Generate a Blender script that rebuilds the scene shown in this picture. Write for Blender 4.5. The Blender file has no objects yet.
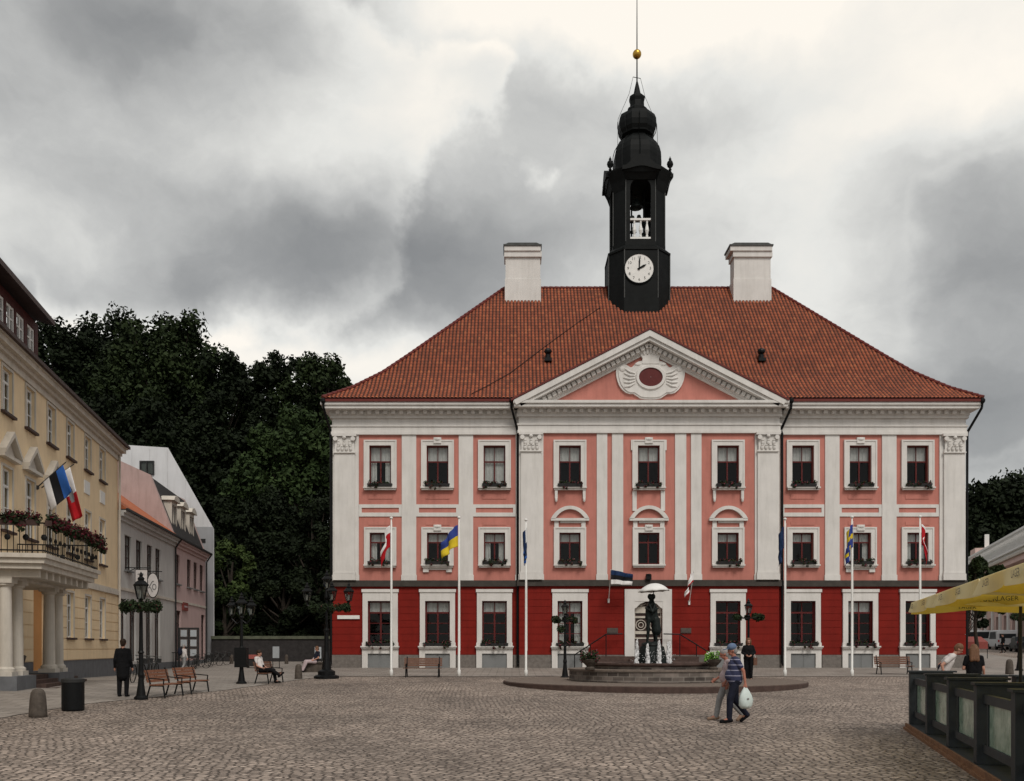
import bpy, bmesh, math, random
import numpy as np
from mathutils import Vector, Matrix, Euler
R = math.radians
rnd = random.Random(7)
SC = bpy.context.scene
COL = SC.collection
F, CX, HY, EYE = 900.0, 512.0, 648.0, 1.65

# ------------------------------------------------------------------ camera
cd = bpy.data.cameras.new('camera'); cam = bpy.data.objects.new('camera', cd); COL.objects.link(cam)
cam.location = (0, 0, EYE); cam.rotation_euler = (R(90), 0, 0)
cd.sensor_width = 36; cd.lens = F/1024*36; cd.shift_y = (HY-390.5)/1024; cd.clip_start = .1; cd.clip_end = 3000
SC.camera = cam
SC.view_settings.view_transform = 'Standard'; SC.view_settings.look = 'None'
SC.view_settings.gamma = 1; SC.view_settings.exposure = 0.30; SC.view_settings.use_curve_mapping = False
SC.cycles.max_bounces = 6; SC.cycles.diffuse_bounces = 3; SC.cycles.glossy_bounces = 3
SC.cycles.transmission_bounces = 4; SC.cycles.transparent_max_bounces = 8
SC.cycles.caustics_reflective = False; SC.cycles.caustics_refractive = False

# ------------------------------------------------------------------ node helper
class NT:
    def __init__(s, tree): s.t = tree; s.n = tree.nodes; s.l = tree.links
    def new(s, typ, **kw):
        n = s.n.new(typ)
        for k, v in kw.items(): setattr(n, k, v)
        return n
    def put(s, sock, v):
        if hasattr(v, 'is_output') or isinstance(v, bpy.types.NodeSocket): s.l.new(v, sock)
        else: sock.default_value = v
    def math(s, op, a, b=0.0, c=None, clamp=False):
        n = s.new('ShaderNodeMath', operation=op, use_clamp=clamp)
        s.put(n.inputs[0], a); s.put(n.inputs[1], b)
        if c is not None: s.put(n.inputs[2], c)
        return n.outputs[0]
    def noise(s, vec, scale, detail=4, rough=.5, dist=0.0, dims='3D'):
        n = s.new('ShaderNodeTexNoise', noise_dimensions=dims)
        if vec is not None: s.l.new(vec, n.inputs['Vector'])
        n.inputs['Scale'].default_value = scale; n.inputs['Detail'].default_value = detail
        n.inputs['Roughness'].default_value = rough; n.inputs['Distortion'].default_value = dist
        return n.outputs['Fac'], n.outputs['Color']
    def ramp(s, fac, stops, interp='LINEAR'):
        n = s.new('ShaderNodeValToRGB'); s.l.new(fac, n.inputs[0]); cr = n.color_ramp; cr.interpolation = interp
        while len(cr.elements) < len(stops): cr.elements.new(.5)
        for e, (p, c) in zip(cr.elements, stops):
            e.position = p; e.color = (*c, 1) if len(c) == 3 else c
        return n.outputs[0]
    def mix(s, fac, a, b, typ='MIX'):
        n = s.new('ShaderNodeMix', data_type='RGBA', blend_type=typ)
        s.put(n.inputs[0], fac)
        for i, v in ((6, a), (7, b)):
            if isinstance(v, tuple) and len(v) == 3: v = (*v, 1)
            s.put(n.inputs[i], v)
        return n.outputs[2]

# ------------------------------------------------------------------ world: overcast sky, broken cloud
SUN_EL, SUN_AZ = R(48), R(162)      # azimuth from +Y clockwise (behind and right of the viewer)
w = bpy.data.worlds.new('World'); SC.world = w; w.use_nodes = True
T = NT(w.node_tree); T.n.clear()
out = T.new('ShaderNodeOutputWorld'); bg = T.new('ShaderNodeBackground'); T.l.new(bg.outputs[0], out.inputs[0])
sky = T.new('ShaderNodeTexSky', sky_type='NISHITA'); sky.sun_disc = False
sky.sun_elevation = SUN_EL; sky.sun_rotation = SUN_AZ
tc = T.new('ShaderNodeTexCoord'); D = tc.outputs['Generated']
_, wc = T.noise(D, 2.2, 5, .55)
_, wc2 = T.noise(D, 9.0, 5, .6)
sub = T.new('ShaderNodeVectorMath', operation='SUBTRACT'); T.l.new(wc, sub.inputs[0]); sub.inputs[1].default_value = (.5,.5,.5)
sca = T.new('ShaderNodeVectorMath', operation='SCALE'); T.l.new(sub.outputs[0], sca.inputs[0]); sca.inputs['Scale'].default_value = .15
sub2 = T.new('ShaderNodeVectorMath', operation='SUBTRACT'); T.l.new(wc2, sub2.inputs[0]); sub2.inputs[1].default_value = (.5,.5,.5)
sca2 = T.new('ShaderNodeVectorMath', operation='SCALE'); T.l.new(sub2.outputs[0], sca2.inputs[0]); sca2.inputs['Scale'].default_value = .07
ad = T.new('ShaderNodeVectorMath', operation='ADD'); T.l.new(D, ad.inputs[0]); T.l.new(sca.outputs[0], ad.inputs[1])
ad2 = T.new('ShaderNodeVectorMath', operation='ADD'); T.l.new(ad.outputs[0], ad2.inputs[0]); T.l.new(sca2.outputs[0], ad2.inputs[1])
sp = T.new('ShaderNodeSeparateXYZ'); T.l.new(ad2.outputs[0], sp.inputs[0]); WX, WZ = sp.outputs[0], sp.outputs[2]
def dirof(px, py):
    v = Vector(((px-CX)/F, 1, (HY-py)/F)).normalized(); return v.x, v.z
BLOBS = [  # where each cloud bank stands in the sky: centre, spread, brightness change
    (760, -20, 300, 70, .46), (1000, 60, 170, 70, .34), (480, -10, 60, 45, .25), (600, 40, 120, 40, .22),
    (150, -20, 190, 70, -.16), (40, 120, 120, 60, -.04), (110, 230, 120, 40, .04), (300, 150, 160, 60, .14), (440, 120, 60, 60, .13),
    (390, 268, 170, 45, -.27), (170, 285, 210, 26, -.10), (480, 330, 60, 26, -.08), (60, 290, 90, 20, -.05),
    (210, 348, 240, 24, .34), (440, 385, 160, 24, .26),
    (560, 225, 60, 50, .02), (710, 190, 150, 120, .17), (850, 230, 110, 110, .10), (560, 300, 70, 30, .12), (740, 110, 160, 26, -.06), (620, 130, 60, 40, .04),
    (940, 170, 60, 40, -.08), (985, 265, 70, 55, -.16), (1000, 395, 70, 55, -.20), (870, 345, 90, 45, .12), (790, 300, 60, 60, .08)]
def blobsum(lst):
    acc = None
    for (px, py, sx, sy, a) in lst:
        cx, cz = dirof(px, py); x1, _ = dirof(px+sx, py); x2, _ = dirof(px-sx, py); _, z1 = dirof(px, py+sy); _, z2 = dirof(px, py-sy)
        ix, iz = 2/abs(x1-x2), 2/abs(z1-z2)
        dx = T.math('MULTIPLY', T.math('SUBTRACT', WX, cx), ix); dz = T.math('MULTIPLY', T.math('SUBTRACT', WZ, cz), iz)
        d2 = T.math('ADD', T.math('MULTIPLY', dx, dx), T.math('MULTIPLY', dz, dz))
        g = T.math('MULTIPLY', T.math('EXPONENT', T.math('MULTIPLY', d2, -.8)), a)
        acc = g if acc is None else T.math('ADD', acc, g)
    return acc
acc = blobsum(BLOBS)
# billowing cumulus banks with a lit rim
bf, _ = T.noise(D, 8.5, 7, .55); bv = T.new('ShaderNodeTexVoronoi', feature='SMOOTH_F1'); T.l.new(ad2.outputs[0], bv.inputs['Vector']); bv.inputs['Scale'].default_value = 9; bv.inputs['Smoothness'].default_value = .6
bill = T.math('ADD', T.math('MULTIPLY', T.math('SUBTRACT', bf, .5), .45), T.math('MULTIPLY', T.math('SUBTRACT', .45, bv.outputs['Distance']), .38))
def bank(lst, depth, rim):
    c = T.math('ADD', blobsum(lst), bill)
    ins = T.new('ShaderNodeMapRange'); ins.interpolation_type = 'SMOOTHSTEP'; T.l.new(c, ins.inputs[0]); ins.inputs[1].default_value = .47; ins.inputs[2].default_value = .56
    fall = T.math('MAXIMUM', T.math('SUBTRACT', rim, T.math('MULTIPLY', T.math('SUBTRACT', c, .5), depth)), -.03)
    return T.math('MULTIPLY', ins.outputs[0], fall)
acc = T.math('ADD', acc, bank([(190, 130, 330, 270, 1.0), (565, 195, 55, 30, .14), (505, 100, 40, 50, .15)], .48, .20))
acc = T.math('ADD', acc, bank([(1020, 250, 150, 120, 1.0), (960, 430, 200, 60, .7)], .5, .05))
strv = T.new('ShaderNodeMapping'); T.l.new(ad2.outputs[0], strv.inputs[0]); strv.inputs['Scale'].default_value = (1, 1, 1.8)
nf, _ = T.noise(strv.outputs[0], 3.2, 9, .56, .3)
nf2, _ = T.noise(strv.outputs[0], 14, 6, .6, .2)
val = T.math('ADD', T.math('ADD', acc, .575), T.math('MULTIPLY', T.math('SUBTRACT', nf, .5), .27))
val = T.math('ADD', val, T.math('MULTIPLY', T.math('SUBTRACT', nf2, .5), .16), clamp=True)
cloud = T.ramp(val, [(0.0, (.105, .107, .108)), (.25, (.175, .178, .178)), (.45, (.285, .286, .28)), (.62, (.45, .45, .435)), (.8, (.68, .675, .64)), (1.0, (.86, .81, .73))])
skm = T.mix(1.0, sky.outputs[0], (.09, .09, .09), 'MULTIPLY')
T.l.new(T.mix(.07, cloud, skm), bg.inputs[0]); bg.inputs[1].default_value = 1.0

sd = bpy.data.lights.new('sun', 'SUN'); sd.energy = 1.5; sd.angle = R(22); sd.color = (1, .95, .88)
sun = bpy.data.objects.new('sun', sd); COL.objects.link(sun)
sun.rotation_euler = Vector((math.sin(SUN_AZ)*math.cos(SUN_EL), math.cos(SUN_AZ)*math.cos(SUN_EL), math.sin(SUN_EL))).to_track_quat('Z', 'Y').to_euler()

# ------------------------------------------------------------------ materials
def mat(name, col, rough=.8, var=.12, scale=3.0, bump=.0, bscale=40, metal=0.0, spec=.22, coord='Object', dirt=0.0):
    m = bpy.data.materials.new(name); m.use_nodes = True; t = NT(m.node_tree); p = t.n['Principled BSDF']
    p.inputs['Roughness'].default_value = rough; p.inputs['Metallic'].default_value = metal
    p.inputs['Specular IOR Level'].default_value = spec
    tcn = t.new('ShaderNodeTexCoord'); v = tcn.outputs[coord]
    f, _ = t.noise(v, scale, 6, .6)
    a = tuple(c*(1-var) for c in col); b = tuple(min(1, c*(1+var)) for c in col)
    c = t.ramp(f, [(.3, a), (.7, b)])
    if dirt:
        mp = t.new('ShaderNodeMapping'); t.l.new(v, mp.inputs[0]); mp.inputs['Scale'].default_value = (1.6, 1.6, .22)
        g, _ = t.noise(mp.outputs[0], 2.3, 8, .65)
        k = t.ramp(g, [(.45, (1, 1, 1)), (.8, (1-dirt, 1-dirt*1.02, 1-dirt*1.1))])
        c = t.mix(1.0, c, k, 'MULTIPLY')
    t.l.new(c, p.inputs['Base Color'])
    if bump:
        bn = t.new('ShaderNodeBump'); bn.inputs['Strength'].default_value = bump; bn.inputs['Distance'].default_value = .02
        h, _ = t.noise(v, bscale, 4, .6); t.l.new(h, bn.inputs['Height']); t.l.new(bn.outputs[0], p.inputs['Normal'])
    return m
MAT = {}
def A(k, *a, **kw): MAT[k] = mat(k, *a, **kw); return MAT[k]
A('white_stucco', (.70, .675, .645), .85, .06, 1.2, .15, 60, dirt=.17)
A('pink_stucco', (.52, .205, .165), .85, .09, .9, .15, 60, dirt=.2)
A('red_stucco', (.20, .012, .007), .8, .12, 1.0, .12, 60, dirt=.2)
A('plinth_granite', (.17, .15, .135), .8, .25, 6, .2, 30)
A('string_stone', (.062, .055, .048), .8, .2, 3, dirt=.2)
A('grey_panel', (.20, .205, .205), .6, .1, 2)
A('window_wood', (.105, .017, .016), .5, .15, 5)
A('gutter_red', (.13, .025, .02), .5, .15, 4)
A('black_metal', (.005, .0055, .006), .5, .3, 8, metal=.0, spec=.2)
A('tower_black', (.006, .007, .007), .6, .35, 2.5, .2, 12, spec=.12, dirt=.3)
A('seam_metal', (.06, .062, .06), .5, .3, 3)
A('gable_rose', (.43, .325, .305), .85, .08, .8, .15, 50, dirt=.25)
A('pale_rose', (.72, .52, .47), .85, .06, .8, dirt=.1)
A('white_paint', (.78, .77, .74), .5, .05, 4)
A('gold', (.55, .33, .06), .35, .15, 8, metal=.9)
A('curtain', (.70, .70, .67), .9, .12, 6)
A('foliage_dark', (.022, .036, .014), .8, .5, 9)
A('flower_red', (.085, .006, .014), .7, .4, 20)
A('flower_mix', (.16, .035, .05), .7, .8, 30)
A('yellow_stucco', (.84, .66, .43), .85, .07, .8, .15, 50, dirt=.15)
A('orange_stucco', (.55, .27, .10), .85, .07, .8)
A('cream_stone', (.60, .55, .48), .85, .08, 1.5, .1, 40, dirt=.25)
A('grey_base', (.15, .155, .165), .8, .15, 3, dirt=.2)
A('dormer_red', (.075, .022, .02), .7, .2, 3)
A('roof_dark', (.035, .032, .032), .7, .3, 4, .3, 20)
A('grey_stucco', (.55, .54, .52), .85, .07, .8, .15, 50, dirt=.2)
A('rose_stucco', (.58, .42, .40), .85, .06, .8, .15, 50, dirt=.15)
A('orange_roof', (.42, .13, .06), .8, .25, 8, .4, 25)
A('tin_white', (.68, .68, .69), .45, .06, .6, dirt=.12, metal=.2)
A('tin_grey', (.36, .37, .385), .5, .08, .6, dirt=.12, metal=.2)
A('dark_frame', (.03, .03, .03), .5, .2, 5)
A('brown_frame', (.06, .035, .03), .6, .2, 5)
A('bench_wood', (.22, .095, .055), .6, .25, 14)
A('bench_brown', (.15, .075, .05), .6, .25, 14)
A('granite_block', (.17, .135, .112), .85, .3, 8, .5, 25)
A('bollard_stone', (.085, .07, .058), .85, .3, 9, .4, 30)
A('slab_red', (.075, .048, .040), .7, .3, 5, .3, 30)
A('bronze', (.010, .014, .013), .55, .5, 12, metal=.2)
A('fence_paint', (.040, .046, .050), .55, .18, 6, .1, 60)
A('deck_wood', (.23, .12, .065), .75, .3, 7, .3, 30)
A('canvas_white', (.90, .85, .62), .85, .06, 3)
A('canvas_yellow', (.88, .72, .22), .85, .08, 3)
A('bark', (.035, .028, .022), .9, .4, 8, .6, 14)
A('hill_green', (.018, .026, .012), .95, .4, .6)
A('skin', (.48, .25, .18), .6, .08, 8)
A('skin_tan', (.40, .17, .12), .6, .08, 8)
A('cloth_black', (.005, .005, .006), .9, .2, 10, .8, 11)
A('cloth_navy', (.013, .015, .028), .9, .2, 10, .8, 11)
A('cloth_grey', (.27, .27, .27), .9, .12, 10, .8, 11)
A('cloth_white', (.62, .58, .56), .9, .08, 8, .8, 11)
A('cloth_pale', (.45, .36, .37), .9, .08, 8, .8, 11)
A('cap_blue', (.12, .17, .27), .9, .2, 10)
A('hair_dark', (.03, .017, .010), .6, .4, 30)
A('hair_brown', (.15, .075, .04), .6, .3, 30)
A('hair_grey', (.30, .28, .27), .6, .2, 30)
A('shoe_tan', (.30, .2, .14), .7, .1, 10)
A('bag_plastic', (.62, .70, .68), .4, .06, 12)
A('tyre', (.012, .012, .012), .8, .2, 10)
A('van_white', (.66, .67, .68), .3, .04, 3)
A('car_dark', (.02, .025, .03), .3, .1, 3)
A('red_cloth', (.42, .012, .018), .85, .1, 6)
A('white_cloth', (.78, .76, .75), .85, .05, 6)
A('blue_flag', (.035, .06, .26), .85, .1, 6)
A('navy_flag', (.012, .03, .085), .85, .2, 6)
A('yellow_flag', (.68, .50, .03), .85, .08, 6)
A('sky_blue_flag', (.03, .12, .42), .85, .08, 6)
A('black_cloth', (.012, .012, .014), .85, .1, 6)
A('poster_and_reflection', (.40, .43, .45), .6, .06, 8)
A('newsbox_red', (.24, .06, .05), .6, .15, 6)
A('plaque', (.09, .07, .06), .5, .2, 10)
A('terracotta', (.12, .07, .055), .8, .2, 8)
A('lime_leaf', (.15, .33, .05), .7, .4, 20)
def water_mat(name, col, rough, alpha=1.0):
    m = bpy.data.materials.new(name); m.use_nodes = True; p = m.node_tree.nodes['Principled BSDF']
    p.inputs['Base Color'].default_value = (*col, 1); p.inputs['Roughness'].default_value = rough; p.inputs['Alpha'].default_value = alpha
    return m
MAT['foam'] = water_mat('foam', (.80, .79, .79), .5, .8)
MAT['pool_water'] = water_mat('pool_water', (.03, .04, .04), .08)
def glass_mat(name, tint=(.93, .95, .95), refl=1.0):
    m = bpy.data.materials.new(name); m.use_nodes = True; t = NT(m.node_tree); t.n.clear()
    o = t.new('ShaderNodeOutputMaterial'); mx = t.new('ShaderNodeMixShader')
    tr = t.new('ShaderNodeBsdfTransparent'); tr.inputs[0].default_value = (*tint, 1)
    gl = t.new('ShaderNodeBsdfGlossy'); gl.inputs['Roughness'].default_value = .03; gl.inputs['Color'].default_value = (refl, refl, refl, 1)
    fr = t.new('ShaderNodeFresnel'); fr.inputs['IOR'].default_value = 1.5
    bn = t.new('ShaderNodeBump'); bn.inputs['Strength'].default_value = .10; bn.inputs['Distance'].default_value = .02
    tcn = t.new('ShaderNodeTexCoord'); h, _ = t.noise(tcn.outputs['Object'], 1.7, 2, .5); t.l.new(h, bn.inputs['Height'])
    t.l.new(bn.outputs[0], gl.inputs['Normal'])
    f = t.math('ADD', t.math('MULTIPLY', fr.outputs[0], .55), .0)
    t.l.new(f, mx.inputs[0]); t.l.new(tr.outputs[0], mx.inputs[1]); t.l.new(gl.outputs[0], mx.inputs[2]); t.l.new(mx.outputs[0], o.inputs[0])
    return m
MAT['glass'] = glass_mat('glass')
MAT['lamp_glass'] = glass_mat('lamp_glass', (.6, .62, .6))
def green_glass():
    m = bpy.data.materials.new('green_glass'); m.use_nodes = True; t = NT(m.node_tree); p = t.n['Principled BSDF']
    tcn = t.new('ShaderNodeTexCoord'); f, _ = t.noise(tcn.outputs['Object'], 5, 5, .6)
    t.l.new(t.ramp(f, [(.35, (.20, .32, .24)), (.6, (.42, .56, .45)), (.75, (.55, .66, .56))]), p.inputs['Base Color'])
    p.inputs['Roughness'].default_value = .12; p.inputs['Alpha'].default_value = .92
    return m
MAT['green_glass'] = green_glass()
for k_, c_ in (('canvas_white', (.95, .90, .62)), ('canvas_yellow', (.95, .78, .22))):
    m_ = MAT[k_]; t_ = NT(m_.node_tree); p_ = t_.n['Principled BSDF']; o_ = t_.n['Material Output']
    tb_ = t_.new('ShaderNodeBsdfTranslucent'); tb_.inputs[0].default_value = (*c_, 1); mx_ = t_.new('ShaderNodeMixShader'); mx_.inputs[0].default_value = .5
    t_.l.new(p_.outputs[0], mx_.inputs[1]); t_.l.new(tb_.outputs[0], mx_.inputs[2]); t_.l.new(mx_.outputs[0], o_.inputs[0])

def tile_mat(name, base, vary=.35):
    m = bpy.data.materials.new(name); m.use_nodes = True; t = NT(m.node_tree); p = t.n['Principled BSDF']
    uv = t.new('ShaderNodeUVMap'); uv.uv_map = 'tile'
    sepn = t.new('ShaderNodeSeparateXYZ'); t.l.new(uv.outputs[0], sepn.inputs[0])
    cb = t.new('ShaderNodeCombineXYZ'); t.l.new(t.math('FLOOR', sepn.outputs[0]), cb.inputs[0]); t.l.new(t.math('FLOOR', sepn.outputs[1]), cb.inputs[1])
    wn = t.new('ShaderNodeTexWhiteNoise', noise_dimensions='2D'); t.l.new(cb.outputs[0], wn.inputs['Vector'])
    c = t.ramp(wn.outputs['Value'], [(0, tuple(x*(1-vary) for x in base)), (.5, base), (.85, tuple(x*(1+vary*.6) for x in base)), (1, (base[0]*1.25, base[1]*1.5, base[2]*1.5))])
    fx = t.math('FRACT', sepn.outputs[0]); fy = t.math('FRACT', sepn.outputs[1])
    # colour darkens towards the pan between the rolls
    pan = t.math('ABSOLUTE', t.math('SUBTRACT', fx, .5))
    pan_tone = t.ramp(pan, [(.16, (1, 1, 1)), (.48, (.07, .06, .06))])
    c = t.mix(1.0, c, pan_tone, 'MULTIPLY')
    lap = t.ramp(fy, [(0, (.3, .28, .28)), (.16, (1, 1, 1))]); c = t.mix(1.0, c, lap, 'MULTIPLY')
    tcn = t.new('ShaderNodeTexCoord'); f, _ = t.noise(tcn.outputs['Object'], .45, 7, .65)
    c = t.mix(1.0, c, t.ramp(f, [(.3, (.80, .77, .75)), (.65, (1.06, 1.05, 1.03))]), 'MULTIPLY')
    f4, _ = t.noise(tcn.outputs['Object'], 1.7, 6, .7)
    c = t.mix(t.ramp(f4, [(.56, (0, 0, 0)), (.78, (.4, .4, .4))]), c, (.075, .045, .03))
    t.l.new(c, p.inputs['Base Color']); p.inputs['Roughness'].default_value = .75
    return m
MAT['roof_tile'] = tile_mat('roof_tile', (.385, .096, .038), .26)

def cobble_mat(name, scale, ca, cb_, joint, bump=1.0, aniso=1.0, patch=.25):
    m = bpy.data.materials.new(name); m.use_nodes = True; t = NT(m.node_tree); p = t.n['Principled BSDF']
    tcn = t.new('ShaderNodeTexCoord'); mp = t.new('ShaderNodeMapping'); t.l.new(tcn.outputs['Object'], mp.inputs[0])
    mp.inputs['Scale'].default_value = (scale, scale*aniso, 0)
    zv = t.new('ShaderNodeTexVoronoi', feature='F1', voronoi_dimensions='2D'); t.l.new(tcn.outputs['Object'], zv.inputs['Vector']); zv.inputs['Scale'].default_value = .17
    zs = t.new('ShaderNodeSeparateColor'); t.l.new(zv.outputs['Color'], zs.inputs[0])
    rot = t.new('ShaderNodeCombineXYZ'); t.l.new(t.math('MULTIPLY', t.math('SUBTRACT', zs.outputs[0], .5), .9), rot.inputs[2]); t.l.new(rot.outputs[0], mp.inputs['Rotation'])
    _, wcol = t.noise(mp.outputs[0], .35, 3, .5)
    wv = t.new('ShaderNodeVectorMath', operation='SCALE'); t.l.new(wcol, wv.inputs[0]); wv.inputs['Scale'].default_value = .9
    ad = t.new('ShaderNodeVectorMath', operation='ADD'); t.l.new(mp.outputs[0], ad.inputs[0]); t.l.new(wv.outputs[0], ad.inputs[1])
    ve = t.new('ShaderNodeTexVoronoi', feature='DISTANCE_TO_EDGE', voronoi_dimensions='2D'); t.l.new(ad.outputs[0], ve.inputs['Vector']); ve.inputs['Scale'].default_value = 1; ve.inputs['Randomness'].default_value = .75
    vc = t.new('ShaderNodeTexVoronoi', feature='F1', voronoi_dimensions='2D'); t.l.new(ad.outputs[0], vc.inputs['Vector']); vc.inputs['Scale'].default_value = 1; vc.inputs['Randomness'].default_value = .75
    sc_ = t.new('ShaderNodeSeparateColor'); t.l.new(vc.outputs['Color'], sc_.inputs[0])
    stone = t.ramp(sc_.outputs[0], [(0, ca), (.55, tuple((a+b)/2 for a, b in zip(ca, cb_))), (1, cb_)])
    f, _ = t.noise(tcn.outputs['Object'], .22, 6, .6)
    stone = t.mix(1.0, stone, t.ramp(f, [(.35, (1-patch,)*3), (.65, (1+patch*.5,)*3)]), 'MULTIPLY')
    f2, _ = t.noise(tcn.outputs['Object'], 25, 4, .6)
    stone = t.mix(1.0, stone, t.ramp(f2, [(.3, (.75,)*3), (.7, (1.15,)*3)]), 'MULTIPLY')
    f3, _ = t.noise(tcn.outputs['Object'], .9, 7, .7)
    stone = t.mix(1.0, stone, t.ramp(f3, [(.30, (.62, .60, .58)), (.42, (.95, .95, .95)), (.68, (1.06, 1.05, 1.04)), (.8, (1.3, 1.28, 1.24))]), 'MULTIPLY')
    st_, _ = t.noise(tcn.outputs['Object'], 3.6, 3, .5)
    stone = t.mix(1.0, stone, t.ramp(st_, [(.24, (.5, .48, .46)), (.33, (1, 1, 1))]), 'MULTIPLY')
    jt = t.ramp(ve.outputs['Distance'], [(.01, (0,)*3), (.13, (1,)*3)])
    t.l.new(t.mix(jt, joint, stone), p.inputs['Base Color'])
    h = t.math('ADD', t.math('SUBTRACT', 1.0, t.math('POWER', t.math('MULTIPLY', vc.outputs['Distance'], 1.1), 3.0)), t.math('MULTIPLY', f2, .15))
    h = t.math('MULTIPLY', h, t.math('MINIMUM', t.math('MULTIPLY', ve.outputs['Distance'], 6.0), 1.0))
    bn = t.new('ShaderNodeBump'); bn.inputs['Strength'].default_value = bump; bn.inputs['Distance'].default_value = .035
    t.l.new(h, bn.inputs['Height']); t.l.new(bn.outputs[0], p.inputs['Normal']); p.inputs['Roughness'].default_value = .75
    return m
MAT['cobble'] = cobble_mat('cobble', 7.4, (.23, .18, .148), (.53, .43, .36), (.07, .054, .044), patch=.32, aniso=1.15)
def slab_mat():
    m = bpy.data.materials.new('paving_slabs'); m.use_nodes = True; t = NT(m.node_tree); p = t.n['Principled BSDF']
    tcn = t.new('ShaderNodeTexCoord'); b = t.new('ShaderNodeTexBrick'); t.l.new(tcn.outputs['Object'], b.inputs['Vector'])
    b.inputs['Color1'].default_value = (.27, .235, .205, 1); b.inputs['Color2'].default_value = (.34, .30, .265, 1); b.inputs['Mortar'].default_value = (.08, .07, .06, 1)
    b.inputs['Scale'].default_value = 1; b.inputs['Mortar Size'].default_value = .014; b.inputs['Brick Width'].default_value = .7; b.inputs['Row Height'].default_value = .4
    f, _ = t.noise(tcn.outputs['Object'], .6, 7, .65)
    t.l.new(t.mix(1.0, b.outputs[0], t.ramp(f, [(.3, (.7, .7, .7)), (.7, (1.1, 1.1, 1.1))]), 'MULTIPLY'), p.inputs['Base Color'])
    p.inputs['Roughness'].default_value = .7
    return m
MAT['slabs'] = slab_mat()
def masonry_mat():
    m = bpy.data.materials.new('granite_masonry'); m.use_nodes = True; t = NT(m.node_tree); p = t.n['Principled BSDF']
    uv = t.new('ShaderNodeUVMap'); uv.uv_map = 'tile'
    b = t.new('ShaderNodeTexBrick'); t.l.new(uv.outputs[0], b.inputs['Vector'])
    b.inputs['Color1'].default_value = (.05, .038, .032, 1); b.inputs['Color2'].default_value = (.23, .19, .165, 1); b.inputs['Mortar'].default_value = (.21, .185, .16, 1)
    b.inputs['Scale'].default_value = 1; b.inputs['Mortar Size'].default_value = .016; b.inputs['Brick Width'].default_value = .42; b.inputs['Row Height'].default_value = .15
    tcn = t.new('ShaderNodeTexCoord'); f, _ = t.noise(tcn.outputs['Object'], 3, 6, .6)
    t.l.new(t.mix(1.0, b.outputs[0], t.ramp(f, [(.3, (.6, .6, .6)), (.7, (1.2, 1.2, 1.2))]), 'MULTIPLY'), p.inputs['Base Color'])
    p.inputs['Roughness'].default_value = .8; return m
MAT['masonry'] = masonry_mat()
def leaf_mat(name, dark, light):
    m = bpy.data.materials.new(name); m.use_nodes = True; t = NT(m.node_tree); p = t.n['Principled BSDF']
    tcn = t.new('ShaderNodeTexCoord'); f, _ = t.noise(tcn.outputs['Object'], 1.6, 4, .7)
    g, _ = t.noise(tcn.outputs['Object'], .35, 3, .5)
    c = t.ramp(t.math('ADD', t.math('MULTIPLY', f, .6), t.math('MULTIPLY', g, .4)), [(.38, dark), (.62, light)])
    t.l.new(c, p.inputs['Base Color']); p.inputs['Roughness'].default_value = .7; p.inputs['Specular IOR Level'].default_value = .12
    return m
MAT['leaf_a'] = leaf_mat('leaf_a', (.005, .008, .004), (.015, .023, .009))
MAT['leaf_b'] = leaf_mat('leaf_b', (.010, .017, .007), (.032, .048, .016))
MAT['leaf_d'] = leaf_mat('leaf_d', (.014, .026, .009), (.040, .064, .020))
MAT['leaf_c'] = leaf_mat('leaf_c', (.024, .042, .013), (.07, .10, .03))
def stripe_mat():
    m = bpy.data.materials.new('striped_shirt'); m.use_nodes = True; t = NT(m.node_tree); p = t.n['Principled BSDF']
    tcn = t.new('ShaderNodeTexCoord'); s_ = t.new('ShaderNodeSeparateXYZ'); t.l.new(tcn.outputs['Object'], s_.inputs[0])
    f = t.math('FRACT', t.math('MULTIPLY', s_.outputs[2], 8.5))
    t.l.new(t.ramp(f, [(0, (.025, .03, .075)), (.72, (.03, .035, .085)), (.76, (.34, .33, .42)), (.88, (.3, .3, .4)), (.92, (.03, .035, .085))]), p.inputs['Base Color'])
    p.inputs['Roughness'].default_value = .9; return m
MAT['striped'] = stripe_mat()

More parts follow.
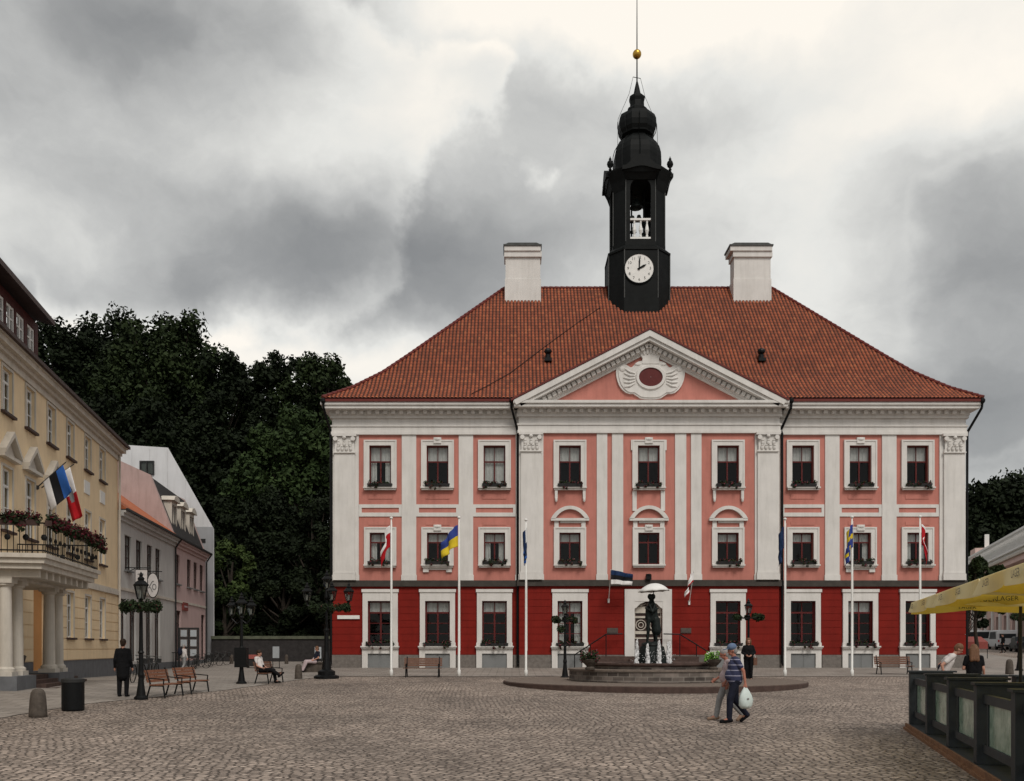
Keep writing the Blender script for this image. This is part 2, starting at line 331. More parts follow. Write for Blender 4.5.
# ------------------------------------------------------------------ mesh helpers
class MB:
    def __init__(s): s.v = []; s.f = []; s.m = []
    def add(s, vs, fs, mi=0):
        o = len(s.v); s.v += [tuple(v) for v in vs]; s.f += [tuple(i+o for i in f) for f in fs]; s.m += [mi]*len(fs); return s
    def box(s, x0, x1, y0, y1, z0, z1, mi=0):
        return s.add([(x0,y0,z0),(x1,y0,z0),(x1,y1,z0),(x0,y1,z0),(x0,y0,z1),(x1,y0,z1),(x1,y1,z1),(x0,y1,z1)],
            [(0,3,2,1),(4,5,6,7),(0,1,5,4),(1,2,6,5),(2,3,7,6),(3,0,4,7)], mi)
    def obox(s, c, ax, ay, az, mi=0):     # centre, three half axes
        c, ax, ay, az = map(Vector, (c, ax, ay, az))
        P = [c+sx*ax+sy*ay+sz*az for sz in (-1,1) for sx, sy in ((-1,-1),(1,-1),(1,1),(-1,1))]
        return s.add(P, [(0,3,2,1),(4,5,6,7),(0,1,5,4),(1,2,6,5),(2,3,7,6),(3,0,4,7)], mi)
    def quad(s, a, b, c, d, mi=0): return s.add([a,b,c,d], [(0,1,2,3)], mi)
    def cyl(s, a, b, ra, rb=None, n=10, mi=0, caps=True):
        rb = ra if rb is None else rb; a = Vector(a); b = Vector(b); d = (b-a)
        if d.length < 1e-6: return s
        q = d.to_track_quat('Z', 'Y'); vs = []
        for c, r in ((a, ra), (b, rb)):
            for i in range(n):
                t = 2*math.pi*i/n; vs.append(c+q@Vector((r*math.cos(t), r*math.sin(t), 0)))
        fs = [(i, (i+1) % n, n+(i+1) % n, n+i) for i in range(n)]
        if caps: fs += [tuple(range(n-1, -1, -1)), tuple(range(n, 2*n))]
        return s.add(vs, fs, mi)
    def tube(s, pts, r, n=8, mi=0):
        for a, b in zip(pts[:-1], pts[1:]): s.cyl(a, b, r, r, n, mi)
        return s
    def lathe(s, prof, c=(0,0,0), n=16, mi=0, rot=0.0):
        vs = []; k = len(prof)
        for r, z in prof:
            for i in range(n):
                t = 2*math.pi*i/n+rot; vs.append((c[0]+r*math.cos(t), c[1]+r*math.sin(t), c[2]+z))
        fs = [(j*n+i, j*n+(i+1) % n, (j+1)*n+(i+1) % n, (j+1)*n+i) for j in range(k-1) for i in range(n)]
        fs += [tuple(range(n-1, -1, -1)), tuple((k-1)*n+i for i in range(n))]
        return s.add(vs, fs, mi)
    def sphere(s, c, r, sc=(1,1,1), n=12, mi=0, q=None):
        vs = []; m = max(4, n//2+1)
        for j in range(1, m):
            ph = math.pi*j/m
            for i in range(n):
                t = 2*math.pi*i/n; v = Vector((r*sc[0]*math.sin(ph)*math.cos(t), r*sc[1]*math.sin(ph)*math.sin(t), r*sc[2]*math.cos(ph)))
                if q: v = q@v
                vs.append(v+Vector(c))
        for z in (1, -1):
            v = Vector((0, 0, z*r*sc[2])); v = q@v if q else v; vs.append(v+Vector(c))
        T0, B0 = (m-1)*n, (m-1)*n+1
        fs = [(j*n+i, (j+1)*n+i, (j+1)*n+(i+1) % n, j*n+(i+1) % n) for j in range(m-2) for i in range(n)]
        fs += [(T0, i, (i+1) % n) for i in range(n)] + [(B0, (m-2)*n+(i+1) % n, (m-2)*n+i) for i in range(n)]
        return s.add(vs, fs, mi)
    def prism(s, poly, y0, y1, mi=0):      # polygon in x,z (counter-clockwise seen from -y), thickness in y
        n = len(poly); vs = [(x, y0, z) for x, z in poly]+[(x, y1, z) for x, z in poly]
        fs = [tuple(range(n)), tuple(range(2*n-1, n-1, -1))]+[(i, i+n, (i+1) % n+n, (i+1) % n) for i in range(n)]
        return s.add(vs, fs, mi)
    def slab(s, poly, z0, z1, mi=0):       # polygon in x,y
        n = len(poly); vs = [(x, y, z0) for x, y in poly]+[(x, y, z1) for x, y in poly]
        fs = [tuple(range(n-1, -1, -1)), tuple(range(n, 2*n))]+[(i, (i+1) % n, (i+1) % n+n, i+n) for i in range(n)]
        return s.add(vs, fs, mi)
    def xf(s, M):
        s.v = [tuple(M@Vector(v)) for v in s.v]; return s
    def build(s, name, mats, parent=None, smooth=False, inv=False, loc=None):
        me = bpy.data.meshes.new(name); me.from_pydata(s.v, [], s.f)
        if not isinstance(mats, (list, tuple)): mats = [mats]
        for m in mats: me.materials.append(MAT[m] if isinstance(m, str) else m)
        if len(mats) > 1: me.polygons.foreach_set('material_index', s.m)
        if smooth: me.polygons.foreach_set('use_smooth', [True]*len(s.f))
        me.update(); o = bpy.data.objects.new(name, me); COL.objects.link(o)
        if parent:
            o.parent = parent
            if inv: o.matrix_parent_inverse = parent.matrix_basis.inverted()
        if loc: o.location = loc
        return o
def tag(o, label=None, cat=None, group=None, kind=None):
    if label: o['label'] = label
    if cat: o['category'] = cat
    if group: o['group'] = group
    if kind: o['kind'] = kind
    return o
def thing(name, label, cat, loc=(0,0,0), rz=0.0, group=None):
    o = bpy.data.objects.new(name, None); COL.objects.link(o); o.location = loc; o.rotation_euler = (0, 0, rz)
    o.empty_display_size = .3
    return tag(o, label, cat, group)
def np_mesh(name, V, Q, m, parent=None, uv=None, smooth=False, inv=False):
    V = np.asarray(V, dtype=np.float32); Q = np.asarray(Q, dtype=np.int32); k = Q.shape[1]
    me = bpy.data.meshes.new(name); me.vertices.add(len(V)); me.vertices.foreach_set('co', V.ravel())
    me.loops.add(Q.size); me.loops.foreach_set('vertex_index', Q.ravel())
    me.polygons.add(len(Q)); me.polygons.foreach_set('loop_start', np.arange(len(Q), dtype=np.int32)*k)
    me.materials.append(MAT[m] if isinstance(m, str) else m)
    if uv is not None:
        L = me.uv_layers.new(name='tile'); L.data.foreach_set('uv', np.asarray(uv, dtype=np.float32).ravel())
    me.update(calc_edges=True)
    if smooth: me.polygons.foreach_set('use_smooth', np.ones(len(Q), dtype=bool))
    o = bpy.data.objects.new(name, me); COL.objects.link(o)
    if parent:
        o.parent = parent
        if inv: o.matrix_parent_inverse = parent.matrix_basis.inverted()
    return o
def copy_tree(o, parent=None):
    c = o.copy(); COL.objects.link(c)
    if parent: c.parent = parent
    for ch in list(o.children): copy_tree(ch, c)
    return c
def text_into(mb, s, size, at, ux, uz, mi=0, depth=.0, align='CENTER'):
    cu = bpy.data.curves.new('t', 'FONT'); cu.body = s; cu.size = size; cu.align_x = align; cu.align_y = 'CENTER'; cu.resolution_u = 2
    o = bpy.data.objects.new('t', cu); COL.objects.link(o); bpy.context.view_layer.update()
    me = o.to_mesh(); at, ux, uz = Vector(at), Vector(ux), Vector(uz)
    vs = [at+ux*v.co.x+uz*v.co.y for v in me.vertices]; fs = [tuple(p.vertices) for p in me.polygons]
    mb.add(vs, fs, mi); o.to_mesh_clear(); bpy.data.objects.remove(o); bpy.data.curves.remove(cu)
def PX(px, Y): return (px-CX)/F*Y
def PZ(py, Y): return EYE+(HY-py)/F*Y

# ------------------------------------------------------------------ ground
def interp(x, pts):
    return np.interp(x, [p[0] for p in pts], [p[1] for p in pts])
def sst(a, b, x):
    t = np.clip((x-a)/(b-a), 0, 1); return t*t*(3-2*t)
def G(x, y):
    c = interp(y, [(-80, 0), (18, 0), (39.2, .43), (47.4, .6), (70, .95), (108, 1.9), (200, 2.4)])
    l = interp(y, [(-80, 0), (18, 0), (22, .2), (25.5, .38), (32, .40), (47.5, .19), (60, .3), (71, .5), (108, 1.9), (200, 2.4)])
    t = sst(-9.2, -16.5, x) if not np.isscalar(x) else float(sst(np.float64(9.2), np.float64(16.5), -x))
    if not np.isscalar(x): t = sst(9.2, 16.5, -x)
    return c*(1-t)+l*t
def gz(x, y): return float(G(float(x), float(y)))
def gp(px, py):            # where the line of sight through a pixel meets the ground
    Y = 20.0
    for _ in range(60):
        z = gz((px-CX)/F*Y, Y); Y = .5*Y+.5*(EYE-z)*F/max(py-HY, 1)
    X = (px-CX)/F*Y; return X, Y, gz(X, Y)
def grid(xs, ys, fz, name, m, **kw):
    X, Y = np.meshgrid(xs, ys); Z = fz(X, Y); V = np.stack([X, Y, Z], -1).reshape(-1, 3)
    nx, ny = len(xs), len(ys); i = np.arange(nx-1)[None, :]+np.arange(ny-1)[:, None]*nx
    Q = np.stack([i, i+1, i+nx+1, i+nx], -1).reshape(-1, 4)
    return np_mesh(name, V, Q, m, **kw)
xs = np.concatenate([np.linspace(-600, -60, 12), np.arange(-56, -20, 2.), np.arange(-20, -8, .5), np.arange(-8, 60, 2.), np.linspace(64, 600, 12)])
ys = np.concatenate([np.arange(-60, 16, 4.), np.arange(16, 75, 1.), np.arange(75, 200, 4.), np.linspace(210, 900, 8)])
tag(grid(xs, ys, lambda X, Y: G(X, Y), 'square_cobbles', 'cobble'), 'cobbled town square sloping up to the hall', None, None, 'structure')
def left_edge(y): return -11.49-.196*y
def pave(name, poly_fn, y0, y1, step, m, dz):
    V = []; Q = []; yy = list(np.arange(y0, y1+1e-6, step)); nx = 14
    for y in yy:
        a, b = poly_fn(y)
        for i in range(nx+1):
            x = a+(b-a)*i/nx; V.append((x, y, gz(x, y)+dz))
    for j in range(len(yy)-1):
        for i in range(nx):
            k = j*(nx+1)+i; Q.append((k, k+1, k+nx+2, k+nx+1))
    return tag(np_mesh(name, V, Q, m), None, None, None, 'structure')
pave('left_pavement', lambda y: (left_edge(y)-.5, float(np.interp(y, [8, 20.5, 24, 30, 36, 44, 80], [-9, -11.6, -11.3, -9.5, -8.6, -7.0, -5.0]))), 8, 74, 1.0, 'slabs', .012)
pave('hall_pavement', lambda y: (-8.0, 27.0), 38.6, 47.6, .6, 'slabs', .016)
pave('side_street', lambda y: (25.5, 25.5+(y-40)*.33+3), 47.6, 104, 2.0, 'slabs', .010)
def hill_h(X, Y):
    S = 74+96*sst(8, 34, X); return 15*sst(0, 42, Y-S)
tag(grid(np.arange(-150, 151, 5.), np.arange(70, 320, 5.), lambda X, Y: G(X, Y)+hill_h(X, Y)-.35+.5*np.sin(X*.3)*np.sin(Y*.21)*(hill_h(X, Y) > 1), 'wooded_hill', 'hill_green'), 'dark green wooded hill behind the square', None, None, 'structure')

# ------------------------------------------------------------------ facade helpers
def wall_grid(mb, x0, x1, zb, holes, y0, depth, mis, flip=1):
    """zb: list of z levels, mis: one material index per band; holes: (xa, xb, za, zb)"""
    X = sorted({x0, x1, *[round(h[0], 4) for h in holes], *[round(h[1], 4) for h in holes]})
    Z = sorted({*zb, *[round(h[2], 4) for h in holes], *[round(h[3], 4) for h in holes]})
    def band(z):
        for k in range(len(mis)):
            if zb[k]-1e-5 <= z <= zb[k+1]+1e-5: return mis[k]
        return mis[-1]
    for i in range(len(X)-1):
        for j in range(len(Z)-1):
            cx, cz = (X[i]+X[i+1])/2, (Z[j]+Z[j+1])/2
            if any(h[0] < cx < h[1] and h[2] < cz < h[3] for h in holes): continue
            mb.quad((X[i], y0, Z[j]), (X[i+1], y0, Z[j]), (X[i+1], y0, Z[j+1]), (X[i], y0, Z[j+1]), band(cz))
    for (a, b, c, d) in holes:
        k = band((c+d)/2); y1 = y0+depth
        mb.quad((a,y0,c),(a,y1,c),(b,y1,c),(b,y0,c), k); mb.quad((a,y0,d),(b,y0,d),(b,y1,d),(a,y1,d), k)
        mb.quad((a,y0,c),(a,y0,d),(a,y1,d),(a,y1,c), k); mb.quad((b,y0,c),(b,y1,c),(b,y1,d),(b,y0,d), k)
def window(parent, xa, xb, za, zb, y, frame='window_wood', curtain=None, transom=.72, mull=True, inv=False, fw=.07, bars=0, depth=.06, cmode=0):
    m = MB(); e = .004
    xa, xb, za, zb = xa+e, xb-e, za+e, zb-e
    m.box(xa, xa+fw, y, y+depth, za, zb); m.box(xb-fw, xb, y, y+depth, za, zb)
    m.box(xa+fw, xb-fw, y, y+depth, za, za+fw); m.box(xa+fw, xb-fw, y, y+depth, zb-fw, zb)
    zt = za+(zb-za)*transom; xm = (xa+xb)/2
    if transom < 1: m.box(xa+fw, xb-fw, y-.01, y+depth, zt-fw*.6, zt+fw*.6)
    if mull:
        m.box(xm-fw*.6, xm+fw*.6, y-.008, y+depth, za+fw, (zt-fw*.6) if transom < 1 else zb-fw)
        if transom < 1: m.box(xm-fw*.28, xm+fw*.28, y-.004, y+depth, zt+fw*.6, zb-fw)
    for k in range(bars):
        z = za+fw+(zt-za-fw)*(k+1)/(bars+1); m.box(xa+fw, xb-fw, y+.01, y+depth-.01, z-.018, z+.018)
    w_ = m.build('window', frame, parent, inv=inv)
    MB().quad((xa+fw, y+depth*.6, za+fw), (xb-fw, y+depth*.6, za+fw), (xb-fw, y+depth*.6, zb-fw), (xa+fw, y+depth*.6, zb-fw)).build('pane', 'glass', w_)
    if curtain:
        c = MB(); yc = y+depth+.09
        def drape(a, b, z0, z1, amp=.025, n=16):
            for i in range(n):
                x_a, x_b = a+(b-a)*i/n, a+(b-a)*(i+1)/n
                c.quad((x_a, yc+amp*math.sin(i*1.9), z0), (x_b, yc+amp*math.sin((i+1)*1.9), z0), (x_b, yc+amp*math.sin((i+1)*1.9), z1), (x_a, yc+amp*math.sin(i*1.9), z1))
        if cmode == 0: drape(xa+fw*.5, xb-fw*.5, zt, zb-.02)
        elif cmode == 1:
            drape(xa+fw*.5, xb-fw*.5, zt, zb-.02); drape(xa+fw*.5, xa+(xb-xa)*.3, za+.05, zt, .03, 8); drape(xb-(xb-xa)*.3, xb-fw*.5, za+.05, zt, .03, 8)
        elif cmode == 2: drape(xa+fw*.5, xb-fw*.5, za+.05, zb-.02, .02, 20)
        c.build('curtain', curtain, w_)
    return w_
def leaf_cloud(pts, n, size, rng):
    """small leaf-sized faces round a list of (centre, radius)"""
    V = []; Q = []
    C = np.array([p[0] for p in pts]); Rr = np.array([p[1] for p in pts]); k = rng.integers(0, len(pts), n)
    d = rng.normal(size=(n, 3)); d /= np.linalg.norm(d, axis=1)[:, None]
    rr = rng.random(n)**.45
    P = C[k]+d*(Rr[k]*rr[:, None] if Rr.ndim == 2 else (Rr[k]*rr)[:, None])
    a = rng.normal(size=(n, 3)); a /= np.linalg.norm(a, axis=1)[:, None]
    nrm = d*.85+rng.normal(size=(n, 3))*.33+np.array([0, 0, .55]); b = np.cross(nrm, a); b /= np.linalg.norm(b, axis=1)[:, None]+1e-9
    s = size*(.6+.8*rng.random(n))[:, None]
    V = np.stack([P-a*s*.5, P+b*s*.33, P+a*s*.5, P-b*s*.33], 1).reshape(-1, 3)
    Q = np.arange(4*n).reshape(n, 4)
    return V, Q
RNG = np.random.default_rng(5)

# ================================================================== TOWN HALL
Y0 = 47.4; YC = 47.05
hall = thing('town_hall', 'pink and white town hall with red ground floor, tiled roof and black clock tower', 'town hall', (7.21, Y0, .6))
hx = lambda p: PX(p, Y0); hz = lambda p: PZ(p, Y0)
cxx = lambda p: PX(p, YC); cz = lambda p: PZ(p, YC)
XL, XR = hx(333), hx(965)
CBL, CBR = cxx(519), cxx(779)            # central bay
ZG, ZPL, ZST0, ZST1, ZP1, ZTOP = .3, 1.29, 4.88, 5.2, 12.86, 14.1
wing_cols = [380.4, 437.6, 494.5]
right_cols = [802.7, 860.0, 917.2]
def hall_windows(col, conv, convz, kind):
    if kind == 'top': return (conv(col-10.9), conv(col+10.9), convz(487), convz(445.7))
    if kind == 'mid': return (conv(col-10.6), conv(col+10.6), convz(564.3), convz(532.8))
    if kind == 'ground': return (conv(col-12.4), conv(col+12.4), convz(645.6), convz(601))
WIN = []   # (col, rect, kind, wing, y)
for wing, cols, cv, cvz, y in (('l', wing_cols, hx, hz, Y0), ('r', right_cols, hx, hz, Y0), ('c', [569.9, 648.6, 727.8], cxx, cz, YC)):
    for i, c in enumerate(cols):
        for kind in ('top', 'mid', 'ground'):
            if wing == 'c' and i == 1 and kind == 'ground': continue
            WIN.append((c, i, hall_windows(c, cv, cvz, kind), kind, wing, y))
DOOR = (cxx(634.3), cxx(662.2), cz(657), cz(601.5))
zb = [ZG, ZPL, ZST0, ZP1, ZTOP+.35]
for wing, x0, x1, y in (('l', XL, CBL, Y0), ('r', CBR, XR, Y0), ('c', CBL, CBR, YC)):
    m = MB(); holes = [w_[2] for w_ in WIN if w_[4] == wing]
    if wing == 'c': holes = holes+[DOOR]
    wall_grid(m, x0, x1, zb, holes, y, .26, [3, 2, 0, 1])
    if wing == 'c':
        for x in (x0, x1): 
            for k in range(4): m.quad((x, y, zb[k]), (x, Y0+.02, zb[k]), (x, Y0+.02, zb[k+1]), (x, y, zb[k+1]), [3, 2, 0, 1][k])
    if wing == 'l':
        for k in range(4): m.quad((x0, y, zb[k]), (x0, 64, zb[k]), (x0, 64, zb[k+1]), (x0, y, zb[k+1]), [3, 2, 0, 1][k])
        for k in range(4): m.quad((XL, 64, zb[k]), (XR, 64, zb[k]), (XR, 64, zb[k+1]), (XL, 64, zb[k+1]), [3, 2, 0, 1][k])
    if wing == 'r':
        for k in range(4): m.quad((x1, y, zb[k]), (x1, 64, zb[k]), (x1, 64, zb[k+1]), (x1, y, zb[k+1]), [3, 2, 0, 1][k])
    def gaps(o):
        segs = [(x0-(.04 if wing == 'l' else -.03), x1+(.04 if wing == 'r' else -.03))]
        cuts = [(w_[2][0]-o, w_[2][1]+o) for w_ in WIN if w_[3] == 'ground' and w_[4] == wing]+([(cxx(624), cxx(672))] if wing == 'c' else [])
        for a, b in cuts: segs = [t for (p, q) in segs for t in ((p, min(q, a)), (max(p, b), q)) if t[1]-t[0] > .05]
        return segs
    for k in range(10):
        z = ZPL+(ZST0-ZPL)*k/10
        for p, q in gaps(.34): m.box(p, q, y-.014, y+.01, z+.022, z+(ZST0-ZPL)/10-.008, 2)
    for p, q in gaps(.36): m.box(p, q, y-.07, y+.003, ZG, ZPL, 3)
    m.build('wall', ['pink_stucco', 'white_stucco', 'red_stucco', 'plinth_granite'], hall, inv=True)
# dark floors inside, so the rooms are not see-through
m = MB()
for z in (4.7, 9.0, 13.2): m.box(XL+.1, XR-.1, Y0+.5, 63.8, z, z+.2)
m.box(XL+.1, XR-.1, Y0+3.2, Y0+3.4, .5, 14); m.build('interior_floor', 'dark_frame', hall, inv=True)
# string course
m = MB()
for x0, x1, y in ((XL-.1, CBL, Y0), (CBR, XR+.1, Y0), (CBL-.1, CBR+.1, YC)):
    m.box(x0, x1, y-.16, y+.004, ZST0+.004, ZST0+.2); m.box(x0, x1, y-.10, y+.006, ZST0+.2, ZST1+.004)
m.box(XL-.12, XL+.002, Y0+.01, 64, ZST0+.004, ZST0+.2); m.box(XR-.002, XR+.12, Y0+.01, 64, ZST0+.004, ZST0+.2)
m.build('string_course', 'string_stone', hall, inv=True)
# lesenes and panels ------------------------------------------------
def mir(c): return 1298-c
def lesene(x0, x1, y, zt=ZP1+.003, proud=.06):
    m = MB(); m.box(x0, x1, y-proud, y+.003, ZST1+.005, zt); m.box(x0-.03, x1+.03, y-proud-.03, y+.004, ZST1+.006, ZST1+.3)
    return m.build('lesene', 'white_stucco', hall, inv=True)
for a, b in ((333, 358.9), (401.9, 416.3), (458.8, 473.2), (515.7, 519.0)):
    if a > 510: lesene(hx(a), CBL, Y0); lesene(CBR, hx(mir(a)), Y0)
    else: lesene(hx(a), hx(b), Y0); lesene(hx(mir(b)), hx(mir(a)), Y0)
for a, b in ((519, 543.4), (596.7, 607.2), (611.9, 623.1)):
    lesene(cxx(a), cxx(b), YC); lesene(cxx(mir(b)), cxx(mir(a)), YC)
def capital(m, x0, x1, y, zt):
    w_ = x1-x0; h = .95
    m.box(x0-.05, x1+.05, y-.10, y, zt-h-.06, zt-h)                      # astragal
    m.box(x0+.03, x1-.03, y-.05, y, zt-h, zt-.16)                       # bell
    m.box(x0-.10, x1+.10, y-.16, y, zt-.14, zt)                         # abacus
    for r_, zz, n, rr in ((0, zt-h+.16, 4, .11), (1, zt-h+.42, 3, .12)):
        for i in range(n):
            x = x0+.1+(w_-.2)*(i+.5)/n; m.sphere((x, y-.07, zz), rr, (.8, .7, 1.2), 8); m.sphere((x, y-.12, zz+.11), rr*.55, (1.2, .8, .6), 8)
    for x in (x0+.08, x1-.08): m.cyl((x, y-.17, zt-.27), (x, y-.03, zt-.27), .12, .12, 10)
    m.sphere(((x0+x1)/2, y-.12, zt-.2), .09, (1.2, .8, 1), 8)
for a, b, cv, y in ((334.8, 355.3, hx, Y0), (mir(355.3), mir(334.8), hx, Y0), (520.8, 541, cxx, YC), (mir(541), mir(520.8), cxx, YC)):
    x0, x1 = cv(a), cv(b); yy = y-.06; m = MB()
    m.box(x0, x1, yy-.10, yy+.001, ZST1+.02, PZ(450, y)); m.box(x0-.06, x1+.06, yy-.16, yy+.002, ZST1+.015, ZST1+.35); m.box(x0-.03, x1+.03, yy-.13, yy+.002, ZST1+.36, ZST1+.44)
    p = m.build('pilaster', 'white_stucco', hall, inv=True)
    m = MB(); capital(m, x0, x1, yy-.08, ZP1+.03); m.build('capital', 'white_stucco', p, smooth=False)
# bands between the floors of the wings
for cols in (wing_cols, right_cols):
    for c in cols:
        m = MB(); xa, xb = hx(c-21.4), hx(c+21.4); z0, z1 = hz(516.6), hz(504.5)
        a, b, e0, e1 = hx(c-18.6), hx(c+18.6), hz(512.7), hz(507.9)
        m.box(xa+.003, xb-.003, Y0-.05, Y0+.003, z0, e0); m.box(xa+.003, xb-.003, Y0-.05, Y0+.003, e1, z1)
        m.box(xa+.003, a, Y0-.05, Y0+.003, e0, e1); m.box(b, xb-.003, Y0-.05, Y0+.003, e0, e1)
        m.build('panel_frame', 'white_stucco', hall, inv=True)
        for za_, zb_ in ((499, 494.5), (525, 521.5)):
            m = MB(); m.box(hx(c-12), hx(c+12), Y0-.025, Y0+.002, hz(za_), hz(zb_)); m.build('sunk_panel', 'pink_stucco', hall, inv=True)
# architrave, frieze, cornice, dentils
def entab(x0, x1, y, returns=(0, 0)):
    m = MB()
    m.box(x0-.08, x1+.08, y-.14, y+.002, ZP1+.006, ZP1+.16); m.box(x0-.05, x1+.05, y-.10, y+.002, ZP1+.16, ZP1+.42); m.box(x0-.1, x1+.1, y-.15, y+.002, ZP1+.42, ZP1+.5)
    m.box(x0-.02, x1+.02, y-.06, y+.002, ZP1+.5, 13.72)
    m.box(x0-.12, x1+.12, y-.18, y+.002, 13.72, 13.86)
    m.box(x0-.15*returns[0]-.0, x1+.15*returns[1], y-.22, y+.002, 13.86, 14.09)
    n = int((x1-x0)/.42)
    for i in range(n):
        x = x0+.1+(x1-x0-.2)*(i+.5)/n; m.box(x-.10, x+.10, y-.40, y-.22, 13.90, 14.08)
    m.box(x0-.42*returns[0], x1+.42*returns[1], y-.72, y+.002, 14.09, 14.26); m.box(x0-.50*returns[0], x1+.50*returns[1], y-.80, y+.001, 14.26, 14.40)
    return m.build('cornice', 'white_stucco', hall, inv=True)
entab(XL, CBL-.02, Y0, (1, 0)); entab(CBR+.02, XR, Y0, (0, 1)); entab(CBL, CBR, YC, (.6, .6))
for sx, x in ((-1, XL), (1, XR)):
    m = MB()
    for z0, z1, o in ((ZP1, 13.72, .05), (13.72, 14.09, .16), (14.09, 14.26, .42), (14.26, 14.40, .5)):
        xa, xb = sorted((x+sx*.003, x+sx*o)); m.box(xa, xb, Y0+.01, 64.3, z0+.003, z1)
    m.build('side_cornice', 'white_stucco', hall, inv=True)
# gutters and downpipes
GE_L, GE_R, YE = -9.80, 24.38, 46.55
m = MB(); m.box(GE_L, cxx(512), YE-.02, YE+.14, 14.405, 14.54); m.box(cxx(786), GE_R, YE-.02, YE+.14, 14.405, 14.54)
m.box(GE_L-.0, GE_L+.14, YE+.14, 65, 14.405, 14.54); m.box(GE_R-.14, GE_R, YE+.14, 65, 14.405, 14.54)
m.build('gutter', 'gutter_red', hall, inv=True)
def pipe(pts):
    m = MB(); m.tube(pts, .065, 8); m.sphere(pts[0], .14, (1, 1, 1.1), 8); m.build('downpipe', 'black_metal', hall, inv=True)
    for q in ():
        pass
pipe([(cxx(511.5), YE+.02, 14.45), (cxx(511.5), YE+.05, 14.1), (cxx(517.5), Y0-.1, 13.1), (hx(517.8), Y0-.16, 12.9), (hx(517.8), Y0-.2, .9), (hx(517.8), Y0-.4, .75)])
pipe([(cxx(788.5), YE+.02, 14.45), (cxx(788.5), YE+.05, 14.1), (cxx(782.3), Y0-.1, 13.1), (hx(781.2), Y0-.16, 12.9), (hx(781.2), Y0-.2, .9), (hx(781.2), Y0-.4, .75)])
pipe([(GE_R-.03, YE+.02, 14.45), (GE_R-.03, YE+.1, 14.1), (XR+.12, Y0-.0, 13.0), (XR+.10, Y0+.02, .9), (XR+.1, Y0-.2, .75)])
pipe([(GE_L+.03, YE+.02, 14.45), (GE_L+.03, YE+.1, 14.1), (XL-.12, Y0, 13.0), (XL-.10, Y0+.02, .9), (XL-.1, Y0-.2, .75)])
# pediment -----------------------------------------------------------
PB, PA = 14.42, 18.02; px0, px1 = PX(513.5, 46.25), PX(786.5, 46.25); pxc = (px0+px1)/2
m = MB(); m.prism([(px0+.9, PB-.03), (px1-.9, PB-.03), (pxc, PA-.55)], YC-.05, YC+.25); ped = m.build('pediment', 'pink_stucco', hall, inv=True)
m = MB()
slope = math.atan2(PA-PB, pxc-px0); L = math.hypot(PA-PB, pxc-px0)
for sx, bx in ((1, px0), (-1, px1)):
    d = Vector((sx*math.cos(slope), 0, math.sin(slope))); nrm = Vector((-sx*math.sin(slope), 0, math.cos(slope)))
    def bar(d0, d1, y0_, y1_, off0, off1):   # slanted bar cut plumb at the apex
        P = []
        for yy in (y0_, y1_):
            for o in (off0, off1):
                a = Vector((bx, yy, PB))+d*d0+nrm*o; 
                t = (pxc-(Vector((bx, yy, PB))+nrm*o).x)/d.x; b = Vector((bx, yy, PB))+nrm*o+d*t
                P += [a, b]
        a0, b0, a1, b1, c0, e0, c1, e1 = P
        m.add([a0, b0, b1, a1, c0, e0, e1, c1], [(0,1,2,3), (7,6,5,4), (0,4,5,1), (3,2,6,7), (0,3,7,4)])
    bar(0, L, YC-.82, YC+.1, -.30, -.02); bar(.2, L, YC-.72, YC+.1, -.46, -.302); bar(.8, L, YC-.24, YC+.1, -.76, -.462); bar(1.2, L, YC-.16, YC+.1, -.88, -.762)
    n = 22
    for i in range(n):
        s_ = 1.5+(L-1.9)*i/(n-1); c = Vector((bx, YC-.34, PB))+d*s_-nrm*.60
        m.obox(c, d*.10, (0, .10, 0), nrm*.10)
m.build('raking_cornice', 'white_stucco', ped)
m = MB()
for sx, bx in ((1, px0), (-1, px1)):
    d = Vector((sx*math.cos(slope), 0, math.sin(slope))); nrm = Vector((-sx*math.sin(slope), 0, math.cos(slope)))
    a = Vector((bx, YC-.86, PB))-d*.12; b = Vector((pxc, YC-.86, PA)); up = nrm*.09
    yb = 51.5
    m.add([a, b, b+Vector((0,0,.1)), a+up, Vector((a.x, yb, a.z)), Vector((b.x, yb, b.z)), Vector((b.x, yb, b.z+.1)), Vector((a.x, yb, a.z))+up], [(0,1,2,3), (4,7,6,5), (3,2,6,7), (0,4,5,1), (0,3,7,4)])
m.build('pediment_roof', 'gutter_red', ped)
# cartouche with oval window
m = MB(); yc_ = YC-.05; zc = PZ(378.5, YC); xc = cxx(650)
def ring_prism(pts_out, y0_, y1_, mi=0): m.prism(pts_out, y0_, y1_, mi)
HP = [(0, -1.13), (.30, -1.12), (.55, -1.07), (.72, -.95), (.90, -.84), (1.10, -.84), (1.29, -.78), (1.48, -.62), (1.62, -.42), (1.72, -.18), (1.78, .08), (1.80, .32), (1.76, .52), (1.66, .66), (1.52, .72), (1.36, .70), (1.20, .60), (1.08, .53), (.97, .54), (.88, .62), (.78, .75), (.62, .84), (.42, .88), (.2, .88), (0, .90)]
def shell(sc):
    P = [(xc+x*sc, zc+z*sc) for x, z in HP]; P += [(xc-x*sc, zc+z*sc) for x, z in HP[-2:0:-1]]; return P
m.prism(shell(1.0), yc_-.12, yc_, 0)
m.prism(shell(.93), yc_-.17, yc_-.121, 0)
for sx in (-1, 1):
    for k in range(5):
        a0 = Vector((xc+sx*.82, yc_-.17, zc-.32+.13*k)); b0 = Vector((xc+sx*(1.42-.03*abs(k-2)), yc_-.17, zc-.50+.24*k)); mm = (a0+b0)/2+Vector((0, -.03, -.06)); m.tube([a0, mm, b0], .045, 6)
    m.sphere((xc+sx*1.48, yc_-.15, zc+.44), .17, (1, .5, 1), 12); m.sphere((xc+sx*.66, yc_-.16, zc+.68), .12, (1.3, .5, .8), 12)
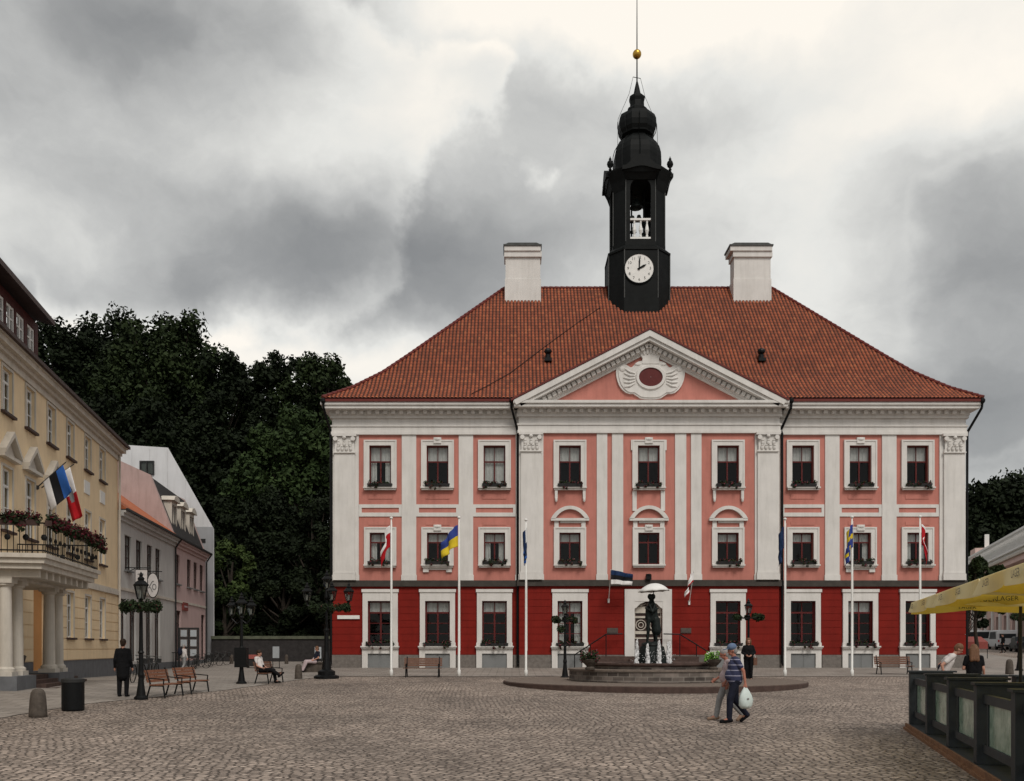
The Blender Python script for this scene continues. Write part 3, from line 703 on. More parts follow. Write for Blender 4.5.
m.prism([(xc-.45, zc+.70), (xc+.45, zc+.70), (xc+.42, zc+1.0), (xc+.75, zc+1.45), (xc+.25, zc+1.62), (xc, zc+1.72), (xc-.25, zc+1.62), (xc-.75, zc+1.45), (xc-.42, zc+1.0)], yc_-.20, yc_-.005, 0)
for k in range(-2, 3): m.sphere((xc+k*.17, yc_-.22, zc+1.38-.03*abs(k)), .10, (.8, .6, 1.9), 8)
m.cyl((xc, yc_-.10, zc), (xc, yc_-.24, zc), .01, .01, 6)
e0 = [(.80*math.cos(2*math.pi*i/32), .67*math.sin(2*math.pi*i/32)) for i in range(32)]; e1 = [(.62*math.cos(2*math.pi*i/32), .49*math.sin(2*math.pi*i/32)) for i in range(32)]
vs = [(xc+x, yc_-.17, zc+z) for x, z in e0]+[(xc+x*.94, yc_-.25, zc+z*.94) for x, z in e0]+[(xc+x, yc_-.25, zc+z) for x, z in e1]+[(xc+x, yc_-.19, zc+z) for x, z in e1]
fs = [(j*32+i, j*32+(i+1) % 32, (j+1)*32+(i+1) % 32, (j+1)*32+i) for j in range(3) for i in range(32)]; m.add(vs, fs, 0)
m.build('cartouche', 'white_stucco', ped)
m = MB(); m.add([(xc+x, yc_-.195, zc+z) for x, z in e1], [tuple(range(32))]); m.build('oval_window', 'window_wood', ped)

# windows with their surrounds ----------------------------------------
def sill(m, xa, xb, zt, y, over=.13, th=.14, proud=.2):
    m.box(xa-over, xb+over, y-proud, y+.002, zt-th*.45, zt); m.box(xa-over+.04, xb+over-.04, y-proud+.07, y+.001, zt-th, zt-th*.45)
box_spots = []
rw = random.Random(3)
for (c, i, (xa, xb, za, zt), kind, wing, y) in WIN:
    central = wing == 'c'; mid_c = central and i == 1
    y_b = y
    if kind == 'ground':
        wd = window(hall, xa, xb, za, zt, y+.16, 'window_wood', 'curtain' if rw.random() < .5 else None, .74, True, True, .075, 2, .06, rw.choice([0, 1]))
    else:
        cm = rw.choice([0, 0, 0, 1, 1, 2]) if rw.random() < .5 else 0
        cur = 'curtain'
        if mid_c and kind == 'mid': cur = None
        wd = window(hall, xa, xb, za, zt, y+.14, 'window_wood', cur, .62 if kind == 'top' else .70, True, True, .06, 0, .06, cm)
    m = MB()
    if kind in ('top', 'mid'):
        o = .26; t_ = .13
        m.box(xa-o, xa, y-.09, y+.002, za-.05, zt+o); m.box(xb, xb+o, y-.09, y+.002, za-.05, zt+o); m.box(xa, xb, y-.09, y+.002, zt, zt+o)
        m.box(xa-o-.03, xa-o+.05, y-.12, y+.003, za-.05, zt+o+.03); m.box(xb+o-.05, xb+o+.03, y-.12, y+.003, za-.05, zt+o+.03); m.box(xa-o+.05, xb+o-.05, y-.12, y+.003, zt+o-.05, zt+o+.03)
        if i == 1:
            m.box((xa+xb)/2-.2, (xa+xb)/2+.2, y-.15, y+.004, zt+.1, zt+o+.15); m.sphere(((xa+xb)/2, y-.13, zt+o+.06), .12, (1.6, .6, .8), 8)
            if mid_c and kind == 'top':
                for x in (xa-o-.1, xb+o): m.box(x, x+.1, y-.1, y+.002, zt-.25, zt+o+.03)
        sx0, sx1 = xa-.32, xb+.32
        if central:
            if kind == 'top' and not mid_c:       # consoles below the sill
                for x in (xa-.22, xb+.10):
                    m.box(x, x+.14, y-.16, y+.002, za-.62, za-.2); m.sphere((x+.07, y-.12, za-.68), .09, (.8, .8, 1.5), 8)
            if kind == 'top' and mid_c:
                for x in (xa-.28, xb+.06): m.box(x, x+.22, y-.07, y+.002, cz(511), za-.2)
            if kind == 'mid':
                # segmental hood on a fielded panel
                zq = cz(520.5); hw = 1.0 if not mid_c else 1.02
                xm = (xa+xb)/2
                for x in (xa-.26, xb+.04): m.box(x, x+.22, y-.09, y+.002, zt+o+.03, zq-.02)
                m.box(xa-.04+.08, xb+.04, y-.07, y+.002, zq-.14, zq-.02)
                m.box(xm-hw, xm+hw, y-.20, y+.002, zq-.03, zq+.10)
                n = 14; outer = []; inner = []; inner2 = []
                for k in range(n+1):
                    a = R(150)-R(120)*k/n; rr = hw/math.cos(R(30))
                    outer.append((xm+rr*math.cos(a), zq+.08+rr*(math.sin(a)-.5)*1.15)); inner.append((xm+(rr-.17)*math.cos(a), zq+.08+max(0, (rr*(math.sin(a)-.5)-.15)*1.15)))
                for k in range(n):
                    m.prism([inner[k], inner[k+1], outer[k+1], outer[k]], y-.22, y+.002)
                m.prism([(p, q) for p, q in reversed(inner)], y-.045, y+.001, 1)
    else:
        o = .27
        topz = PZ(589.3, y)
        m.box(xa-o, xa, y-.10, y+.002, za-.02, zt+.0); m.box(xb, xb+o, y-.10, y+.002, za-.02, zt); m.box(xa-o, xb+o, y-.10, y+.002, zt, topz-.16)
        m.box(xa-o-.05, xb+o+.05, y-.15, y+.003, topz-.16, topz)
        for x in (xa-o-.03, xb+o-.09): m.box(x, x+.12, y-.13, y+.003, za-.02, za+.16)
        # pedestal round the cellar light
        zb2 = .45
        m.box(xa-o-.03, xa, y-.11, y+.002, zb2, za-.18); m.box(xb, xb+o+.03, y-.11, y+.002, zb2, za-.18); m.box(xa, xb, y-.11, y+.002, za-.42, za-.18)
    m.build('surround', ['white_stucco', 'pink_stucco'], wd)
    m = MB(); sill(m, xa-.2, xb+.2, za-.02 if kind != 'ground' else za-.02, y-.06, .1 if kind != 'ground' else .16, .16)
    if kind == 'mid' and i == 1 and not central:
        for x in (xa-.2, xb-.1): m.box(x, x+.3, y-.1, y+.002, za-.42, za-.18)
        m.box(xa-.2, xb+.2, y-.07, y+.001, za-.3, za-.18)
    m.build('sill', 'white_stucco', wd)
    if kind == 'ground':
        m = MB(); m.box(xa+.003, xb-.003, y-.02, y+.001, zb2, za-.425)
        for k in range(2): m.box(xa+.05+k*(xb-xa)/2, xa-.05+(k+1)*(xb-xa)/2, y-.04, y-.019, zb2+.05, za-.5)
        m.build('cellar_shutter', 'grey_panel', wd)
    if not (mid_c and kind != 'top'): box_spots.append(((xa+xb)/2, y-.22 if kind != 'ground' else y-.2, za-.015, xb-xa, kind, wing, i))
# door ------------------------------------------------------------------
m = MB(); xa, xb, za, zt = DOOR; y = YC
m.box(cxx(624.5), xa, y-.12, y+.002, .6, zt+.0); m.box(xb, cxx(671.5), y-.12, y+.002, .6, zt); m.box(cxx(624.5), cxx(671.5), y-.12, y+.002, zt, cz(589.3))
for sx, x in ((1, xa), (-1, xb)): m.prism([(x, zt), (x, zt-.38), (x+sx*.12, zt-.30), (x+sx*.30, zt-.12), (x+sx*.62, zt)][::sx], y-.10, y+.20)
door = m.build('door_surround', 'white_stucco', hall, inv=True)
m = MB(); xm = (xa+xb)/2; yd = y+.2
zl = cz(634.5)
m.box(xa, xb, yd+.02, yd+.05, za, zt)                       # dark leaf ground
for k in range(2):
    a, b = (xa+.03, xm-.02) if k == 0 else (xm+.02, xb-.03)
    m.box(a, b, yd-.02, yd+.02, za+.02, za+.95, 0)
    m.box(a+.08, b-.08, yd-.04, yd-.018, za+.15, za+.8, 0)
d_ = m.build('door', 'brown_frame', hall, inv=True)
m = MB()
for (z0, z1) in ((cz(634), cz(631)), (cz(613), cz(606.5)), (cz(618), cz(616)), (za+.95, za+1.02)):
    m.box(xa+.01, xb-.01, yd-.05, yd+.0, z0, z1)
for k in range(2):
    a, b = (xa, xm) if k == 0 else (xm, xb); cxm = (a+b)/2; zz = cz(625)
    for rr in (.26, .13):
        pts = [(cxm+rr*math.cos(t*math.pi/8), yd-.03, zz+rr*math.sin(t*math.pi/8)) for t in range(17)]; m.tube(pts, .028, 6)
    m.box(a+.02, a+.07, yd-.04, yd, za+1.0, zt-.4); m.box(b-.07, b-.02, yd-.04, yd, za+1.0, zt-.4)
    for t in range(5):
        m.tube([(cxm+.3*math.cos(R(30+30*t)), yd-.03, cz(606)+.28*math.sin(R(30+30*t))*.9), (cxm, yd-.03, cz(606))], .018, 5)
m.box(xm-.05, xm+.05, yd-.06, yd, za, zt-.1)
m.build('door_grille', 'cream_stone', d_)
# entrance steps with side walls and rails
m = MB(); sx0, sx1 = PX(595, 45.2), PX(699, 45.2)
m.box(sx0, sx1, 45.2, YC-.1, .3, 1.22)
for k in range(5): m.box(cxx(626)-.1, cxx(670)+.1, 45.2-.33*(5-k), 45.2-.33*(4-k)+.01, .3, .5+.145*k)
m.build('entrance_steps', 'slab_red', hall, inv=True)
for sx, xe, xo in ((-1, sx0+.15, PX(588, 45.5)), (1, sx1-.15, PX(706, 45.5))):
    m = MB(); zt_ = 2.28
    m.tube([(xe-sx*1.4, 46.6, zt_+.1), (xe-sx*.55, 46.6, zt_+.08), (xo+sx*.6, 46.6, 1.3)], .035, 6)
    for t in (0, .5, 1):
        a = Vector((xe-sx*.55, 46.6, zt_+.08)).lerp(Vector((xo+sx*.6, 46.6, 1.3)), t); m.cyl((a.x, a.y, .5), a, .025, .025, 6)
    m.build('handrail', 'black_metal', hall, inv=True)
for a, b in ((607, 617.8), (680.5, 691)):
    m = MB(); m.box(cxx(a), cxx(b), YC-.07, YC+.0, cz(633.2), cz(628)); m.box(cxx(a)+.05, cxx(b)-.05, YC-.08, YC-.069, cz(632.4), cz(628.8)); m.build('plaque', 'plaque', hall, inv=True)
m = MB(); m.box(hx(337.6), hx(359.8), Y0-.09, Y0-.03, hz(619), hz(615.4)); m.build('name_board', 'white_paint', hall, inv=True)
m = MB(); m.box(cxx(645.5), cxx(650.5), YC-.35, YC-.0, cz(580), cz(576)); m.lathe([(.10, 0), (.16, .25), (.12, .3)], (cxx(648), YC-.22, cz(580)), 8); m.build('wall_lantern', 'black_metal', hall, inv=True)

# roof --------------------------------------------------------------------
EL, ER, EY0, EY1, EZ = -9.80, 24.38, YE, 64.9, 14.55
RL, RR_, RY, RZ = -.43, 15.98, 55.5, 23.80
def zprof(t): return np.interp(t, [0, .14, .29, .42, 1], [EZ, 15.42, 16.62, 17.90, RZ])
def roof_face(A0, A1, B0, B1, name_uvoff):
    """eave corners A0->A1, ridge points B0->B1 (xy); pantiles as real relief"""
    A0, A1, B0, B1 = map(lambda v: np.array(v, float), (A0, A1, B0, B1))
    Ltot = np.linalg.norm(A1-A0); ex = (A1-A0)/Ltot; run = abs(np.cross(ex, B0-A0)); inw = np.array([-ex[1], ex[0]])
    if np.dot(inw, B0-A0) < 0: inw = -inw
    sl = math.hypot(run, RZ-EZ); nr = int(sl/.30); nc = int(Ltot/.205); seg = 5
    us = np.linspace(0, Ltot, nc*seg+1); uc = np.linspace(0, nc, nc*seg+1)
    prof = np.array([0, .55, .95, 1.0, .55])[np.arange(nc*seg+1) % seg]
    rows = []
    for r in range(nr): rows += [(r/nr, 1.0, r+.001), ((r+.97)/nr, 0.0, r+.999)]
    rows.append((1.0, 0, nr-.001))
    V = []; UVv = []
    sB0, sB1 = np.dot(B0-A0, ex), np.dot(B1-A0, ex)
    for (t, lift, rv) in rows:
        lo, hi = sB0*t, Ltot+(sB1-Ltot)*t
        u = np.clip(us, lo, hi); z = zprof(t)
        h = .055*prof+.035*lift
        dz = (zprof(min(1, t+.01))-zprof(max(0, t-.01)))/(.02*run) if t > 0 else .8
        nz = 1/math.sqrt(1+dz*dz); ni = -dz*nz
        P = A0[None, :]+ex[None, :]*u[:, None]+inw[None, :]*(t*run+h[:, None]*ni)
        V.append(np.column_stack([P, z+h*nz])); UVv.append(np.column_stack([uc+name_uvoff, np.full_like(uc, rv)]))
    V = np.array(V); UVv = np.array(UVv); ny, nx = V.shape[:2]
    i = np.arange(nx-1)[None, :]+np.arange(ny-1)[:, None]*nx
    Q = np.stack([i, i+1, i+nx+1, i+nx], -1).reshape(-1, 4); Vf = V.reshape(-1, 3); Uf = UVv.reshape(-1, 2)
    w0 = np.linalg.norm(Vf[Q[:, 0], :2]-Vf[Q[:, 1], :2], axis=1); w1 = np.linalg.norm(Vf[Q[:, 2], :2]-Vf[Q[:, 3], :2], axis=1)
    Q = Q[(w0 > 1e-4) | (w1 > 1e-4)]
    if abs(A0[1]-EY0) < .01 and abs(A1[1]-EY0) < .01:      # the pediment roof covers this part
        c = Vf[Q].mean(axis=1); lim = PA-(PA-PB)*np.abs(c[:, 0]-pxc)/(pxc-px0)
        Q = Q[~((c[:, 2] < lim-.02) & (np.abs(c[:, 0]-pxc) < pxc-px0+.1))]
    uv = Uf[Q].copy(); uv[..., 0] = np.where(uv[..., 0] >= np.floor(uv[..., 0].min(axis=1))[:, None]+1, np.floor(uv[..., 0].min(axis=1))[:, None]+.999, uv[..., 0])
    return Vf, Q, uv.reshape(-1, 2)
VV, QQ, UU = [], [], []; off = 0
for k, (a0, a1, b0, b1) in enumerate((((EL, EY0), (ER, EY0), (RL, RY), (RR_, RY)), ((ER, EY0), (ER, EY1), (RR_, RY), (RR_, RY)), ((ER, EY1), (EL, EY1), (RR_, RY), (RL, RY)), ((EL, EY1), (EL, EY0), (RL, RY), (RL, RY)))):
    v, q, u = roof_face(a0, a1, b0, b1, k*400); VV.append(v); QQ.append(q+off); UU.append(u); off += len(v)
roof = np_mesh('roof', np.vstack(VV), np.vstack(QQ), 'roof_tile', hall, np.vstack(UU), inv=True)
m = MB()
for (ex_, ey_, rx_) in ((EL, EY0, RL), (ER, EY0, RR_), (EL, EY1, RL), (ER, EY1, RR_)):
    N = 44; prev = None
    for i in range(N+1):
        t = i/N; p = Vector((ex_+(rx_-ex_)*t, ey_+(RY-ey_)*t, float(zprof(t))+.07))
        if prev: m.cyl(prev, p, .115, .085, 8)
        prev = p
for i in range(48):
    x0 = RL+(RR_-RL)*i/48; x1 = RL+(RR_-RL)*(i+1)/48; m.cyl((x0, RY, RZ+.04), (x1, RY, RZ+.04), .13, .10, 8)
m.build('ridge_tiles', 'gutter_red', roof)
for a, b, capa, capb in ((505.5, 540.3, 502.8, 542.3), (734, 770.6, 729, 773.8)):
    Yc = 54.45; m = MB(); x0, x1 = PX(a, Yc), PX(b, Yc); c0, c1 = PX(capa+1.5, Yc-.2), PX(capb-1.5, Yc-.2)
    zt = PZ(243.5, Yc-.2)
    m.box(x0, x1, Yc, Yc+.95, 21.5, zt-.6); m.box(x0-.04, x1+.04, Yc-.04, Yc+.99, 21.6, PZ(279, Yc)); m.box(x0-.08, x1+.08, Yc-.12, Yc+1.05, zt-.75, zt-.42); m.box(c0, c1, Yc-.2, Yc+1.12, zt-.42, zt-.14)
    ch = m.build('chimney', 'white_stucco', roof)
    m = MB(); m.box(c0-.06, c1+.06, Yc-.26, Yc+1.18, zt-.14, zt-.05); m.prism([(c0, zt-.05), (c1, zt-.05), (c1-.25, zt+.06), (c0+.25, zt+.06)], Yc-.2, Yc+1.1); m.build('chimney_cap', 'seam_metal', roof)
def roof_t(Y): return (Y-EY0)/(RY-EY0)
for p_, q_ in ((548, 366), (761, 366)):
    Yv = 50.0; zr = float(zprof(roof_t(Yv))); x = PX(p_, Yv); m = MB(); m.cyl((x, Yv, zr-.2), (x, Yv, zr+.5), .16, .14, 10); m.sphere((x, Yv-.05, zr+.55), .22, (1, 1, .8), 10); m.box(x-.2, x+.2, Yv-.35, Yv+.2, zr-.05, zr+.12); m.build('roof_vent', 'black_metal', roof)
m = MB(); pts = []
for p_, Yv in ((471, 46.8), (485, 47.7), (510, 49.0), (545, 50.9), (575, 52.5), (600, 53.8)): pts.append((PX(p_, Yv), Yv, float(zprof(roof_t(Yv)))+.13))
m.tube(pts, .02, 6); m.build('lightning_cable', 'black_metal', roof)

# clock tower ------------------------------------------------------------
TX, TY = 7.70, 55.45
def octo(h, c, rot=0): return [(-c, -h), (c, -h), (h, -c), (h, c), (c, h), (-c, h), (-h, c), (-h, -c)]
tz = lambda p: EYE+(HY-p)/16.23
tf = lambda p: EYE+(HY-p)/16.76
def osl(m, h, c, z0, z1, h2=None, c2=None, mi=0):
    h2 = h if h2 is None else h2; c2 = c if c2 is None else c2
    a = [(TX+x, TY+y, z0) for x, y in octo(h, c)]; b = [(TX+x, TY+y, z1) for x, y in octo(h2, c2)]
    m.add(a+b, [tuple(range(7, -1, -1)), tuple(range(8, 16))]+[(i, (i+1) % 8, 8+(i+1) % 8, 8+i) for i in range(8)], mi)
m = MB()
osl(m, 1.92, 1.03, 20.6, 22.5); osl(m, 1.84, .99, 22.5, tf(250)); osl(m, 1.89, 1.02, tf(250), tf(248)); osl(m, 1.87, 1.01, tf(248), tf(243.5), 1.60, .90)
tower = m.build('clock_tower', 'tower_black', hall, inv=True)
m = MB()   # vertical standing seams on the arrises
for x, y_ in octo(1.85, 1.0): m.cyl((TX+x, TY+y_, 22.3), (TX+x, TY+y_, tf(250)), .035, .035, 6)
for x, y_ in octo(1.57, .89): m.cyl((TX+x, TY+y_, tf(243)), (TX+x, TY+y_, tf(176)), .03, .03, 6)
for k in range(1, 6): 
    z = 22.5+k*.62
m.build('seam', 'seam_metal', tower)
# belfry stage: four arched openings
HB, CB, zb0, zb1 = 1.56, .88, tf(244), tf(172)
m = MB(); oh = octo(HB, CB); oi = octo(HB-.22, CB-.09)
zs0, zs1 = tf(238), tf(186); ow = .62
for i in range(8):
    a, b = oh[i], oh[(i+1) % 8]; ai, bi = oi[i], oi[(i+1) % 8]
    A_ = lambda p, z: (TX+p[0], TY+p[1], z)
    if i % 2 == 1:
        m.add([A_(a, zb0), A_(b, zb0), A_(b, zb1), A_(a, zb1), A_(ai, zb0), A_(bi, zb0), A_(bi, zb1), A_(ai, zb1)], [(0,1,2,3), (7,6,5,4), (0,3,7,4), (1,5,6,2)])
    else:
        av, bv = Vector((*a, 0)), Vector((*b, 0)); L_ = (bv-av).length; d = (bv-av)/L_; inn = Vector((-d.y, d.x, 0)); o = Vector((TX, TY, 0))+av
        def pr(poly):
            n = len(poly); vs = [o+d*p+Vector((0,0,z)) for p, z in poly]+[o+d*p+inn*.22+Vector((0,0,z)) for p, z in poly]
            m.add(vs, [tuple(range(n)), tuple(range(2*n-1, n-1, -1))]+[(k, k+n, (k+1) % n+n, (k+1) % n) for k in range(n)])
        c = L_/2
        pr([(0, zb0), (c-ow, zb0), (c-ow, zs1), (0, zs1)]); pr([(c+ow, zb0), (L_, zb0), (L_, zs1), (c+ow, zs1)])
        pr([(c-ow, zb0), (c+ow, zb0), (c+ow, zs0), (c-ow, zs0)])
        arc = [(c+ow*math.cos(math.pi*k/12), zs1+ow*math.sin(math.pi*k/12)) for k in range(13)]
        for k in range(12):
            p, q = arc[k], arc[k+1]; pr([q, p, (p[0], zb1), (q[0], zb1)])
        pr([(0, zs1), (c-ow, zs1), (c-ow, zb1), (0, zb1)]); pr([(c+ow, zs1), (L_, zs1), (L_, zb1), (c+ow, zb1)])
m.build('belfry', 'tower_black', tower)
# remove the slab inside the opening: moulding only as thin ring strips
m = MB()
osl(m, 1.60, .9, zb0-.02, tf(240))
m.build('belfry_floor', 'tower_black', tower)
# cornice with a swept arch over each opening
m = MB()
osl(m, 1.60, .9, tf(178), tf(172.5), 1.82, 1.03); osl(m, 1.86, 1.05, tf(172.5), tf(168.5), 1.98, 1.1); osl(m, 1.98, 1.1, tf(168.5), tf(166.8)); osl(m, 1.93, 1.07, tf(166.8), tf(165.5), 1.55, .85)
for s in range(4):
    M = Matrix.Translation((TX, TY, 0))@Matrix.Rotation(s*math.pi/2, 4, 'Z'); q = MB(); n = 14
    for k in range(n):
        x0 = -1.15+2.3*k/n; x1 = -1.15+2.3*(k+1)/n; f_ = lambda x: .72*(.5+.5*math.cos(math.pi*min(1, abs(x)/1.15)))
        q.prism([(x0, tf(169)+f_(x0)*.3-.15), (x1, tf(169)+f_(x1)*.3-.15), (x1, tf(168)+f_(x1)), (x0, tf(168)+f_(x0))], -2.04, -1.3)
    q.xf(M); m.v, base = m.v, len(m.v); m.f += [tuple(i+base for i in f) for f in q.f]; m.m += q.m; m.v += q.v
for i in range(1, 8, 2):     # curved brackets carry the cornice on the narrow sides
    lo = octo(1.565, .885); prev_ = None
    for (k_, zz) in ((1.0, tf(187)), (1.05, tf(183)), (1.11, tf(178)), (1.21, tf(172))):
        a, b = lo[i], lo[(i+1) % 8]; cur_ = [(TX+a[0]*k_, TY+a[1]*k_, zz), (TX+b[0]*k_, TY+b[1]*k_, zz)]
        if prev_:
            A0_, B0_ = (TX+a[0]*.9, TY+a[1]*.9), (TX+b[0]*.9, TY+b[1]*.9)
            m.add([prev_[0], prev_[1], cur_[1], cur_[0], (*A0_, prev_[0][2]), (*B0_, prev_[1][2]), (*B0_, zz), (*A0_, zz)], [(0,1,2,3), (7,6,5,4), (0,3,7,4), (1,5,6,2), (0,4,5,1), (3,2,6,7)])
        prev_ = cur_
m.build('tower_cornice', 'tower_black', tower)
for sx in (-1, 1):
    for sy in (-1, 1):
        m = MB(); m.lathe([(.08, 0), (.10, .06), (.05, .12), (.17, .26), (.20, .38), (.16, .52), (.07, .62), (.09, .68), (.03, .78), (.01, .86)], (TX+sx*1.80, TY+sy*1.35, tf(167)), 10); m.build('finial', 'tower_black', tower, smooth=True)
m = MB(); prof = [(1.50, tf(168)), (1.51, tz(166)), (1.52, tz(162)), (1.50, tz(157)), (1.40, tz(151)), (1.22, tz(146)), (1.0, tz(142.5)), (.82, tz(140)), (.80, tz(138.6)), (1.02, tz(137.6)), (1.04, tz(136.3)), (1.16, tz(133)), (1.22, tz(128)), (1.20, tz(122)), (1.10, tz(118)), (.85, tz(115.8)), (.62, tz(114.8)), (.64, tz(111)), (.58, tz(109.5)), (.46, tz(108.5)), (.44, tz(103)), (.50, tz(100)), (.50, tz(98)), (.38, tz(96.2)), (.24, tz(95)), (.15, tz(88)), (.05, tz(81.5))]
m.lathe(prof, (TX, TY, 0), 8, 0, R(22.5)); m.build('onion_spire', 'tower_black', tower)
for k in range(16):
    a = 2*math.pi*k/16; m = MB()
    m.tube([(TX+(r+.01)*math.cos(a)*.975, TY+(r+.01)*math.sin(a)*.975, z) for r, z in prof[:14]], .022, 4); m.build('dome_seam', 'tower_black', tower)
m = MB(); m.cyl((TX, TY, tz(82)), (TX, TY, tz(-14)), .045, .02, 6); m.tube([(TX-.24, TY, tz(77)), (TX+.22, TY, tz(78.5))], .02, 5)
m.tube([(TX-.24, TY, tz(77)), (TX-.50, TY-.1, tz(95)), (TX-1.2, TY-.3, tz(122)), (TX-1.24, TY-.4, tz(150))], .012, 4); m.tube([(TX+.22, TY, tz(78.5)), (TX+.5, TY, tz(97)), (TX+1.22, TY, tz(124)), (TX+1.3, TY, tz(150))], .012, 4)
m.build('lightning_rod', 'black_metal', tower)
m = MB(); m.sphere((TX, TY, tz(54.3)), .27, n=20); m.build('gilt_ball', 'gold', tower, smooth=True)
m = MB(); yb = TY-HB+.12
for z0, z1 in ((tf(218.2), tf(216.3)), (tf(237), tf(235.2))): m.box(TX-.62, TX+.62, yb-.09, yb+.09, z0, z1)
for k in (-1, 0, 1):
    m.lathe([(.07, 0), (.08, .1), (.05, .16), (.12, .42), (.10, .58), (.05, .82), (.06, .95), (.08, 1.04)], (TX+k*.38+.02, yb, tf(235.2)), 10)
m.build('balustrade', 'white_paint', tower)
for (dx, z, r) in ((-.35, 211, .26), (.1, 207, .22), (.42, 212, .24), (-.1, 196, .4), (-.3, 222, .22), (.32, 225, .24)):
    m = MB(); m.lathe([(r, 0), (r*.85, r*.25), (r*.6, r*.7), (r*.5, r*1.2), (r*.2, r*1.4)], (TX+dx, TY-.2+dx*.6, tf(z)), 12); m.build('bell', 'bronze', tower, smooth=True)
m = MB(); m.cyl((TX-1.3, TY-.1, tz(204)), (TX+1.3, TY-.1, tz(204)), .07); m.cyl((TX-1.3, TY+.3, tz(192)), (TX+1.3, TY+.3, tz(192)), .08); m.cyl((TX-.35, TY-.1, tz(240)), (TX-.35, TY-.1, tz(190)), .05); m.cyl((TX+.4, TY-.1, tz(240)), (TX+.4, TY-.1, tz(190)), .05)
m.cyl((TX-1.3, TY+.1, tz(221)), (TX+1.3, TY+.1, tz(221)), .05); m.box(TX-1.4, TX+1.4, TY-1.3, TY+1.3, tz(181), tz(178)); m.build('bell_frame', 'tower_black', tower)
CXk, CZk, CYk, CRk = PX(639.1, TY-1.85), PZ(268.8, TY-1.85), TY-1.855, .86
m = MB(); m.cyl((CXk, CYk+.01, CZk), (CXk, CYk-.05, CZk), CRk, CRk, 48); face = m.build('clock_face', 'white_paint', tower)
m = MB()
for i in range(48):
    a, b = 2*math.pi*i/48, 2*math.pi*(i+1)/48
    P = lambda t, r, y_: (CXk+r*math.cos(t), y_, CZk+r*math.sin(t))
    m.quad(P(a, CRk+.05, CYk-.07), P(b, CRk+.05, CYk-.07), P(b, CRk-.01, CYk-.07), P(a, CRk-.01, CYk-.07)); m.quad(P(a, CRk+.05, CYk), P(b, CRk+.05, CYk), P(b, CRk+.05, CYk-.07), P(a, CRk+.05, CYk-.07))
m.build('clock_rim', 'tower_black', tower)
m = MB()
for h in range(1, 13):
    a = R(90-30*h); text_into(m, str(h), .24, (CXk+.66*math.cos(a), CYk-.056, CZk+.66*math.sin(a)), (1, 0, 0), (0, 0, 1))
m.build('clock_numeral', 'tower_black', tower)
m = MB()
for ang, L_, w_ in ((90-2, .74, .045), (90-61, .50, .065)):
    d = Vector((math.cos(R(ang)), 0, math.sin(R(ang)))); n_ = Vector((-d.z, 0, d.x)); c = Vector((CXk, CYk-.09, CZk))
    m.add([c-d*.12-n_*w_*.6, c-d*.12+n_*w_*.6, c+d*L_*.6+n_*w_, c+d*L_, c+d*L_*.6-n_*w_], [(0, 4, 3, 2, 1)])
m.cyl((CXk, CYk-.05, CZk), (CXk, CYk-.10, CZk), .06, .06, 10); m.build('clock_hands', 'tower_black', tower)

# window boxes ------------------------------------------------------------
ords = ['first', 'second', 'third', 'fourth', 'fifth', 'sixth', 'seventh', 'eighth', 'ninth']
def colidx(wing, i): return i if wing == 'l' else (3+i if wing == 'c' else 6+i)
floor_words = {'top': 'top-floor', 'mid': 'middle-floor', 'ground': 'ground-floor'}
for (x, y, z, w_, kind, wing, i) in box_spots:
    k = colidx(wing, i)
    side = {0: 'far left', 8: 'far right'}.get(k)
    if k == 4: where = 'in the middle column'
    elif k < 4: where = '%s window from the left' % ords[k]
    else: where = '%s window from the right' % ords[8-k]
    b = thing('window_box', 'planted %s window box, %s' % (floor_words[kind], where), 'window box', (x, y, z), 0, 'planted window boxes on the town hall sills')
    W2 = w_/2+.06
    m = MB(); m.add([(-W2, -.09, 0), (W2, -.09, 0), (W2, .09, 0), (-W2, .09, 0), (-W2-.02, -.12, .15), (W2+.02, -.12, .15), (W2+.02, .11, .15), (-W2-.02, .11, .15)], [(0,3,2,1),(4,5,6,7),(0,1,5,4),(1,2,6,5),(2,3,7,6),(3,0,4,7)]); m.build('box', 'dark_frame', b)
    pts = [((rw.uniform(-W2, W2), rw.uniform(-.12, .04), rw.uniform(.10, .24)), rw.uniform(.07, .14)) for _ in range(13)]+[((rw.uniform(-W2, W2), -.12, rw.uniform(-.12, .05)), .07) for _ in range(4)]
    V, Q = leaf_cloud(pts, 420, .085, RNG); np_mesh('foliage', V, Q, 'foliage_dark', b)
    V, Q = leaf_cloud(pts, 80 if kind != 'ground' else 110, .075, RNG); V[:, 1] -= .04; np_mesh('blossom', V, Q, 'flower_mix', b)

# ================================================================== HOUSES ON THE LEFT
def frame(P0, P1):
    d = Vector((P1[0]-P0[0], P1[1]-P0[1])); rz = math.atan2(d.y, d.x); L = d.length
    def u_of(px, off=0.0):     # along the wall plane shifted outwards by off
        n = Vector((math.sin(rz), -math.cos(rz))); o = Vector(P0)+n*off; k = (px-CX)/F
        t = (k*o.y-o.x)/(d.x/L-k*d.y/L); Y = o.y+t*d.y/L; return t, Y
    return rz, L, u_of
def opening_set(parent, holes, y, fr, cur, mull=True, transom=.7, depth=.05, fw=.055, bars=2, sillm=None, surr=None, sw=.1, recess=.13):
    for (a, b, c, d) in holes:
        w_ = window(parent, a, b, c, d, y+recess, fr, cur, transom, mull, False, fw, bars, depth, 1)
        if surr:
            m = MB(); m.box(a-sw, a, y-.04, y+.002, c, d+sw); m.box(b, b+sw, y-.04, y+.002, c, d+sw); m.box(a, b, y-.04, y+.002, d, d+sw); m.build('surround', surr, w_)
        if sillm:
            m = MB(); m.box(a-.12, b+.12, y-.14, y+.003, c-.09, c-.002); m.build('sill', sillm, w_)
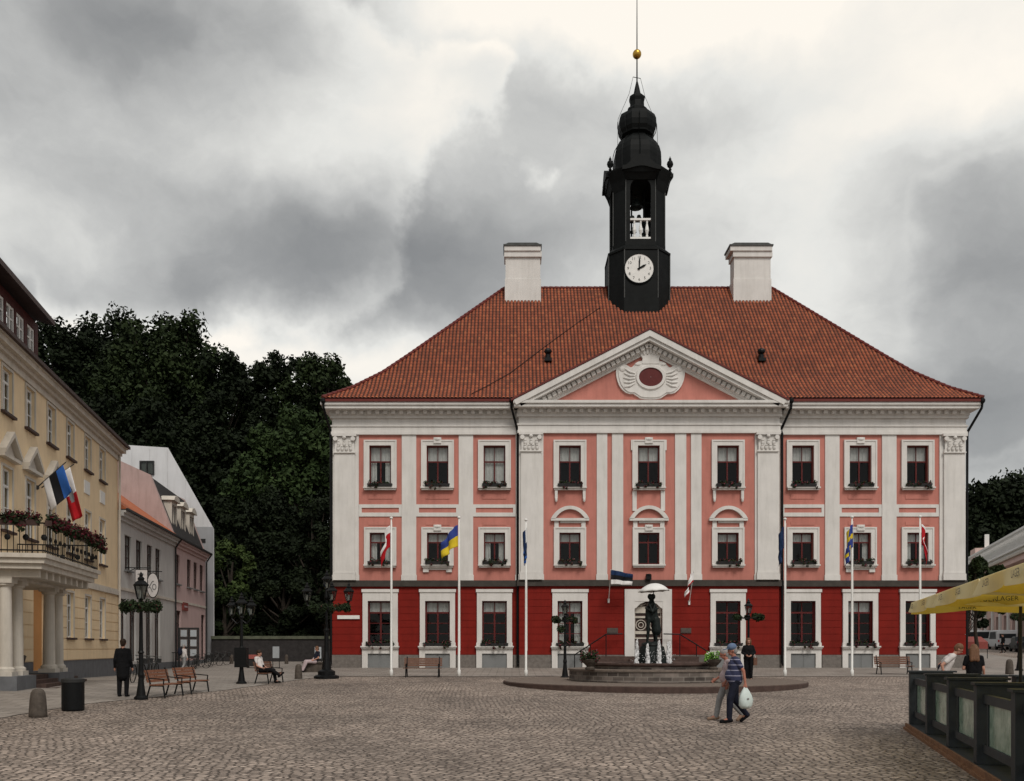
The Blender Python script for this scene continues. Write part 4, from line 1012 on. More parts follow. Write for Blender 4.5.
def house_box(parent, L, D, z0, zt, holes, mats, bands, zsplit, extra_end_holes=()):
    m = MB(); wall_grid(m, 0, L, zsplit, holes, 0, .22, bands)
    for k in range(len(bands)):
        a, b = zsplit[k], zsplit[k+1]
        m.quad((0, 0, a), (0, D, a), (0, D, b), (0, 0, b), bands[k]); m.quad((L, 0, a), (L, D, a), (L, D, b), (L, 0, b), bands[k]); m.quad((0, D, a), (L, D, a), (L, D, b), (0, D, b), bands[k])
    m.build('wall', mats, parent)
    m = MB()
    m.box(.1, L-.1, 2.6, 2.75, z0+.1, zt-.1)
    m.build('interior_wall', 'dark_frame', parent)

# --- yellow building with the balcony
P0, P1 = (-14.43, 15.0), (-20.8, 47.5); rz, L, uof = frame(P0, P1)
yb_ = thing('yellow_building', 'long yellow stuccoed building with a columned porch, balcony and rows of white windows', 'building', (P0[0], P0[1], 0), rz)
third = [uof(p)[0] for p in (7, 30, 51, 70, 87.5, 102)]; us_ = third+[third[0]-2.6*k for k in range(1, 5)]
holes = []
for u in us_: holes.append((u-.5, u+.5, 9.85, 11.4))
H3 = list(holes)
H2 = [(u-.5, u+.5, 5.75, 7.95) for u in us_]
H1 = [(u-.5, u+.5, 2.1, 4.05) for u in us_ if not (uof(0)[0]-3 < u < uof(62)[0]-.5)]
DRu = uof(41)[0]; DR = [(DRu-.9, DRu+.5, .78, 4.0)]
zs = [-.3, 1.12, 4.45, 11.95]
house_box(yb_, L, 12, 0, 12, H3+H2+H1+DR, ['yellow_stucco', 'grey_base', 'yellow_stucco'], [1, 2, 0], zs)
for hs in (H3, H2, H1): opening_set(yb_, hs, 0, 'white_paint', 'curtain', True, .72, fw=.075, bars=1, sillm='brown_frame', surr='cream_stone', sw=.09, recess=.10)
m = MB()
for k in range(7):
    z = 1.12+.46*k
    segs = [(0.01, L-.01)]
    for (a, b, c, d) in H1+DR:
        if c < z+.46 and d > z: segs = [s_ for (p, q) in segs for s_ in ((p, min(q, a-.1)), (max(p, b+.1), q)) if s_[1]-s_[0] > .05]
    for p, q in segs: m.box(p, q, -.035, .004, z+.03, min(z+.455, 4.4))
m.build('rustication', 'yellow_stucco', yb_)['kind'] = 'stuff'
m = MB(); m.box(-.0, L+.05, -.12, .004, 4.42, 4.62); m.box(0, L+.03, -.07, .005, 4.62, 4.72); m.build('string_course', 'cream_stone', yb_)
m = MB(); m.box(-.1, L+.06, -.07, .004, 11.52, 11.78); m.box(-.1, L+.10, -.20, .005, 11.78, 11.94); m.box(-.1, L+.16, -.38, 12.2, 11.94, 12.14); m.box(-.1, L+.20, -.46, 12.3, 12.14, 12.24); m.build('cornice', 'cream_stone', yb_)
m = MB(); m.box(-.1, L+.22, -.58, -.45, 12.18, 12.32); m.build('gutter', 'brown_frame', yb_)
m = MB(); m.add([(-.1, -.46, 12.27), (L+.2, -.46, 12.27), (L+.2, 6, 15.2), (-.1, 6, 15.2), (-.1, 12.3, 12.27), (L+.2, 12.3, 12.27)], [(0,1,2,3), (3,2,5,4), (0,3,4), (1,5,2)]); m.build('roof', 'roof_dark', yb_)
m = MB(); m.tube([(L-.15, -.5, 12.2), (L-.15, -.12, 12.0), (L-.15, -.12, .25)], .06, 8); m.build('downpipe', 'cream_stone', yb_)
m = MB(); m.tube([(L-.15, -.5, 12.2), (L-.15, -.7, 12.3)], .07, 8)
# roof storey
ue = uof(38, -.25)[0]; YD = .25
dm = MB(); hs = []
for q_ in (10.5, 20.5, 31): u = uof(q_, -.25)[0]; hs.append((u-.42, u+.42, 12.9, 14.05))
sp_ = hs[1][0]-hs[0][0]
hs += [(hs[0][0]-sp_*k, hs[0][1]-sp_*k, 12.9, 14.05) for k in range(1, 6)]
wall_grid(dm, 4, ue, [12.0, 14.4], hs, YD, .15, [0]); dm.quad((ue, YD, 12.0), (ue, 8, 12.0), (ue, 8, 14.4), (ue, YD, 14.4)); dm.quad((4, YD, 12.0), (4, 8, 12.0), (4, 8, 14.4), (4, YD, 14.4))
dorm = dm.build('roof_storey', 'dormer_red', yb_)
for (a, b, c, d) in hs:
    m = MB(); y1, y2 = YD+.03, YD+.10
    for q in ((a, a+.10), ((a+b)/2-.06, (a+b)/2+.06), (b-.10, b)): m.box(q[0], q[1], y1, y2, c, d)
    m.box(a+.1, b-.1, y1+.01, y2, c, c+.1); m.box(a+.1, b-.1, y1+.01, y2, d-.1, d); m.box(a+.1, b-.1, y1+.01, y2-.01, c+.65, c+.71)
    w_ = m.build('dormer_window', 'white_paint', dorm)
m = MB(); ve = uof(55, .35)[0]; m.add([(3.5, -.35, 14.42), (ve, -.35, 14.42), (ve, 6, 16.0), (3.5, 6, 16.0), (3.5, -.35, 14.62), (ve, -.35, 14.62), (ve, 6, 16.25), (3.5, 6, 16.25)], [(0,3,2,1),(4,5,6,7),(0,1,5,4),(1,2,6,5),(2,3,7,6),(3,0,4,7)]); m.build('roof_storey_roof', 'brown_frame', dorm)
# pediments over the tall windows
for u in us_[:3]+us_[6:]:
    m = MB(); b = 8.22
    m.box(u-.85, u+.85, -.22, .003, b, b+.12)
    for sx in (-1, 1):
        P = [(u-sx*.85, b+.12), (u-sx*.85, b+.26), (u, b+1.0), (u, b+.80)]
        if sx < 0: P = P[::-1]
        m.prism(P, -.26, .002)
    m.prism([(u-.7, b+.12), (u+.7, b+.12), (u, b+.76)], -.06, .001); m.build('window_pediment', 'cream_stone', yb_)
for p in (86.5, 102):
    u = uof(p)[0]; m = MB(); m.box(u-.45, u+.45, -.04, .003, 8.75, 9.35); m.build('stucco_panel', 'white_paint', yb_)
# porch
U0, U1 = (26.4-15)*1.019, (32.3-15)*1.019; DP = 2.75
m = MB(); m.box(U0-.1, U1+.1, -DP, -.005, 4.18, 4.34); m.box(U0, U1, -DP+.1, -.005, 4.02, 4.18); m.box(U0-.18, U1+.18, -DP-.08, -.006, 4.34, 4.47)
bal = m.build('balcony', 'cream_stone', yb_)
m = MB(); m.box(U0+.25, U1-.25, -1.75, -.007, 3.72, 4.02); m.build('architrave', 'cream_stone', bal)
for k in range(9):
    u = U0+.35+(U1-U0-.7)*k/8; m = MB(); m.prism([(u-.09, 3.78), (u+.09, 3.78), (u+.09, 4.02), (u-.09, 4.02)], -DP+.25, -1.75); m.build('corbel', 'cream_stone', bal)
cols_u = [(u-15)*1.019 for u in (26.85, 27.8, 31.0, 31.95)]
for u in cols_u:
    for yy in (-1.5,):
        zb_ = .82
        m = MB(); m.box(u-.27, u+.27, yy-.27, yy+.27, zb_-.02, zb_+.12); m.lathe([(.27, .12), (.27, .2), (.20, .26), (.195, 1.0), (.17, 2.68), (.235, 2.72), (.235, 2.78), (.2, 2.8)], (u, yy, zb_), 20); m.box(u-.26, u+.26, yy-.26, yy+.26, 3.60, 3.72); m.build('column', 'cream_stone', yb_)
for u0, u1 in ((cols_u[0]-.4, cols_u[1]+.4), (cols_u[2]-.4, cols_u[3]+.4)):
    m = MB(); m.box(u0, u1, -1.95, -.9, -.2, .80); m.build('column_base', 'grey_base', yb_)
m = MB(); m.box(cols_u[1]+.41, cols_u[2]-.41, -1.6, -.01, -.2, .76)
for k in range(3): m.box(cols_u[1]+.41, cols_u[2]-.41, -1.6-.32*(3-k), -1.6-.32*(2-k)+.005, -.2, .38+.12*k)
m.build('porch_steps', 'slab_red', yb_); m = MB(); m.box(cols_u[3]+.41, cols_u[3]+2.6, -1.5, -.01, -.2, .58); m.box(cols_u[3]+.41, cols_u[3]+2.3, -1.9, -1.49, -.2, .46); m.build('side_step', 'slab_red', yb_)
m = MB(); a, b, c, d = DR[0]; m.box(a+.01, b-.01, .12, .2, c, d); m.build('door', 'orange_stucco', yb_)
# railing
m = MB(); path = [(U0-.05, -.05), (U0-.05, -DP+.02), (U1+.05, -DP+.02), (U1+.05, -.05)]
for (a, b) in zip(path[:-1], path[1:]):
    for z in (4.56, 5.38): m.cyl((*a, z), (*b, z), .025, .025, 6)
    n = int(math.hypot(b[0]-a[0], b[1]-a[1])/.16)
    for k in range(n+1):
        x, y = a[0]+(b[0]-a[0])*k/n, a[1]+(b[1]-a[1])*k/n; m.cyl((x, y, 4.47), (x, y, 5.38), .012, .012, 4)
        if k % 3 == 1: m.sphere((x, y, 4.95), .10, (1 if abs(b[0]-a[0]) > abs(b[1]-a[1]) else .25, .25 if abs(b[0]-a[0]) > abs(b[1]-a[1]) else 1, 1), 6)
m.build('railing', 'black_metal', bal)
tr = Matrix.Translation((P0[0], P0[1], 0))@Matrix.Rotation(rz, 4, 'Z')
nb = 0
def flower_trough(loc, length, rot, label, n=2600, group='flower troughs on the yellow building balcony'):
    t = thing('flower_trough', label, 'flower trough', loc, rot, group)
    m = MB(); m.box(-length/2, length/2, -.1, .1, 0, .16); m.build('box', 'brown_frame', t)
    pts = [((RNG.uniform(-length/2, length/2), RNG.uniform(-.12, .12), RNG.uniform(.08, .30)), .16) for _ in range(int(length*14))]+[((RNG.uniform(-length/2, length/2), -.16, RNG.uniform(-.15, .1)), .12) for _ in range(int(length*5))]
    V, Q = leaf_cloud(pts, int(n*length), .10, RNG); np_mesh('foliage', V, Q, 'foliage_dark', t)
    V, Q = leaf_cloud([((p[0][0], p[0][1]-.03, p[0][2]+.05), p[1]) for p in pts], int(n*.55*length), .085, RNG); np_mesh('blossom', V, Q, 'flower_red', t)
ll = tr@Vector(((U0+U1)/2, -DP-.10, 5.30)); flower_trough(ll, U1-U0+.1, rz, 'long trough of dark red flowers on the front rail of the balcony', 620)
ll = tr@Vector((U0-.12, -DP/2, 5.30)); flower_trough(ll, DP-.3, rz-math.pi/2, 'short trough of dark red flowers on the near end rail of the balcony', 620)
# --- grey house
def row_house(P0, P1, D, name, label, wallm, ze, ups, upz, downs, downz, roofm, ridge, fr='brown_frame'):
    rz, L, uof = frame(P0, P1); h = thing(name, label, 'house', (P0[0], P0[1], 0), rz)
    H = [(uof(p)[0]-.62, uof(p)[0]+.62, *upz) for p in ups]; Hd = [(uof(p)[0]-.66, uof(p)[0]+.66, *downz) for p in downs]
    H = [q for q in H if q[0] > .05 and q[1] < L-.05]; Hd = [q for q in Hd if q[0] > .05 and q[1] < L-.05]
    house_box(h, L, D, 0, ze, H+Hd, [wallm, 'grey_base'], [1, 0], [-.2, .75, ze])
    opening_set(h, H, 0, fr, 'curtain', True, .72, fw=.05, bars=1, sillm='grey_panel', recess=.09)
    opening_set(h, Hd, 0, fr, None, True, .75, fw=.07, bars=0, recess=.12)
    m = MB(); m.box(0, L, -.12, .003, ze-.5, ze-.3); m.box(0, L, -.28, .004, ze-.3, ze-.12); m.box(0, L, -.4, .005, ze-.12, ze); m.build('cornice', wallm, h)
    m = MB(); m.box(.01, L-.01, -.06, .006, 4.75, 4.9); m.build('string_course', 'cream_stone', h)
    m = MB(); m.tube([(L-.12, -.5, ze+.02), (L-.12, -.1, ze-.6), (L-.12, -.1, .4)], .055, 8); m.build('downpipe', 'dark_frame', h)
    m = MB(); m.box(-.02, L+.02, -.52, -.40, ze-.02, ze+.1); m.build('gutter', 'dark_frame', h)
    return h, L, uof
g1, L1, uof1 = row_house((-20.8, 47.52), (-22.6, 60.28), 10, 'grey_house', 'two-storey grey house with an orange tiled roof between the yellow building and the pink house', 'grey_stucco', 8.95, (119.8, 128, 139, 149.7, 158), (5.9, 7.8), (122, 133, 149, 157.5), (.9, 4.3), 'orange_roof', 3)
m = MB(); m.add([(0, -.5, 9.0), (L1, -.5, 9.0), (L1, 3.8, 12.1), (0, 3.8, 12.1), (0, 8.4, 9.0), (L1, 8.4, 9.0)], [(0,1,2,3), (3,2,5,4), (0,3,4), (1,5,2)]); m.build('roof', 'orange_roof', g1)
# --- pink house with a mansard
g2, L2, uof2 = row_house((-22.6, 60.3), (-24.0, 70.5), 11, 'pink_house', 'pale pink house with a dark mansard roof and white dormers', 'rose_stucco', 8.95, (169.5, 177.5, 189, 195.5, 201.5), (6.0, 8.0), (170, 178.5, 203), (.8, 4.2), 'roof_dark', 3)
MP = [(-.02, 9.0), (1.55, 13.1), (5.5, 14.9), (9.45, 13.1), (11.4, 8.98)]
m = MB(); n = len(MP)
m.add([(0.02, y, z) for y, z in MP]+[(L2-.02, y, z) for y, z in MP], [(k, k+n, k+n+1, k+1) for k in range(n-1)]); m.build('roof', 'roof_dark', g2)
m = MB()
for x0, x1 in ((-.02, .32), (L2-.30, L2+.02)):
    m = MB()
    P = [(-.02, 8.7)]+[(y, z+.12) for y, z in MP]+[(11, 8.7)]; k = len(P)
    m.add([(x0, y, z) for y, z in P]+[(x1, y, z) for y, z in P], [tuple(range(k)), tuple(range(2*k-1, k-1, -1))]+[(i, i+k, (i+1) % k+k, (i+1) % k) for i in range(k)])
    m.build('gable_wall', 'gable_rose', g2)
for u in (1.7, 4.4, 7.2):
    m = MB(); m.box(u-.78, u-.6, .40, 1.9, 9.7, 11.7); m.box(u+.6, u+.78, .40, 1.9, 9.7, 11.7); m.box(u-.6, u+.6, .40, 1.9, 9.7, 10.0); m.box(u-.6, u+.6, .40, .8, 11.45, 11.7)
    m.box(u-.06, u+.06, .42, .5, 10.0, 11.45); m.prism([(u-.95, 11.7), (u+.95, 11.7), (u+.6, 12.0), (u, 12.12), (u-.6, 12.0)], .2, 2.2); d = m.build('dormer', 'cream_stone', g2)
    m = MB(); m.box(u-.6, u-.06, .50, .52, 10.0, 11.45); m.box(u+.06, u+.6, .50, .52, 10.0, 11.45); m.build('dormer_pane', 'dark_frame', d)
u = uof2(185.5, .7)[0]
gs = thing('glazed_case', 'black framed glass case of six panes against the pink house', 'display case', (*(Matrix.Translation((-22.6, 60.3, 0))@Matrix.Rotation(frame((-22.6, 60.3), (-24.0, 70.5))[0], 4, 'Z')@Vector((u, -.9, 0))).to_2d(), .42), frame((-22.6, 60.3), (-24.0, 70.5))[0]-R(55))
m = MB()
for x in (-.62, 0, .62): m.box(x-.05, x+.05, -.05, .05, 0, 2.6)
for z in (.6, 1.25, 1.9, 2.55): m.box(-.57, .57, -.04, .04, z-.05, z+.05)
m.build('frame', 'dark_frame', gs); m = MB(); m.box(-.6, .6, .01, .02, .6, 2.55); m.build('pane', 'lamp_glass', gs)
m = MB()
for x in (-.31, .31):
    for z in (.92, 1.57, 2.22): m.box(x-.2, x+.2, -.01, .0, z-.22, z+.22)
m.build('sky_reflection_sheets', 'poster_and_reflection', gs)['kind'] = 'stuff'  # pale sheets stand in for the sky reflected in the panes
m = MB(); u = uof2(183, 0)[0]
# --- tin-clad house behind
YT = 73.0; tb = thing('tin_clad_house', 'modern house clad in pale sheet metal with a sharp sloping gable behind the pink house', 'house', (-30, YT, 0)); q = MB()
gp_ = [(-42, 0), (PX(214.5, YT), 0), (PX(214, YT), PZ(529, YT)), (PX(168, YT), PZ(447.6, YT)), (PX(119, YT), PZ(444.5, YT)), (-42, PZ(444.5, YT))]
q.prism(gp_, YT, YT+9); q.v = [(x-(.42*(y-YT)), y, z) for x, y, z in q.v]; q.build('shell', 'tin_white', tb, inv=True)
m = MB()
for k in range(1, 12):
    x = -41+k*1.45
    zt = np.interp(x, [-42, PX(168, YT), PX(214, YT)], [PZ(444.5, YT), PZ(447.6, YT), PZ(529, YT)]); m.box(x-.02, x+.02, YT-.05, YT-.003, 9.2 if x < -26 else .5, float(zt)-.15)
m.build('standing_seam', 'tin_white', tb, inv=True)['kind'] = 'stuff'
m = MB(); m.box(PX(193, YT), PX(214, YT)-.03, YT-.10, YT-.052, .3, PZ(527, YT)); m.build('lower_cladding', 'tin_grey', tb, inv=True)
m = MB(); a, b, c, d = PX(140, YT), PX(154.5, YT), PZ(475, YT), PZ(461, YT); m.box(a, b, YT-.12, YT-.02, c, c+.1); m.box(a, b, YT-.12, YT-.02, d-.1, d); m.box(a, a+.1, YT-.12, YT-.02, c+.1, d-.1); m.box(b-.1, b, YT-.12, YT-.02, c+.1, d-.1); m.box((a+b)/2-.05, (a+b)/2+.05, YT-.12, YT-.02, c+.1, d-.1); w_ = m.build('window', 'dark_frame', tb, inv=True)
m = MB(); m.box(a+.1, b-.1, YT-.06, YT-.055, c+.1, d-.1); m.build('pane', 'lamp_glass', w_)
m = MB(); m.box(PX(200, YT), PX(206, YT), YT-.14, YT-.102, PZ(543, YT), PZ(539, YT)); m.build('small_window', 'dark_frame', tb, inv=True)
# oval shop sign on the grey house
gs.rotation_euler = (0, 0, R(8))
rz1 = frame((-20.8, 47.52), (-22.6, 60.28))[0]; T1 = Matrix.Translation((-20.8, 47.52, 0))@Matrix.Rotation(rz1, 4, 'Z')
for p, zc_, rx_, rz_, lab, wide in ((140.5, 5.5, .30, .42, 'squarish white hanging sign behind the lantern, nearer end of the grey house', False), (152, 5.25, .30, .68, 'tall oval white hanging sign with grey scrollwork and black rim on the grey house', True)):
    u = uof1(p, .7)[0]; pos = T1@Vector((u, -.75, zc_)); sg = thing('hanging_sign', lab, 'sign', pos, R(12))
    m = MB(); n = 28
    if wide: P = [(rx_*math.cos(2*math.pi*k/n), rz_*math.sin(2*math.pi*k/n)) for k in range(n)]
    else: P = [(-rx_, -rz_), (rx_, -rz_), (rx_, rz_), (-rx_, rz_)]
    m.prism([(x*1.12, z*1.08) for x, z in P], -.02, .02); m.build('rim', 'black_metal', sg)
    m = MB(); m.prism(P, -.035, -.021); m.build('board', 'cloth_white', sg)
    m = MB()
    if wide:
        m.tube([(-.10+.15*math.cos(a*.5)*(1-a*.03), -.045, .22-a*.05+.1*math.sin(a*.9)) for a in range(12)], .022, 5); m.tube([(.08+.1*math.cos(a*.7), -.045, -.08+.16*math.sin(a*.7)) for a in range(10)], .022, 5)
    else: m.tube([(-.18, -.045, .2), (.1, -.045, .22), (.0, -.045, -.05), (.15, -.045, -.22)], .022, 5)
    m.build('lettering_scroll', 'grey_panel', sg)
    m = MB(); m.cyl((-1.0, 0, rz_+.12), (.5, 0, rz_+.12), .025); m.cyl((-1.0, 0, rz_-.3), (-.3, 0, rz_+.1), .02); m.build('bracket', 'black_metal', sg)
# red small sign on the pink house
T2 = Matrix.Translation((-22.6, 60.3, 0))@Matrix.Rotation(frame((-22.6, 60.3), (-24.0, 70.5))[0], 4, 'Z')
pos = T2@Vector((uof2(185, .05)[0], -.06, 4.55)); s1 = thing('shop_sign', 'small red shop sign above the glass case on the pink house', 'sign', pos, frame((-22.6, 60.3), (-24.0, 70.5))[0])
m = MB(); m.box(-.75, .75, -.05, .05, -.28, .28); m.build('board', 'newsbox_red', s1); m = MB(); m.box(-.5, .5, -.06, -.051, -.06, .06); m.build('lettering_bar', 'cloth_pale', s1)

# ================================================================== RIGHT-HAND BUILDING
PR0, PR1 = (55.8, 115.0), (36.0, 54.4); rzr, LR, uofr = frame(PR0, PR1)
rb = thing('colonnaded_building', 'pink building with white pilasters and a long white roof balustrade at the right', 'building', (74.4, 153.3, -.55), rzr); rb.scale = (1.333,)*3
m = MB(); hs = []
nb_ = int(LR/3.6)
for k in range(nb_):
    u = 1.8+3.6*k; hs += [(u-.95, u+.95, 6.6, 8.3), (u-.6, u+.6, 2.2, 4.6)]
wall_grid(m, 0, LR, [0, 5.6, 9.8, 11.0], hs, 0, .3, [0, 0, 1]); m.quad((0,0,0),(0,12,0),(0,12,11),(0,0,11)); m.quad((LR,0,0),(LR,12,0),(LR,12,11),(LR,0,11)); m.quad((0,12,0),(LR,12,0),(LR,12,11),(0,12,11))
m.build('wall', ['pale_rose', 'white_paint'], rb); m = MB(); m.box(.1, LR-.1, .5, .6, .5, 10.8); m.build('interior_wall', 'dark_frame', rb)
for k in range(nb_+1):
    m = MB(); u = 3.6*k+.02
    m.box(u-.36, u+.36, -.16, -.003, .9, 8.5); m.box(u-.42, u+.42, -.24, -.003, .9, 1.5); m.box(u-.42, u+.42, -.24, -.003, 8.5, 8.75); m.build('column', 'white_paint', rb)
m = MB(); m.box(-.2, LR+.2, -.9, .01, 8.75, 9.2); m.build('entablature', 'pale_rose', rb)
m = MB(); m.box(-.3, LR+.3, -1.1, .012, 9.2, 9.4); m.build('cornice', 'cream_stone', rb)
m = MB(); m.box(-.2, LR+.2, -.75, -.55, 11.25, 11.45); m.box(-.2, LR+.2, -.75, -.55, 9.9, 10.05)
for k in range(int(LR/.45)): m.box(.2+.45*k, .35+.45*k, -.72, -.58, 10.05, 11.25)
m.box(-.2, LR+.2, -.50, -.45, 9.5, 11.2); m.build('balustrade', 'white_paint', rb)
m = MB(); m.add([(-.3, -.2, 11.42), (LR+.3, -.2, 11.42), (LR+.3, 6, 13.3), (-.3, 6, 13.3), (-.3, 12.2, 11.42), (LR+.3, 12.2, 11.42)], [(0,1,2,3), (3,2,5,4), (0,3,4), (1,5,2), (0,4,5,1)]); m.build('roof', 'seam_metal', rb)
m = MB(); u = uofr(980)[0]; m.box(u-1.4, u+1.4, -.7, 1.5, 9.6, 12.0); m.build('stair_block', 'pale_rose', rb)
m = MB(); m.box(u, u+.32, .4, .8, 12.0, 13.5); m.build('chimney', 'white_paint', rb)

# ================================================================== retaining wall, trees
wz = MB(); wz.box(-24.2, 6, 72.4, 72.9, .3, PZ(639, 72.4)); wz2 = MB(); wz2.box(-24.2, 6.1, 72.3, 73.0, PZ(639, 72.4), PZ(636, 72.4))
A('moss_coping', (.11, .12, .085), .9, .3, 2)
rw_ = thing('retaining_wall', 'low dark stone retaining wall with a pale coping under the trees', 'wall', (-9, 72.4, .3)); wz.build('wall', 'roof_dark', rw_, inv=True); wz2.build('coping', 'moss_coping', rw_, inv=True)
def tree(name, label, x, y, z0, ztop, rad, leafm, n, lsize, group, trunk_r=.4, low=.28, cat='tree', squash=1.0, seed=1):
    rng = np.random.default_rng(seed); h = ztop-z0; t = thing(name, label, cat, (x, y, z0), 0, group)
    zc_ = h*(1+low)/2; rz_ = h*(1-low)/2
    pts = []
    K = max(26, int(rad*rz_*2.6))
    for _ in range(K):
        d = rng.normal(size=3); d /= np.linalg.norm(d); r = rng.random()**.33
        r = .25+.72*r; wv = 1+.16*math.sin(3*math.atan2(d[1], d[0])+seed)+.1*math.sin(5*d[2]+seed*2)
        pts.append(((d[0]*rad*r*wv, d[1]*rad*r*wv*squash, zc_+d[2]*rz_*r), rng.uniform(.13, .26)*min(rad, rz_)))
    m = MB(); top = h*.8; segs = 6; prev = Vector((0, 0, -.4)); pr_ = trunk_r*1.25
    for k in range(1, segs+1):
        p = Vector((rng.uniform(-.06, .06)*rad*.5, rng.uniform(-.06, .06)*rad*.5, top*k/segs)); r2 = trunk_r*(1-.85*k/segs); m.cyl(prev, p, pr_, r2, 9); prev = p; pr_ = r2
    for (c, r_) in pts[::2]:
        zz = min(top*.9, max(h*low*.8, c[2]*.55)); a = Vector((0, 0, zz)); b = Vector(c); mid = (a+b)/2+Vector((0, 0, -.05*rad)); rr = trunk_r*.28; m.cyl(a, mid, rr, rr*.6, 5); m.cyl(mid, b, rr*.6, rr*.15, 5)
    m.build('trunk', 'bark', t)
    V, Q = leaf_cloud(pts, n, lsize, rng); np_mesh('crown', V, Q, leafm, t)
    return t
def px_tree(px, ptop, Y, rad, z0, leafm, lab, n, ls=.5, seed=1, low=.2, squash=.8, name='broadleaf_tree', group='trees on the wooded hill'):
    return tree(name, lab, PX(px, Y), Y, z0, PZ(ptop, Y), rad, leafm, n, ls, group, .45, low, 'tree', squash, seed)
def hz_(px, Y): return float(G(PX(px, Y), Y)+hill_h(np.float64(PX(px, Y)), np.float64(Y)))-.3
TL = [(62, 322, 100, 8, 'leaf_a', 'broad dark tree rising directly behind the yellow building roof'),
      (118, 314, 104, 7.5, 'leaf_a', 'tall dark tree second from the yellow roof on the skyline'),
      (168, 309, 100, 7.5, 'leaf_b', 'tallest hill tree, above the gable of the tin clad house'),
      (214, 338, 98, 5.6, 'leaf_a', 'narrower dark tree at the right shoulder of the big skyline group'),
      (322, 356, 104, 6.0, 'leaf_b', 'hill tree closest to the town hall roof corner'),
      (284, 350, 106, 6.4, 'leaf_a', 'feathery topped tree standing clear on the skyline before the town hall'),
      (292, 408, 88, 6.2, 'leaf_d', 'rounded lower tree in front of the skyline trees beside the town hall'),
      (238, 415, 92, 5.5, 'leaf_a', 'very dark tree filling the gap right of the tin house'),
      (195, 430, 94, 6.5, 'leaf_a', 'dark tree directly behind the tin house ridge'),
      (262, 480, 82, 5.0, 'leaf_a', 'black-green tree low on the hill above the multi-arm lamp'),
      (312, 490, 80, 4.6, 'leaf_a', 'dark tree touching the left wall of the town hall'),
      (232, 538, 78, 3.2, 'leaf_c', 'small lighter green tree just right of the tin house'),
      (285, 560, 77, 4.2, 'leaf_a', 'low spreading dark tree behind the retaining wall'),
      (326, 575, 76, 3.4, 'leaf_a', 'low dark tree behind the large lamp post'),
      (225, 590, 75.2, 2.4, 'leaf_b', 'small dark tree at the foot of the tin house wall'),
      (90, 395, 92, 7, 'leaf_a', 'dark tree hidden low behind the yellow roof slope'),
      (150, 400, 91, 7, 'leaf_a', 'dark tree low behind the pink house chimney side')]
for k, (px, pt, Y, rad, lm, lab) in enumerate(TL):
    px_tree(px, pt, Y, rad, hz_(px, Y), lm, lab, int(4600*rad+5000), .46 if Y > 85 else .34, 20+k, .06 if Y < 95 else .15)
TR = [(975, 494, 196, 12, 'leaf_a', 'dark tree beside the town hall downpipe over the right-hand roof'), (1003, 478, 191, 11, 'leaf_a', 'dark round-topped tree over the middle of the right-hand roof'), (1030, 472, 198, 12, 'leaf_b', 'dark tree at the right edge of the skyline'), (955, 505, 193, 11, 'leaf_a', 'dark tree mostly hidden by the town hall corner'), (1065, 480, 193, 12, 'leaf_a', 'dark tree beyond the right edge of the skyline group')]
for k, (px, pt, Y, rad, lm, lab) in enumerate(TR): px_tree(px, pt, Y, rad, hz_(px, Y)-3, lm, lab, 26000, 1.0, 60+k, .1)
tree('street_tree', 'small street tree with a thin dark trunk beside the town hall right corner', PX(976, 62), 62, gz(32, 62), PZ(556, 62), 2.6, 'leaf_b', 14000, .34, 'street trees in the side street', .16, .45, 'tree', 1, 91)
tree('street_tree', 'second small street tree further down the side street', PX(969, 74), 74, gz(37, 74), PZ(585, 74), 2.8, 'leaf_a', 9000, .3, 'street trees in the side street', .16, .35, 'tree', 1, 92)
# dark hedge closing the side street

# ================================================================== FOUNTAIN
FX, FY = PX(652, 34), 34.0
ft = thing('fountain', 'round stepped granite fountain with jets of white water in front of the town hall', 'fountain', (FX, FY, .2))
def ring_wall(mb, r, z0, z1, n=64, sy=1.0, capr=None):
    mb.lathe([(r, z0), (r, z1)], (0, 0, 0), n)
def masonry_ring(name, r, z0, z1, parent, n=72, m='masonry'):
    V = []; Q = []; U = []
    for i in range(n+1):
        a = 2*math.pi*i/n
        for z in (z0, z1): V.append((r*math.cos(a), r*math.sin(a), z))
    for i in range(n):
        k = 2*i; Q.append((k, k+2, k+3, k+1)); a0, a1 = 2*math.pi*i/n*r, 2*math.pi*(i+1)/n*r; U += [(a0, z0), (a1, z0), (a1, z1), (a0, z1)]
    return np_mesh(name, V, Q, m, parent, U)
m = MB(); m.lathe([(5.62, -.25), (5.62, .20), (5.60, .225)], n=96); m.build('base_step', 'slab_red', ft); m = MB(); m.lathe([(5.59, .21), (5.585, .235), (.1, .236)], n=96); m.build('base_paving', 'granite_block', ft)
masonry_ring('lower_wall', 3.12, .25, .62, ft); m = MB(); m.lathe([(3.16, .62), (3.16, .68), (2.2, .69)], n=72); m.build('lower_coping', 'granite_block', ft)
masonry_ring('basin_wall', 2.35, .68, .82, ft); m = MB()
n = 72; prof = [(2.38, .80), (2.46, .84), (2.46, .90), (2.30, .91), (2.15, .86), (2.15, .6)]
vs = [(r*math.cos(2*math.pi*i/n), r*math.sin(2*math.pi*i/n), z) for r, z in prof for i in range(n)]
m.add(vs, [(j*n+i, j*n+(i+1) % n, (j+1)*n+(i+1) % n, (j+1)*n+i) for j in range(5) for i in range(n)]); m.build('basin_rim', 'slab_red', ft)
m = MB(); m.lathe([(2.16, .70), (2.16, .80), (.05, .80)], n=48); m.build('water', 'pool_water', ft)
m = MB(); m.lathe([(.62, .7), (.60, 1.05), (.55, 1.10), (.45, 1.5), (.35, 1.55)], n=24); m.build('pedestal', 'bronze', ft)
